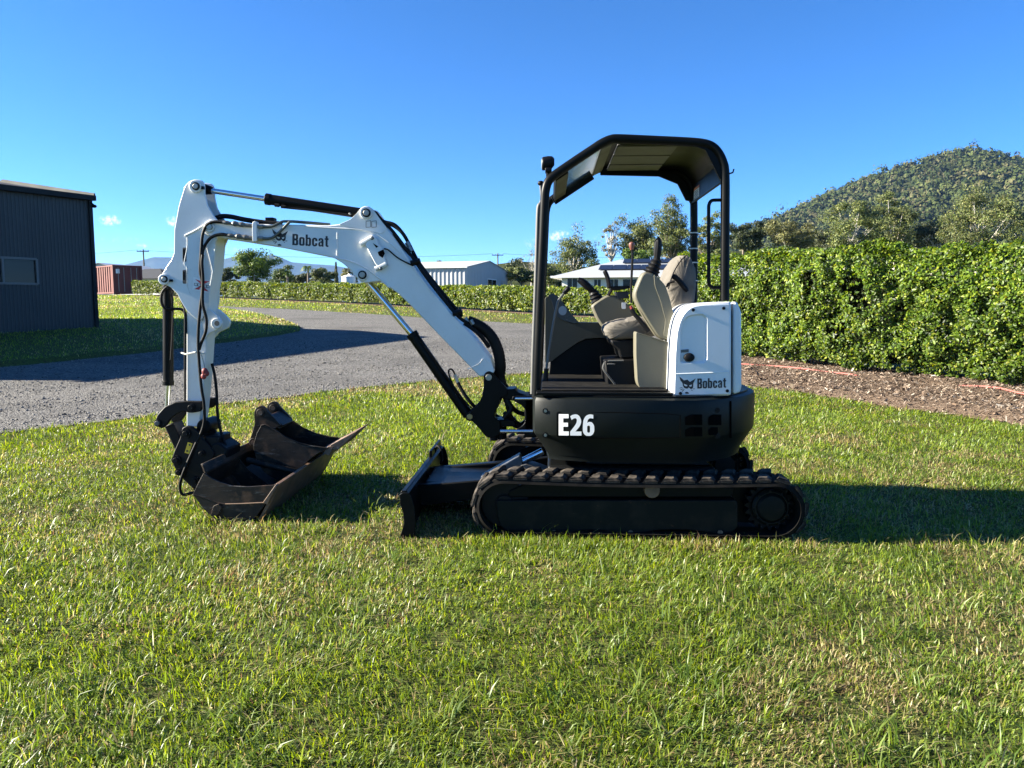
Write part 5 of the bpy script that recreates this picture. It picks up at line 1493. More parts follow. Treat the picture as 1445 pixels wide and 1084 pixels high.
# near arm console with joystick
yA0, yA1 = YC - .40, YC - .27
con = [(895, 420), (895, 412), (899, 402), (905, 388), (910, 383), (924, 386.5), (939, 402), (946, 424), (951, 446), (949, 466), (944, 480), (936, 480.5), (927, 475), (914, 455), (900, 432)]
ncon = MB().prism(rounded(PX(con, yA0), .025, 4), yA0, yA1).build('arm_console', 'tan', EX, bevel=.016, seg=3)
MB().prism(rounded(PX([(922.5, 386.5), (939, 403), (946, 424), (951, 446), (949, 466), (943, 478), (936, 474), (939, 452), (932, 425), (924, 404)], yA0 - .004), .015, 3), yA0 - .004, yA0 + .01).build('console_facet', 'tan', ncon, bevel=.004)
def joystick(pts_boot, pts_stick, parent, Y, rb=.045, rs=.017):
    P_ = P3([(a, b2, Y) for a, b2 in pts_boot]); n_ = 13
    path = [Vector(P_[0]).lerp(Vector(P_[1]), i / (n_ - 1)) for i in range(n_)]
    rad = [(rb * (1 - .45 * i / (n_ - 1))) * (1.0 if i % 3 else 1.22) for i in range(n_)]
    MB().tube(path, rad, 14).build('boot', 'plastic_black', parent)
    S_ = spline(P3([(a, b2, Y) for a, b2 in pts_stick]), 5)
    rr2 = [rs * (0.8 + .35 * math.sin(math.pi * min(1, i / (len(S_) - 1) * 1.1))) for i in range(len(S_))]
    MB().tube(S_, rr2, 10).build('joystick', 'plastic_black', parent)
joystick([(919, 386), (928, 366)], [(927, 369), (927.5, 358), (928.5, 348), (928.5, 340), (926, 337)], ncon, (yA0 + yA1) / 2, .046, .023)
lev = P3([(891, 436, yA0 + .02), (895, 443, yA0 + .02), (903, 452, yA0 + .02), (915, 468, yA0 + .02)])
MB().tube(lev, .014, 8).build('lock_lever', 'plastic_black', ncon)
MB().tube(P3([(890, 432, yA0 + .02), (893, 438, yA0 + .02)]), .010, 8).build('lock_lever_tip', 'red', ncon)
# lower tan box
MB().prism(rounded(PX([(896, 467), (904, 471), (925, 477), (946, 483), (946, 499), (944, 512), (943, 552), (911, 552.5), (901, 547), (898, 538), (896, 500)], yA0 + .01), .02, 4), yA0 - .03, yA1 - .02).build('side_box', 'tan', EX, bevel=.014, seg=3)
MB().tube(P3([(903, 471, yA0 - .034), (925, 478, yA0 - .034), (944, 484, yA0 - .034)]), .004, 6).build('side_box_crease', 'tan', EX)
# far arm console with joystick
yB0, yB1 = YC + .27, YC + .40
fcon = MB().prism(rounded(PX([(834, 432), (842, 425), (857, 416), (870, 417), (880, 424), (893, 436), (896, 455), (884, 468), (860, 470), (850, 462), (842, 450)], yB0), .02, 4), yB0, yB1).build('arm_console', 'tan', EX, bevel=.014)
joystick([(845, 428), (836, 410)], [(837, 411), (829, 404), (822, 398), (816, 394.5)], fcon, yB0 + .06, .050, .024)
MB().tube(spline(P3([(859.5, 407, yB0 - .02), (859, 400, yB0 - .02), (857, 391, yB0 - .02), (853, 382, yB0 - .02)]), 4), [.010] + [.016] * 11 + [.012], 8).build('auxiliary_lever', 'plastic_black', fcon)
pz([(861, 404), (889, 403), (889, 407), (872, 410), (862, 409)], yB0 - .03, yB0 + .10, 'switch_tray', 'plastic_black', fcon, bevel=.004)
MB().tube(P3([(863, 409, yB0), (858, 417, yB0)]), .012, 7).build('tray_bracket', 'plastic_black', fcon)
pz([(868, 412), (886, 411), (888, 421), (872, 422)], yB0 - .015, yB0 + .10, 'key_switch', 'dash', fcon, bevel=.004)
MB().prism(rounded(PX([(877, 427), (883, 427), (883, 436), (877.5, 436)], yB0 - .05), .006, 3), yB0 - .052, yB0 - .048).build('key_tag', 'decal_white', fcon)
MB().tube(spline(P3([(891, 428, yB0 - .06), (890.5, 410, yB0 - .06), (891.5, 385, yB0 - .06), (892.5, 362, yB0 - .06), (892, 352, yB0 - .06)]), 4), .0085, 8).build('blade_lever', 'plastic_black', EX)
kx = P3([(891.5, 353, yB0 - .06), (891.5, 341.5, yB0 - .06)])
MB().tube([Vector(kx[0]).lerp(Vector(kx[1]), t) for t in (0, .25, .6, .85, 1)], [.010, .016, .022, .020, .008], 12).build('lever_knob', 'redknob', EX)
# dash on the far front corner
yD0, yD1 = YC + .40, YC + .60
MB().prism(rounded(PX([(769, 420), (778, 416), (792, 430), (803, 446), (813, 455), (852, 456), (859, 476), (827, 478), (816, 483), (800, 494), (777, 511), (769, 512)], yD0), .012, 3), yD0, yD1).build('side_console', 'tan_in_shade', EX, bevel=.012)
MB().prism(rounded(PX([(773, 417), (780, 413.5), (787, 418), (797, 430), (806, 443), (817, 455), (811, 457), (794, 452), (786, 447), (781, 436), (778, 424)], yD0 - .015), .008, 3), yD0 - .015, yD1 - .01).build('instrument_panel', 'dash', EX, bevel=.006)
x, z = w(794, 438.5, yD0 - .02)
b_ = MB(); b_.loft([[(x + .030 * math.cos(2 * math.pi * i / 20), yD0 - .016 - q, z + .034 * math.sin(2 * math.pi * i / 20)) for i in range(20)] for q in (.0, .004)]); b_.build('gauge', 'gauge', EX)
pz([(777, 510), (800, 494), (816, 483), (827, 479), (858, 477), (908, 470), (908, 553), (772, 553)], yD0 + .03, yD1, 'inner_wall', 'black', bevel=.004)
# travel levers with rubber grips
for dy, dx_ in ((-.05, 0), (.09, 0)):
    yv = YC + dy
    if dy > 0: continue
    MB().tube(spline(P3([(771, 522, yv), (774, 500, yv), (780, 462, yv), (786, 431, yv), (789, 423, yv), (796, 414, yv), (801, 408, yv)]), 5), .0085, 8).build('travel_lever', 'grey_steel', EX)
    MB().tube(spline(P3([(795.5, 414.5, yv), (800, 409, yv), (804, 406, yv)]), 4), [.013, .015, .016, .017, .018, .019, .018, .016, .010], 10).build('lever_grip', 'plastic_black', EX)
    MB().tube(P3([(771, 520, yv), (769, 545, yv)]), .016, 8).build('pedal_post', 'plastic_black', EX)
pz([(764, 545), (790, 548), (790, 551), (764, 551)], YC - .1, YC + .1, 'pedal', 'plastic_black', bevel=.003)

# ---------------------------------------------------------------- canopy
yP = YC - .505
PC = [(756.5, 562), (758, 530), (762, 430), (766, 345), (768.5, 285), (770, 268), (774, 256), (783, 247), (806, 231), (836, 211), (850, 202), (862, 197), (874, 196), (920, 198), (962, 200), (988, 202), (1003, 206), (1013, 215), (1020, 229), (1023, 246), (1023.3, 300), (1022.6, 425)]
path_xz = [w(a, b2, yP) for a, b2 in PC]
def canopy_path(Y): 
    sp_ = spline([(x, Y, z) for x, z in path_xz], 5)
    return sp_
for Y in (yP, mir(yP)):
    MB().tube(canopy_path(Y), .0275, 14).build('canopy_frame', 'black', EX, ang=60)
    # folded gusset in the rear top corner
    gp = rounded(PX([(972, 203), (990, 204), (1004, 209), (1014, 219), (1021, 234), (1023, 262), (1017.5, 257), (1007, 236), (995, 212), (985, 209)], yP), .01, 3)
    MB().prism(gp, Y - .012, Y + .012).build('corner_gusset', 'black', EX, bevel=.003)
def X_(px_, py_): return w(px_, py_, yP)
yi0, yi1 = yP + .02, mir(yP) - .02
def cross(px_, py_, r_=.02, name='roof_crossbar', mat='black'):
    x, z = X_(px_, py_); return MB().cyl((x, yi0, z), (x, yi1, z), r_, n=10).build(name, mat, EX)
# roof: dark top sheet, grey lining in bays, front skylight
def sheet(pA, pB, y0, y1, t, name, mat, lift=0.0, bevel=.003):
    (xa, za), (xb, zb2) = X_(*pA), X_(*pB)
    return slab3(MB(), [(xa, y0, za + lift), (xb, y0, zb2 + lift), (xb, y1, zb2 + lift), (xa, y1, za + lift)], t).build(name, mat, EX, bevel=bevel)
rp_ = spline([(*X_(a_, b2), 0) for a_, b2 in ((862, 197), (900, 197), (962, 200), (988, 202), (1003, 206.5), (1013, 216), (1019.5, 229), (1021, 236))], 3)
ro_ = [(p[0], p[1] + .012) for p in rp_]
MB().prism(shell_outline(ro_, .014), yi0, yi1).build('roof_sheet', 'black', EX, ang=50)
xa, za = X_(868, 197); xb, zb2 = X_(962, 200)
wY = (yi1 - yi0)
for k, (f0, f1) in enumerate(((.06, .34), (.37, .66), (.70, .93))):
    MB().box(xa + .02, xb - .01, yi0 + wY * f0, yi0 + wY * f1, min(za, zb2) - .012, min(za, zb2) + .006).build('roof_lining', 'roofpanel', EX, bevel=.004)
# deep side rails hanging under the roof edges
for Y in (yi0 + .012, yi1 - .012):
    pr = PX([(862, 199), (962, 202), (990, 205), (1008, 222), (1018, 254), (1008, 252), (994, 224), (962, 211), (862, 209)], yP)
    if Y > YC: MB().prism(pr, Y - .012, Y + .012).build('roof_side_rail', 'black', EX, bevel=.003)
sheet((800, 236), (846, 206), yi0 + .03, yi1 - .03, .008, 'skylight', 'glass', -.006, 0)
fr1, fr2 = X_(846, 206), X_(862, 199)
slab3(MB(), [(fr1[0], yi0, fr1[1] + .01), (fr2[0], yi0, fr2[1] + .012), (fr2[0], yi1, fr2[1] + .012), (fr1[0], yi1, fr1[1] + .01)], .03).build('roof_front_beam', 'roofpanel', EX, bevel=.004)
slab3(MB(), [(X_(781, 249)[0], yi0, X_(781, 249)[1]), (X_(799, 237)[0], yi0, X_(799, 237)[1]), (X_(799, 237)[0], yi1, X_(799, 237)[1]), (X_(781, 249)[0], yi1, X_(781, 249)[1])], .03).build('skylight_bar', 'black', EX, bevel=.004)
# far rail of the skylight
far_s = [(X_(782, 249)[0], X_(782, 249)[1]), (X_(848, 205)[0], X_(848, 205)[1])]
MB().add([], []).v
b_ = MB(); bar(b_, (far_s[0][0], yi1 - .02, far_s[0][1] - .02), (far_s[1][0], yi1 - .02, far_s[1][1] - .02), (-.55, 0, .83), (0, 1, 0), .03, .012); b_.build('skylight_rail', 'black', EX, bevel=.003)
# rear plate between the posts with a warning label
rx_, rzt = X_(1021, 232); _, rzb = X_(1021, 257)
MB().box(rx_ - .008, rx_ + .008, yi0, yi1, rzb, rzt + .02).build('rear_cross_plate', 'black', EX, bevel=.003)
ly0, ly1 = yi1 - .30, yi1 - .10
lab = MB().add([(rx_ - .0105, ly0, rzb + .012), (rx_ - .0105, ly1, rzb + .012), (rx_ - .0105, ly1, rzt - .03), (rx_ - .0105, ly0, rzt - .03)], [(0, 1, 2, 3)]).build('warning_label', 'decal_white', EX, smooth=False)
MB().add([(rx_ - .0115, ly0, rzt - .03), (rx_ - .0115, ly1, rzt - .03), (rx_ - .0115, ly1, rzt - .012), (rx_ - .0115, ly0, rzt - .012)], [(0, 1, 2, 3)]).build('label_header', 'decal_orange', lab, smooth=False)
for k in range(5):
    zz_ = rzt - .040 - k * .011
    MB().add([(rx_ - .0118, ly0 + .03, zz_), (rx_ - .0118, ly1 - .03 - .02 * (k % 2), zz_), (rx_ - .0118, ly1 - .03 - .02 * (k % 2), zz_ - .004), (rx_ - .0118, ly0 + .03, zz_ - .004)], [(0, 1, 2, 3)]).build('label_text_line', 'decal_black', lab, smooth=False)
# grab handle
MB().tube(spline(P3([(1023, 282.5, yP), (1010, 282.5, yP), (1004, 283.5, yP), (1000.5, 289, yP), (1000, 300, yP), (1000, 340, yP), (1000, 385, yP), (1000, 398, yP), (1003, 404.5, yP), (1010, 406, yP), (1023, 406, yP)]), 5), .0105, 10).build('grab_handle', 'black', EX, ang=60)
# rear post fittings
for py_ in (307, 334, 358, 389):
    x, z = w(1022.8, py_, yP); MB().cyl((x, mir(yP), z - .004), (x, mir(yP), z + .004), .031, n=14).build('cable_tie', 'rope', EX)
x, z = w(1027, 246, yP); MB().tube([(x, yP, z), (x + .03, yP, z + .01), (x + .035, yP, z + .03)], .005, 6).build('hook', 'black', EX)
# work light and its cable
yw = yP + .03
lx = P3([(775, 246, yw), (773, 238, yw)])
li = MB(); x, z = w(774, 230, yw)
li.loft([[(x + dx_, yw + r_ * math.cos(2 * math.pi * i / 20), z + r_ * math.sin(2 * math.pi * i / 20) + dx_ * .15) for i in range(20)] for dx_, r_ in ((-.040, .036), (-.034, .041), (.0, .041), (.022, .036), (.036, .020))])
lo = li.build('work_light', 'plastic_black', EX, ang=30)
MB().loft([[(x + dx_, yw + r_ * math.cos(2 * math.pi * i / 18), z + r_ * math.sin(2 * math.pi * i / 18) - .006) for i in range(18)] for dx_, r_ in ((-.0405, .031), (-.044, .026))]).build('lens', 'gauge', lo)
MB().box(x - .02, x + .02, yw - .045, yw + .045, z - .058, z - .036).build('light_yoke', 'plastic_black', lo, bevel=.004)
MB().tube(P3([(774, 237, yw), (773, 248, yw), (777, 255, yw)]), .012, 8).build('light_bracket', 'plastic_black', lo)
x, z = w(763, 258, yw); MB().ball((x, yw + .02, z), (.020, .022, .016), 12, 8).build('beacon_plug', 'plastic_black', lo)
MB().tube(spline(P3([(763, 262, yw), (764, 280, yw), (762, 288, yw), (759.5, 296, yw), (758, 340, yw), (755.5, 420, yw), (752.5, 500, yw), (751, 556, yw)]), 5), [.008] * 10 + [.013] * 26, 8).build('cable_conduit', 'grey_steel', EX, ang=60)

# ---------------------------------------------------------------- swing bracket and boom foot
yb_, ye_ = YC - .105, YC + .105
sw = [(682.5, 531), (685, 525.5), (690, 523.5), (696, 526), (701, 533), (716, 549), (717, 558), (706, 562), (704.5, 573), (699, 580), (697.5, 590), (706, 594), (707, 612), (696, 619), (686, 617), (677, 606), (668, 596), (659, 590), (659.5, 583), (665, 579), (673, 572), (680, 560), (682.5, 545)]
swb = MB().prism(rounded(PX(sw, yb_), .012, 3), yb_, yb_ + .03).build('swing_bracket', 'black', EX, bevel=.006)
MB().prism(rounded(PX(sw, yb_), .012, 3), ye_ - .03, ye_).build('bracket_far_cheek', 'black', swb, bevel=.006)
MB().prism(PX([(684, 548), (700, 548), (712, 556), (704, 572), (697, 582), (697, 612), (686, 612), (678, 600), (674, 580), (682, 566)], yb_), yb_ + .03, ye_ - .03).build('bracket_web', 'black', swb, bevel=.006)
pin(689.7, 532.5, yb_, .022, swb, mat='bolt', ring='black', rr=1.6)
pin(663, 588, yb_, .020, swb, mat='brass', ring='black', rr=1.5)
x, z = w(697.5, 593, YC)
x1_, z1b = w(697.5, 619, YC); _, z1t = w(697.5, 555, YC)
pv_x = w(706, 600, YC)[0]
MB().cyl((pv_x, YC, z1b), (pv_x, YC, z1b + .12), .045, n=24).build('king_pin', 'steel_black', EX, bevel=.005)
MB().cyl((pv_x, YC, z1t - .02), (pv_x, YC, z1t + .03), .05, n=24).build('king_pin_cap', 'black', EX, bevel=.006)
MB().prism(PX([(684, 593), (724, 593), (728, 597), (728, 603), (694, 603)], yb_), yb_ + .02, ye_ - .02).build('lower_lug', 'black', EX, bevel=.008)
x, z = w(696, 592, yb_ + .0)
MB().cyl((x, yb_ + .035, z - .02), (x, yb_ + .035, z + .01), .030, n=22).build('brass_bush', 'brass', EX, bevel=.003)
MB().cyl((x, yb_ + .035, z - .15), (x, yb_ + .035, z - .02), .028, n=22).build('swing_cylinder_eye', 'steel_black', EX, bevel=.003)
# platform nose: plate with a round cut-out
nose = [(748, 561), (722, 561), (716, 566), (716, 571)]
cx_, cy_, rr_ = 724, 587, 19
arc = [(cx_ + rr_ * math.cos(R(a)), cy_ + rr_ * math.sin(R(a))) for a in range(-70, 75, 12)]
nose = [(752, 559), (724, 559), (722, 564)] + arc + [(728, 613), (752, 613)]
for Y in (YC - .13, YC + .10):
    MB().prism(PX(nose, YC - .13), Y, Y + .03).build('nose_plate', 'black', EX, bevel=.004)
MB().prism(PX([(704, 550), (727, 549), (729, 553), (748, 560), (748, 566), (716, 565), (704, 560)], YC - .10), YC - .10, YC + .10).build('upper_lug', 'black', EX, bevel=.008)
MB().box(w(740, 590, YC - .13)[0], xf + .02, YC - .13, YC + .13, w(740, 613, YC)[1], w(740, 560, YC)[1]).build('nose_block', 'black', EX, bevel=.008)
MB().cyl(P3([(706, 608.5, YC - .17)])[0], P3([(752, 608.5, YC - .17)])[0], .0125, n=14).build('swing_rod', 'chrome', EX)
MB().cyl(P3([(727, 562.5, YC - .12)])[0], P3([(752, 562.5, YC - .12)])[0], .014, n=14).build('guide_rod', 'chrome', EX)
for pts in ([(712, 560, YC - .05), (716, 572, YC - .06), (722, 590, YC - .05), (735, 600, YC - .03), (748, 600, YC)], [(706, 528, YC), (707, 545, YC + .02), (716, 565, YC + .03), (728, 580, YC + .02), (742, 585, YC)], [(712, 582, YC - .02), (722, 598, YC), (740, 606, YC + .02)], [(714, 562, YC - .08), (722, 576, YC - .1), (716, 584, YC - .09), (711, 590, YC - .08)]):
    MB().tube(spline(P3(pts), 5), .016, 8).build('swing_hose', 'hose', EX)

# ---------------------------------------------------------------- boom
yo0, yo1 = YC - .10, YC + .10
boom_px = [(287, 322), (289, 314), (296, 309.5), (304, 311.5), (352, 316), (420, 317), (463, 318), (478, 316.5), (500, 313), (528, 312), (546, 322), (556, 335), (570, 355), (584, 376), (605, 405), (638, 444), (667, 474), (692, 506), (698, 524), (692, 531), (676, 531), (650, 504), (617, 470.5), (577.5, 429), (559, 412), (545, 403), (536, 397), (526, 398), (516, 399.5), (508, 397), (501, 390), (495, 382), (484, 372), (471, 364), (388, 347.5), (322, 337), (306, 335), (294, 333), (288, 329)]
boom = MB().prism(rounded(PX(boom_px, yo0), .008, 2), yo0, yo1).build('boom', 'white', EX, bevel=.007, seg=2)
# upper lug plates for the arm cylinder
lug_px = [(478, 317), (494, 310), (503, 302), (508, 295), (513, 291.5), (520, 291), (526, 295), (536, 309), (546, 322), (540, 330), (500, 322)]
for Y in (yo0 - .004, yo1 - .022):
    MB().prism(rounded(PX(lug_px, yo0), .012, 3), Y, Y + .026).build('cylinder_lug', 'white', boom, bevel=.004)
def boss(px_, py_, Y, r_, parent, mat='white', d_=.018, name='boss'):
    x, z = w(px_, py_, Y); return MB().ycyl(x, z, Y - d_, Y + .004, r_, 26).build(name, mat, parent, bevel=.004)
boss(517, 300.5, yo0 - .004, .042, boom); pin(517, 300.5, yo0 - .024, .020, boom, rr=1.45)
boss(511.5, 388, yo0, .040, boom, d_=.014); pin(511.5, 388, yo0 - .015, .020, boom, rr=1.45)
boss(296, 320.5, yo0, .036, boom, d_=.016); pin(296, 320.5, yo0 - .016, .020, boom, ring=None)
# weld seams and stiffener
def seam(pts, Y, r_, name, mat, parent):
    return MB().tube(spline(P3([(a, b2, Y) for a, b2 in pts]), 5), r_, 6).build(name, mat, parent)
seam([(475.5, 328), (475.5, 364)], yo0 - .001, .0045, 'weld_seam', 'white', boom)
seam([(428, 319.5), (470, 322), (505, 324), (530, 330), (552, 345), (566, 358)], yo0 - .001, .0045, 'weld_seam', 'white', boom)
seam([(471, 363.5), (495, 369), (515, 378), (533, 391), (550, 406)], yo0 - .002, .006, 'weld_seam', 'white', boom)
seam([(566, 357), (590, 388), (604, 406), (612, 420)], yo0 - .002, .004, 'weld_seam', 'white', boom)
seam([(660, 521), (676, 513), (682, 506), (690, 512)], yo0 - .001, .003, 'weld_seam', 'white', boom)
# clamp block on the side
ck = PX([(527, 333), (532, 337), (534, 345), (539, 350), (541, 358), (546, 372), (536, 379), (529, 372), (515, 345)], yo0 - .03)
clampo = MB().prism(ck, yo0 - .032, yo0 - .002).build('hose_guard', 'white', boom, bevel=.005)
for a, b2, c, d2 in ((509, 345, 526, 335), (530, 380, 545, 372)):
    q = P3([(a, b2, yo0 - .018), (c, d2, yo0 - .018)]); MB().tube(q, .018, 10).build('guard_foot', 'white', clampo)
for px_, py_ in ((525, 336), (537, 379)):
    pin(px_, py_, yo0 - .036, .008, clampo, ring='black', rr=1.4)
for poly in ([(526, 343), (534, 348), (531, 350)], [(533, 356), (541, 352), (543, 358), (540, 364), (535, 361)]):
    MB().prism(PX(poly, yo0 - .034), yo0 - .036, yo0 - .033).build('guard_opening', 'void', clampo, bevel=0)
seam([(542, 351), (548, 353), (560, 363), (572, 370), (583, 375)], yo0 - .012, .005, 'thin_hose', 'hose', boom)
# lettering and marks on the boom
surfB = lambda a, b2: (lambda q: (q[0], yo0 - .0015, q[1]))(w(a, b2, yo0 - .0015))
lettering('Bobcat', (412.4, 346.0), (16.6, .85), (.2, -16), surfB, 'brand_letter', 'decal_black', boom, gap=.085)
emblem(395, 335, .0761, surfB, boom)
for x0_ in (516.5, 524.5):
    q = [(x0_, 312.5), (x0_ + 6.5, 311.5), (x0_ + 6.5, 320.5), (x0_, 321)]
    lz = MB()
    for i in range(4):
        a_, b2 = q[i], q[(i + 1) % 4]
        lz.tube([(w(*a_, yo0 - .006)[0], yo0 - .0065, w(*a_, yo0 - .006)[1]), (w(*b2, yo0 - .006)[0], yo0 - .0065, w(*b2, yo0 - .006)[1])], .0016, 4)
    lz.build('pictogram', 'decal_black', boom)
q = [(515.5, 318), (519, 314), (521, 318), (527, 314), (529, 319)]
# boom cylinder
yl0 = YC
def cylinder(name, p0, p1, pr0, Y, r_b, r_r, mat_b='black'):
    """barrel from p0 to p1, rod from p1 to pr0 (photo points)"""
    a_, b2, c = P3([(*p0, Y), (*p1, Y), (*pr0, Y)])
    o = MB().cyl(a_, b2, r_b, n=26).build(name + '_barrel', mat_b, EX, bevel=.004)
    d_ = (Vector(b2) - Vector(a_)).normalized()
    MB().cyl(Vector(b2) - d_ * .03, Vector(b2) + d_ * .004, r_b * 1.10, n=26).build('gland', mat_b, o, bevel=.003)
    MB().cyl(Vector(b2) - d_ * .02, c, r_r, n=20).build(name + '_rod', 'chrome', EX, ang=60)
    return o
bc = cylinder('boom_cylinder', (661, 586), (581, 471), (512, 390), YC, .038, .022)
MB().tube(spline(P3([(590, 480, YC - .035), (606, 497, YC - .045), (640, 545, YC - .045), (655, 565, YC - .045), (668, 578, YC - .03)]), 5), .0055, 6).build('cylinder_pipe', 'hose', bc)
MB().tube(spline(P3([(668, 574, YC - .05), (657, 560, YC - .055), (648, 543, YC - .05), (642, 528, YC - .045), (637, 521, YC - .045), (633, 524, YC - .045), (635, 533, YC - .04), (640, 545, YC - .04), (646, 562, YC - .03)]), 5), .006, 7).build('cylinder_hose', 'hose', bc)
MB().tube(spline(P3([(646, 540, YC - .06), (655, 556, YC - .065), (664, 568, YC - .06), (672, 576, YC - .04)]), 5), .013, 8).build('cylinder_hose', 'hose', bc)
MB().cyl(*P3([(642, 529, YC - .05), (646, 540, YC - .055)]), .011, n=10).build('hose_fitting', 'bolt', bc)
# arm cylinder
acy = cylinder('arm_cylinder', (521, 303), (376, 281), (290, 268), YC, .036, .0185)
MB().tube(P3([(286, 267, YC), (299, 269, YC)]), [.040, .026], 14).build('rod_eye', 'black', acy)
seam([(398, 292), (405, 293.5), (440, 297), (493, 303)], YC - .042, .006, 'cylinder_pipe', 'steel_black', acy)
for px_, py_ in ((391, 289.5), (400, 291.5)):
    x, z = w(px_, py_, YC - .04); MB().cyl((x - .015, YC - .04, z), (x + .015, YC - .04, z - .003), .012, n=10).build('hose_fitting', 'steel_black', acy)
pin(494, 302, YC - .040, .007, acy, ring=None)

# pipes and hoses along the boom
def hose(pts, r_, name='hydraulic_hose', mat='hose', parent=EX, n=5, ns=8):
    return MB().tube(spline(P3(pts), n), r_, ns).build(name, mat, parent, ang=60)
yh_ = yo0 - .022
hose([(283.5, 362, yh_), (284.5, 345, yh_), (286, 331, yh_), (291, 319, yh_), (300, 313.5, yh_), (314, 313.5, yh_)], .0105)
hose([(285, 364, yh_), (287.5, 350, yh_), (297, 336, yh_), (310, 331, yh_), (322, 332, yh_)], .0105)
for pts in ([(313, 313.5, yh_), (330, 315.5, yh_), (345, 317.5, yh_), (361, 319, yh_)], [(320, 332, yh_), (335, 333.5, yh_), (350, 335.5, yh_), (361, 336.3, yh_)]):
    S_ = spline(P3(pts), 6); rr2 = [.010 + .004 * ((i // 2) % 2) + (.004 if 5 < i < 14 else 0) for i in range(len(S_))]
    MB().tube(S_, rr2, 10).build('quick_coupler', 'grey_steel', EX, ang=25)
MB().prism(rounded(PX([(357.5, 315), (360, 312.5), (363.5, 313), (364, 341), (358, 341.5)], yh_), .01, 3), yh_ - .022, yo0 + .002).build('pipe_bracket', 'white', EX, bevel=.003)
for y_ in (319.5, 336.5):
    MB().cyl(*P3([(362, y_, yh_), (371, y_ + .3, yh_)]), .0135, n=8).build('hose_fitting', 'bolt', EX)
hose([(369, 319.7, yh_), (381, 319.8, yh_), (388, 318, yh_), (397, 313.5, yh_ + .01), (403, 312.5, yh_ + .02), (420, 313, yo0 + .02), (445, 315, yo0 + .04), (466, 317, yo0 + .05)], .0095, 'hydraulic_pipe', 'pipe')
hose([(369, 336.8, yh_), (379, 336.8, yh_), (386, 334.5, yh_), (396, 326, yh_), (407, 315, yh_), (411, 312.8, yh_ + .01), (425, 313.8, yo0 + .03), (462, 316.8, yo0 + .05)], .0095, 'hydraulic_pipe', 'pipe')
for k, (dz, yy) in enumerate(((0, YC - .03), (2, YC + .01), (1, YC + .05))):
    hose([(300, 309 + dz, yy), (312, 304.5 + dz, yy), (326, 305 + dz, yy), (345, 309 + dz, yy), (375, 313.5 + dz, yy), (398, 315 + dz, yy)], .012)
x, z = w(382, 312, YC); MB().box(x - .03, x + .03, YC - .03, YC + .04, z - .01, z + .022).build('pipe_clamp', 'plastic_black', EX, bevel=.006)
# two hoses hanging down the arm
ya_ = YC - .125
hose([(283.5, 360, ya_), (282.5, 383, ya_), (286, 404, ya_), (282.5, 435, ya_), (280, 465, ya_), (280, 495, ya_), (284, 545, ya_), (288, 572, ya_), (287, 602, ya_), (273, 634, ya_ - .01), (257, 672, ya_ - .03), (254, 688, ya_ - .03), (258, 698, ya_ - .03), (274, 695, ya_ - .02)], .0105)
hose([(286, 360, ya_ - .012), (285, 372, ya_ - .02), (286.5, 395, ya_ - .02), (286, 428, ya_ - .015), (291, 449, ya_ - .01), (290.5, 467, ya_ - .01), (284, 484, ya_), (281, 494, ya_)], .0105)
hose([(299, 513, YC - .02), (303, 530, YC - .02), (305.5, 552, YC - .02), (307.5, 588, YC - .03), (314, 617, YC - .05), (322, 637, YC - .08)], .0105)
# boom-top hoses
for k, dd in enumerate((0, .028, .056)):
    hose([(530, 300, YC - .04 + dd), (540, 312, YC - .04 + dd), (556, 317 + k, YC - .045 + dd), (568, 329, YC - .045 + dd), (577, 344, YC - .045 + dd), (584, 358, YC - .04 + dd), (592, 372, YC - .04 + dd), (612, 398, YC - .04 + dd), (640, 432, YC - .04 + dd), (652, 447, YC - .04 + dd)], .0125)
hose([(528, 299, YC - .085), (540, 312, YC - .085), (553, 325, YC - .085), (570, 347, YC - .085), (584, 366, YC - .085), (602, 392, YC - .085), (627, 424, YC - .085), (647, 447, YC - .085), (660, 456, YC - .08)], .0115, 'hydraulic_pipe', 'steel_black')
hose([(555, 330, YC - .06), (572, 352, YC - .06), (590, 372, YC - .06), (612, 402, YC - .06), (644, 444, YC - .06), (662, 458, YC - .06)], .011, 'hydraulic_pipe', 'steel_black')
for a, b2 in ((585, 371), (644, 442)):
    q = P3([(a - 5, b2 + 1, YC - .1), (a + 8, b2 - 3, YC - .1)])
    MB().tube(q, .020, 8).build('pipe_clamp', 'plastic_black', EX)
for a, b2 in ((574, 342), (577, 349), (664, 452), (656, 449)):
    MB().cyl(*P3([(a, b2, YC - .06), (a + 4, b2 + 6, YC - .06)]), .017, n=8).build('hose_fitting', 'bolt', EX)
S_ = spline(P3([(660, 453, YC - .03), (672, 458, YC - .03), (685, 466, YC - .03), (696, 479, YC - .03), (703, 496, YC - .03), (706, 515, YC - .02), (705, 532, YC), (708, 545, YC)]), 8)
MB().tube(S_, [.038 + .0025 * (i % 2) for i in range(len(S_))], 14).build('hose_sleeve', 'hose', EX, ang=60)
S_ = spline(P3([(655, 456, YC - .07), (668, 465, YC - .075), (680, 476, YC - .07), (690, 490, YC - .05)]), 5)
MB().tube(S_, .014, 8).build('hydraulic_hose', 'hose', EX)

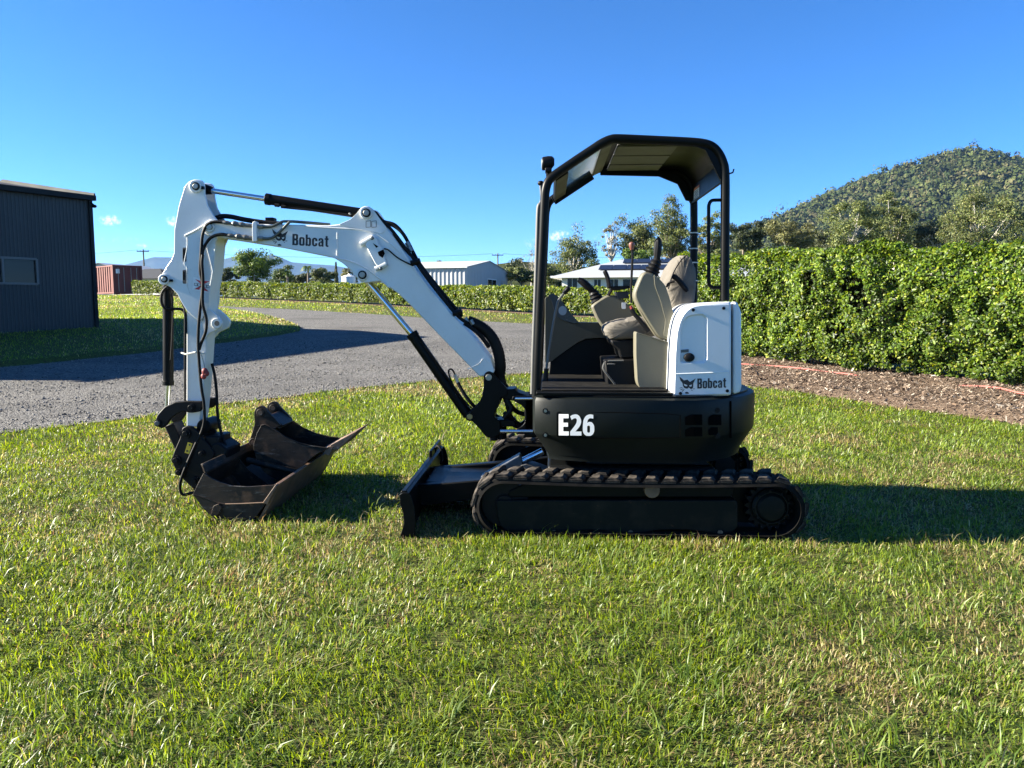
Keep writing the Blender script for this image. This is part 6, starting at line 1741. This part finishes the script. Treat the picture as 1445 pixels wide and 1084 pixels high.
# ---------------------------------------------------------------- arm
yr0, yr1 = YC - .078, YC + .078
arm_up = [(268, 255.5), (276, 253.5), (285, 254.5), (288.5, 259), (289.5, 275), (293, 290), (302, 305), (308, 312), (308, 336), (304, 345), (301, 380), (296, 409), (296, 425), (292, 440), (283, 454), (272, 446), (263, 437), (256.5, 426), (251, 415), (241, 405), (233, 402), (227.5, 396), (228, 389), (235, 378), (243, 366), (246.5, 357), (247, 324), (253, 291), (261.5, 263)]
armb = PX([(262, 335), (307, 326), (304.5, 340), (301, 380), (295.5, 410), (294, 440), (296, 448), (291.5, 470), (289.5, 500), (287.5, 530), (284, 567), (280, 603), (262, 603)], yr0)
arm = MB().prism(armb, yr0 + .012, yr1 - .012).build('arm', 'white', EX, bevel=.006)
for Y in (yr0 - .008, yr1 - .012):
    MB().prism(rounded(PX(arm_up, yr0), .012, 3), Y, Y + .020).build('arm_cheek', 'white', arm, bevel=.005)
MB().prism(PX([(250, 330), (256, 292), (264, 270), (268, 290), (268, 420), (258, 410), (252, 370)], yr0), yr0 + .012, yr1 - .012).build('arm_spine', 'white', arm, bevel=.003)
boss(277, 263.5, yr0 - .008, .042, arm, d_=.022); pin(276.5, 263, yr0 - .030, .018, arm, rr=1.5)
x, z = w(285, 265, yr0 - .02); MB().box(x - .012, x + .012, yr0 - .026, yr0 - .004, z - .010, z + .010).build('lock_tab', 'black', arm)
x, z = w(268, 263.5, yr0 - .012); MB().ycyl(x, z, yr0 - .0095, yr0, .006, 10).build('grease_hole', 'decal_black', arm)
boss(232.5, 394.5, yr0 - .008, .037, arm, d_=.022); pin(232, 394, yr0 - .030, .016, arm, rr=1.5)
x, z = w(240.5, 396, yr0 - .02); MB().box(x - .012, x + .012, yr0 - .022, yr0 - .004, z - .008, z + .008).build('lock_tab', 'black', arm)
seam([(261, 333), (275, 326), (288, 318)], yr0 - .010, .007, 'weld_seam', 'white', arm)
seam([(264, 335), (264, 349), (260, 372), (264, 378), (264, 402), (268, 415)], yr0 - .009, .003, 'weld_seam', 'white', arm)
seam([(292, 350), (296, 365), (300, 382)], yr0 - .009, .004, 'weld_seam', 'white', arm)
seam([(303.5, 345), (300.5, 380), (295.5, 409)], yr0 - .008, .004, 'weld_seam', 'white', arm)
for y0_, y1_ in ((349.5, 369.5), (381, 400.5)):
    sl = MB().prism(rounded(PX([(257.8, y0_), (263, y0_), (263, y1_), (257.8, y1_)], yr0 - .009), .008, 3), yr0 - .0095, yr0 - .004).build('plug_slot', 'fabric', arm, bevel=0)
    MB().prism(rounded(PX([(258.4, y0_ + 2), (260.6, y0_ + 2), (260.6, y1_ - 5), (258.4, y1_ - 5)], yr0 - .010), .004, 3), yr0 - .0105, yr0 - .006).build('slot_gap', 'void', sl)
# ears for the thumb
for Y in (yr0 - .004, yr1 - .024):
    MB().prism(rounded(PX([(293, 435), (300, 440), (309, 448), (313, 455), (311, 463), (305, 466), (296, 470), (288, 480), (288, 450)], yr0), .012, 3), Y, Y + .028).build('thumb_ear', 'white', arm, bevel=.005)
boss(306, 456.5, yr0 - .004, .036, arm, d_=.014)
x, z = w(306, 456.5, yr0 - .02); MB().ycyl(x, z, yr0 - .0195, yr0 - .010, .018, 18).build('ear_bore', 'fabric', arm)
# red and black sticker
surfA = lambda a, b2: (lambda q: (q[0], yr0 - .0093, q[1]))(w(a, b2, yr0 - .0093))
surfA2 = lambda a, b2: (lambda q: (q[0], yr0 - .0105, q[1]))(w(a, b2, yr0 - .0105))
st_ = MB().add([surfA(273, 391), (surfA(298.5, 396)), surfA(296, 414), surfA(271.5, 409)], [(0, 1, 2, 3)]).build('sticker', 'decal_white', arm, smooth=False)
for tri in ([(275.5, 394), (284, 397), (285, 402.5)], [(296, 397), (288, 396.5), (285, 402.5)], [(274, 408), (281, 409), (285, 402.5)], [(294.5, 411.5), (287, 410), (285, 402.5)]):
    MB().add([surfA2(*p) for p in tri], [(0, 1, 2)]).build('red_cross', 'decal_red', st_, smooth=False)
for x0_ in (274.3, 279, 287.5, 292):
    yy = 399.6 + (x0_ - 274) * .17
    fr_ = [(x0_, yy), (x0_ + 4, yy + .6), (x0_ + 4, yy + 3.8), (x0_, yy + 3.2)]
    MB().tube([surfA2(*p) for p in fr_ + fr_[:1]], .0018, 4).build('letter_box', 'decal_black', st_)
# cord and cap hanging on the arm
MB().tube([(lambda q: (q[0], yv, q[1]))(w(a, b2, yv)) for a, b2, yv in ((256, 498, yr0 - .01), (262, 500, yr0 - .03), (276, 497, yr0 - .05), (287, 499, yr0 - .02), (291, 497, yr1))], .006, 6).build('tie_cord', 'rope', EX)
hose([(281, 494, yr0 - .05), (285, 503, yr0 - .05), (288, 515, yr0 - .05), (289, 522, yr0 - .05)], .0035, 'chain', 'bolt')
for a, b2, r_ in ((289, 524, .022), (287.5, 531, .020), (291.5, 527, .019)):
    x, z = w(a, b2, yr0 - .05); MB().ball((x, yr0 - .05, z), (r_, r_ * .8, r_ * 1.1), 10, 7).build('dust_cap', 'red', EX)
# bucket cylinder on the outer side of the arm
bcy = cylinder('bucket_cylinder', (237, 402), (237.5, 543), (234.5, 598), YC, .035, .0165)
hose([(242, 415, YC - .045), (244, 440, YC - .045), (243, 475, YC - .045), (241, 508, YC - .045)], .006, 'cylinder_pipe', 'steel_black', bcy)
hose([(236, 405, YC - .05), (229, 413, YC - .06), (228, 427, YC - .06), (234, 436, YC - .06), (246, 436, YC - .05), (257, 437, YC - .05), (262, 446, YC - .06), (262, 470, YC - .07)], .010, parent=bcy)
hose([(240, 408, YC - .04), (250, 412, YC - .05), (258, 430, YC - .06), (261, 446, YC - .075), (261, 500, YC - .082), (261, 580, YC - .082)], .007, parent=bcy)

# ---------------------------------------------------------------- link, hitch, buckets
yk0, yk1 = YC - .12, YC + .12
lk = [(285, 566.5), (287, 573), (282, 581), (270, 583), (258, 581), (248, 585), (240, 592), (235, 600), (228, 605), (221, 602), (218.5, 594), (222, 585), (232, 574), (246, 567.5), (262, 566)]
for Y in (yk0, yk1 - .03):
    MB().prism(rounded(PX(lk, yk0), .012, 3), Y, Y + .03).build('curved_link', 'steel_black', EX, bevel=.006)
pin(270, 575, yk0, .019, EX, name='link_pin', mat='steel_black', depth=.018, ring='steel_black')
pin(223, 597, yk0, .017, EX, name='link_pin', mat='grey_steel', depth=.018, ring='steel_black')
hl_ = PX([(226, 603), (239, 598), (246, 612), (256, 640), (248, 648), (243, 640)], yk0)
MB().prism(hl_, YC - .07, YC + .07).build('push_link', 'steel_black', EX, bevel=.008)
hit = [(257, 604), (263, 601), (270, 602), (281, 610), (285, 620), (290, 622), (298, 632), (303, 640), (296, 660), (286, 672), (281, 688), (272, 690), (258, 676), (246, 660), (242, 648), (246, 636), (254, 618)]
hitch = MB().prism(rounded(PX(hit, yk0 - .01), .012, 3), yk0 - .012, yk0 + .02).build('quick_hitch', 'steel_black', EX, bevel=.006)
MB().prism(rounded(PX(hit, yk0 - .01), .012, 3), yk1 - .02, yk1 + .012).build('hitch_far_cheek', 'steel_black', hitch, bevel=.006)
MB().prism(PX([(260, 625), (280, 625), (296, 640), (290, 660), (276, 680), (258, 664), (252, 648)], yk0), yk0 + .02, yk1 - .02).build('hitch_body', 'black', hitch, bevel=.01)
for a, b2, r_ in ((263, 611.5, .030), (249.5, 649, .030), (285, 639.5, .022), (253, 666, .024), (275.5, 678, .026)):
    pin(a, b2, yk0 - .013, r_ * .62, hitch, mat='steel_black', depth=.026, ring='steel_black', rr=1.7)
MB().prism(PX([(265, 624), (271.5, 626), (267, 641), (260.5, 639)], yk0 - .0135), yk0 - .0136, yk0 - .0125).build('yellow_label', 'decal_yellow', hitch, bevel=0)
for a, b2 in ((267.5, 628), (264, 636.5)):
    x, z = w(a, b2, yk0 - .015); MB().ycyl(x, z, yk0 - .0150, yk0 - .0130, .007, 10).build('label_symbol', 'decal_black', hitch)
x, z = w(298, 622, yk0); MB().box(x - .05, x + .05, yk0 + .01, yk1 - .02, z - .04, z + .03).build('hitch_valve', 'plastic_black', hitch, bevel=.012)
x, z = w(309, 634, yk0); MB().loft([[(x - .07, yk0 + .0, z - .06), (x + .05, yk0 + .0, z - .07), (x + .06, yk0 + .0, z + .0), (x - .01, yk0, z + .05), (x - .06, yk0, z + .03)], [(x - .07, yk1, z - .06), (x + .05, yk1, z - .07), (x + .06, yk1, z + .0), (x - .01, yk1, z + .05), (x - .06, yk1, z + .03)]]).build('hitch_motor', 'steel_black', hitch, bevel=.012)
x, z = w(286, 601, YC - .06); MB().ycyl(x + .02, z, YC - .09, YC + .09, .05, 22).build('arm_end_boss', 'black', EX, bevel=.006)

# wide mud bucket, mouth up
ym0, ym1 = YC - .47, YC + .92
sh = PX([(283, 657), (287, 668), (280, 681), (272, 698), (287, 718), (305, 737), (330, 741), (354, 738), (365, 724), (375, 711), (389, 685)], ym0)
mud = MB().prism(shell_outline(sh, .012), ym0 + .014, ym1 - .014).build('mud_bucket', 'bucket', EX, bevel=.003)
endp = PX([(287, 668), (298, 675), (311, 681), (328, 686), (350, 687), (389, 684.5), (375, 711), (365, 724), (354, 738), (330, 741), (305, 737), (287, 718), (272, 698), (280, 681)], ym0)
for Y in (ym0, ym1 - .014):
    MB().prism(endp, Y, Y + .014).build('bucket_end_plate', 'bucket', mud, bevel=.002)
# side cutter strip and weld line on the near end plate, lifting eye
MB().prism(PX([(389.5, 683.5), (392, 685.5), (378, 711.5), (371, 709.5)], ym0), ym0 - .010, ym0 + .016).build('side_cutter', 'edge', mud, bevel=.003)
seam([(318, 711.5), (340, 711), (371, 709.5)], ym0 - .001, .005, 'weld_seam', 'edge', mud)
seam([(273, 698), (290, 703), (306, 709), (318, 711.5)], ym0 - .001, .004, 'weld_seam', 'bucket', mud)
x, z = w(308, 717, ym0 - .015); MB().prism(rounded(PX([(299, 726), (303, 713), (310, 710), (315, 715), (310, 725), (303, 731)], ym0), .008, 3), ym0 - .022, ym0).build('lifting_eye', 'bucket', mud, bevel=.004)
# cutting edge along the lip
lip = PX([(376, 709), (388.5, 683), (393, 684), (381, 711), (370, 730), (362, 741), (358, 740), (367, 727)], ym0)
MB().prism(lip, ym0 + .017, ym1 - .017).build('cutting_edge', 'edge', mud, bevel=.003)
# upper back rail and inner brace
MB().prism(PX([(281, 656), (285, 655), (290, 667), (286, 669)], ym0), ym0 + .02, ym1 - .02).build('back_rail', 'bucket', mud, bevel=.003)
br0 = P3([(310, 693, ym0 + .05)])[0]
ymid = (ym0 + ym1) / 2 - .10
MB().prism(PX([(285, 672), (300, 690), (330, 712), (352, 728), (330, 738), (305, 734), (276, 698)], ym0), ymid - .006, ymid + .006).build('inner_rib', 'bucket', mud, bevel=.002)
a_ = w(290, 672, ym0); b2 = w(384, 690, ym0)
MB().cyl((a_[0] + .03, ymid + .02, a_[1] - .02), (b2[0] - .02, ymid + .02, b2[1] - .03), .022, n=14).build('cross_tube', 'bucket', mud)
# ears joining bucket to hitch
for Y in (YC - .09, YC + .065):
    MB().prism(rounded(PX([(279, 668), (292, 636), (300, 634), (304, 641), (300, 656), (290, 672), (282, 692), (270, 694), (268, 684)], yk0), .01, 3), Y, Y + .025).build('bucket_ear', 'bucket', mud, bevel=.004)

# narrow toothed bucket lying inside the mud bucket
yt0, yt1 = YC + .20, YC + .62
ox, oz = w(405, 660, yt0)
TB = empty('toothed_bucket', (ox, (yt0 + yt1) / 2, w(400, 690, yt0)[1]), 'narrow black digging bucket with rusty teeth resting inside the wide mud bucket', 'bucket')
sh2 = PX([(368, 601), (362, 612), (357, 630), (362, 652), (374, 668), (390, 677), (406, 677), (420, 666), (434, 651), (448, 640), (462, 633)], yt0)
tb = MB().prism(shell_outline(sh2, .010), yt0 + .010, yt1 - .010).build('bucket_shell', 'bucket', TB, bevel=.003)
side2 = PX([(368, 601), (374, 599.5), (386, 606), (402, 617), (420, 625), (440, 630), (462, 633), (448, 640), (434, 651), (420, 666), (406, 677), (390, 677), (374, 668), (362, 652), (357, 630), (362, 612)], yt0)
for Y in (yt0, yt1 - .010):
    MB().prism(side2, Y, Y + .010).build('bucket_side', 'bucket', TB, bevel=.002)
    MB().tube([(lambda q: (q[0], Y + .005, q[1]))(w(a, b2, yt0)) for a, b2 in ((368, 601), (374, 599.5), (386, 606), (402, 617), (420, 625), (440, 630), (462, 633))], .007, 6).build('rim_bar', 'bucket', TB)
ear = [(354, 583), (357, 577), (363, 574), (369, 576), (374, 583), (384, 593), (392, 602), (380, 608), (372, 618), (364, 630), (356, 634), (348, 631), (347, 624), (351, 614), (355, 600)]
for Y in (yt0 + .06, yt1 - .10):
    MB().prism(rounded(PX(ear, yt0), .01, 3), Y, Y + .025).build('bucket_ear', 'bucket', TB, bevel=.005)
    for a, b2 in ((363.5, 584), (353, 626)):
        x, z = w(a, b2, yt0); MB().ycyl(x, z, Y - .010, Y + .005, .030, 20).build('ear_boss', 'bucket', TB, bevel=.003); MB().ycyl(x, z, Y - .012, Y - .008, .017, 16).build('ear_hole', 'edge', TB)
MB().prism(PX([(372, 588), (378, 590), (394, 603), (388, 608), (374, 598)], yt0), yt0 + .086, yt1 - .101).build('top_plate', 'bucket', TB, bevel=.004)
lp2 = PX([(455, 640), (462, 630), (470, 631), (464, 644)], yt0)
MB().prism(lp2, yt0 + .011, yt1 - .011).build('lip', 'edge', TB, bevel=.004)
for k in range(4):
    yy = yt0 + .03 + (yt1 - yt0 - .10) * k / 3
    q0 = w(459, 638, yt0); q1 = w(466, 628, yt0); q2 = w(503, 608.5, yt0); q3 = w(502, 611, yt0); q4 = w(478, 634, yt0)
    MB().loft([[(q0[0], yy - .014, q0[1]), (q1[0], yy - .014, q1[1]), (q2[0], yy - .007, q2[1]), (q3[0], yy - .007, q3[1]), (q4[0], yy - .014, q4[1])], [(q0[0], yy + .026, q0[1]), (q1[0], yy + .026, q1[1]), (q2[0], yy + .017, q2[1]), (q3[0], yy + .017, q3[1]), (q4[0], yy + .026, q4[1])]]).build('tooth', 'edge', TB, bevel=.003)
TRACKS.append((w(306, 740, ym0)[0], w(352, 740, ym0)[0], ym0 + .03, ym1))
# ================================================================== GRASS
def blades(X_, Y_, Z_, hgt, wid, lean, az, cols, bend=0.6):
    """three-triangle blades: root pair, middle pair, tip"""
    N = len(X_)
    L = np.stack([np.cos(az), np.sin(az), np.zeros(N)], 1)
    fa = az + rng.uniform(-1.2, 1.2, N) + np.pi / 2
    S = np.stack([np.cos(fa), np.sin(fa), np.zeros(N)], 1) * (wid * .5)[:, None]
    B = np.stack([X_, Y_, Z_ + zground(X_, Y_)], 1)
    ml = lean * (1 - bend * .5); 
    mid = B + L * (hgt * .55 * np.sin(ml))[:, None] + np.array([0, 0, 1.0]) * (hgt * .55 * np.cos(ml))[:, None]
    tl = np.minimum(lean * (1 + bend), 1.75)
    tip = mid + L * (hgt * .45 * np.sin(tl))[:, None] + np.array([0, 0, 1.0]) * (hgt * .45 * np.cos(tl))[:, None]
    Vv = np.stack([B - S, B + S, mid + S * .85, mid - S * .85, tip], 1).reshape(-1, 3)
    k = (np.arange(N) * 5)[:, None]
    Ff = np.concatenate([k + np.array([[0, 1, 2]]), k + np.array([[0, 2, 3]]), k + np.array([[3, 2, 4]])], 0)
    return Vv, Ff, np.repeat(cols, 5, 0)
G_PAL = np.array([(.110, .172, .017), (.160, .228, .021), (.222, .276, .032), (.064, .110, .015), (.142, .196, .052)])
D_PAL = np.array([(.340, .285, .120), (.235, .180, .078), (.390, .345, .180), (.150, .098, .052), (.300, .280, .095)])
def lawn_cols(x, y, N, dry_base=.10, bright=1.0):
    dryn = fbm(x * .75 + 3, y * .75, 61, 4); dry2 = fbm(x * 2.6, y * 2.6, 67, 3)
    pd = np.clip(dry_base + .08 + (dryn - .5) * 1.7 + (dry2 - .5) * 1.2, .05, .85)
    isd = rng.random(N) < pd
    c = np.where(isd[:, None], D_PAL[rng.integers(0, len(D_PAL), N)], G_PAL[rng.integers(0, len(G_PAL), N)])
    tone = .80 + .45 * fbm(x * .5 + 9, y * .5, 71, 3)
    return c * (tone * rng.uniform(.75, 1.25, N) * bright)[:, None], pd
def on_lawn(x, y):
    ok = sdf_poly(x, y, gravel_poly) < 0.05 * rng.random(len(x)) + .02
    ok &= (sdf_poly(x, y, mulch_poly) < 0.06 * rng.random(len(x)))
    for (a, b_, c, d_) in TRACKS:
        ok &= ~((x > a) & (x < b_) & (y > c) & (y < d_))
    return ok
def in_view(x, y, mgn):
    xc = x * math.cos(YAW) + y * math.sin(YAW); yc = -x * math.sin(YAW) + y * math.cos(YAW)
    return np.abs(xc) < yc * .67 + mgn
VS, FS, CS = [], [], []; base_i = 0
def push(t):
    global base_i
    VS.append(t[0]); FS.append(t[1] + base_i); CS.append(t[2]); base_i += len(t[0])
for y0, y1, dens, hm, wm, mg in ((1.6, 3.0, 14000, .030, .0042, .9), (3.0, 4.7, 10000, .028, .0050, 1.0), (4.7, 7.0, 6000, .028, .0064, 1.1), (7.0, 10.0, 3300, .031, .0086, 1.2), (10.0, 14.5, 1600, .036, .0125, 1.3)):
    W_ = y1 * .72 + mg; n0 = int(dens * (y1 - y0) * 2 * W_)
    x = rng.uniform(-W_ - .3, W_, n0); y = rng.uniform(y0, y1, n0)
    k = in_view(x, y, mg); x, y = x[k], y[k]
    k = on_lawn(x, y); x, y = x[k], y[k]
    # gaps and thin spots
    th_ = fbm(x * 4.2, y * 4.2, 81, 3); k = rng.random(len(x)) < np.clip(.0 + th_ * 1.8, .18, 1); x, y = x[k], y[k]
    N = len(x)
    c, pd = lawn_cols(x, y, N)
    lush = fbm(x * 1.3 + 30, y * 1.3, 83, 3)
    hg = hm * rng.lognormal(0, .38, N) * (.55 + .95 * lush) * (1.15 - .4 * pd)
    flow = fbm(x * .9, y * .9, 87, 3) * 12.0
    lean = np.abs(rng.normal(.95, .5, N)); az = flow + rng.normal(0, 1.3, N)
    push(blades(x, y, np.zeros(N), hg, wm * rng.uniform(.6, 1.35, N), lean, az, c))
# long strap-leaved tufts in the foreground
nt = 900
tx = rng.uniform(-4.2, 4.2, nt * 3); ty = 1.8 + rng.random(nt * 3) ** 1.3 * 5.5
k = in_view(tx, ty, .7) & on_lawn(tx, ty) & (rng.random(nt * 3) < fbm(tx * 1.1, ty * 1.1, 95, 3) * 1.1); tx, ty = tx[k][:nt], ty[k][:nt]
per = 17
x = np.repeat(tx, per) + rng.normal(0, .030, len(tx) * per); y = np.repeat(ty, per) + rng.normal(0, .030, len(tx) * per); N = len(x)
c = np.array([(.080, .135, .020), (.115, .175, .026), (.160, .215, .040), (.24, .22, .11)])[rng.choice(4, N, p=[.36, .34, .2, .1])] * rng.uniform(.75, 1.25, (N, 1))
push(blades(x, y, np.zeros(N), rng.gamma(9, .0095, N), rng.uniform(.004, .0075, N), np.abs(rng.normal(1.0, .35, N)), np.repeat(rng.uniform(0, 6.28, len(tx)), per) + rng.normal(0, 1.1, N), c, bend=.5))
# longer fringe left standing against the near track and blade
N = 2600
x = rng.uniform(w(655, 760, 4.5)[0], w(1150, 760, 4.5)[0], N); y = rng.uniform(4.34, 4.52, N)
c, _ = lawn_cols(x, y, N); push(blades(x, y, np.zeros(N), rng.gamma(8, .0050, N), rng.uniform(.003, .006, N), np.abs(rng.normal(.4, .3, N)), rng.uniform(0, 6.28, N), c))
# dry clippings lying about
N = 9000
x = rng.uniform(-5, 5, N); y = 1.8 + rng.random(N) * 6.5; k = in_view(x, y, .6) & on_lawn(x, y); x, y = x[k], y[k]; N = len(x)
push(blades(x, y, rng.uniform(.012, .05, N), rng.gamma(6, .012, N), rng.uniform(.0018, .0042, N), rng.normal(1.5, .12, N), rng.uniform(0, 6.28, N), D_PAL[rng.integers(0, 5, N)] * rng.uniform(.8, 1.45, (N, 1)), bend=.1))
gr = fast_mesh('grass', np.concatenate(VS), np.concatenate(FS), 'grass_blade', np.concatenate(CS))
tag(gr, 'short mown grass blades with straw coloured clippings over the front lawn', 'grass', kind='stuff')

# coarser tufts on the far lawns
VS, FS, CS = [], [], []; base_i = 0
def far_patch(n0, xr, yr, test, zf, hm, wm, br):
    x = rng.uniform(*xr, n0); y = yr[0] + (yr[1] - yr[0]) * rng.random(n0) ** 1.35
    k = in_view(x, y, 2.5) & test(x, y); x, y = x[k], y[k]; N = len(x)
    c, _ = lawn_cols(x * .4, y * .4, N, .10, br)
    sc = np.clip(y / 25, .8, 2.6)
    push(blades(x, y, zf(x, y) - .005, hm * rng.lognormal(0, .3, N) * sc ** .35, wm * sc * rng.uniform(.7, 1.3, N), np.abs(rng.normal(.6, .35, N)), rng.uniform(0, 6.28, N), c))
far_patch(150000, (-30, -2), (12, 46), lambda x, y: sdf_poly(x, y, island_poly) > .02, island_z, .055, .016, 1.25)
def far_ok(x, y):
    hy = np.interp(x, fh_x, fh_y)
    return (sdf_poly(x, y, gravel_poly) < 0.0) & (y > 15) & (y < hy - .7) & (sdf_poly(x, y, mulch_poly) < 0)
far_patch(150000, (-52, 14), (18, 72), far_ok, lambda x, y: 0 * x, .065, .017, 1.25)
fg = fast_mesh('far_grass', np.concatenate(VS), np.concatenate(FS), 'grass_blade', np.concatenate(CS))
tag(fg, 'sunlit mown grass on the island and beyond the driveway', 'grass', kind='stuff')

print('TRIS grass', len(gr.data.polygons), 'far', len(fg.data.polygons))
# ================================================================== HAZE
hz = MB().box(-9500, 9500, -80, 12500, -8, 320)
m = bpy.data.materials.new('thin_air'); m.use_nodes = True
m.node_tree.nodes.clear()
ho = m.node_tree.nodes.new('ShaderNodeOutputMaterial'); hv = m.node_tree.nodes.new('ShaderNodeVolumePrincipled')
hv.inputs['Color'].default_value = (0.32, 0.56, 1.0, 1); hv.inputs['Density'].default_value = 0.00006; hv.inputs['Anisotropy'].default_value = 0.2
m.node_tree.links.new(hv.outputs[0], ho.inputs['Volume'])
hzo = hz.build('haze', m, smooth=False)
tag(hzo, 'thin blue haze over the far ranges', 'haze', kind='stuff')
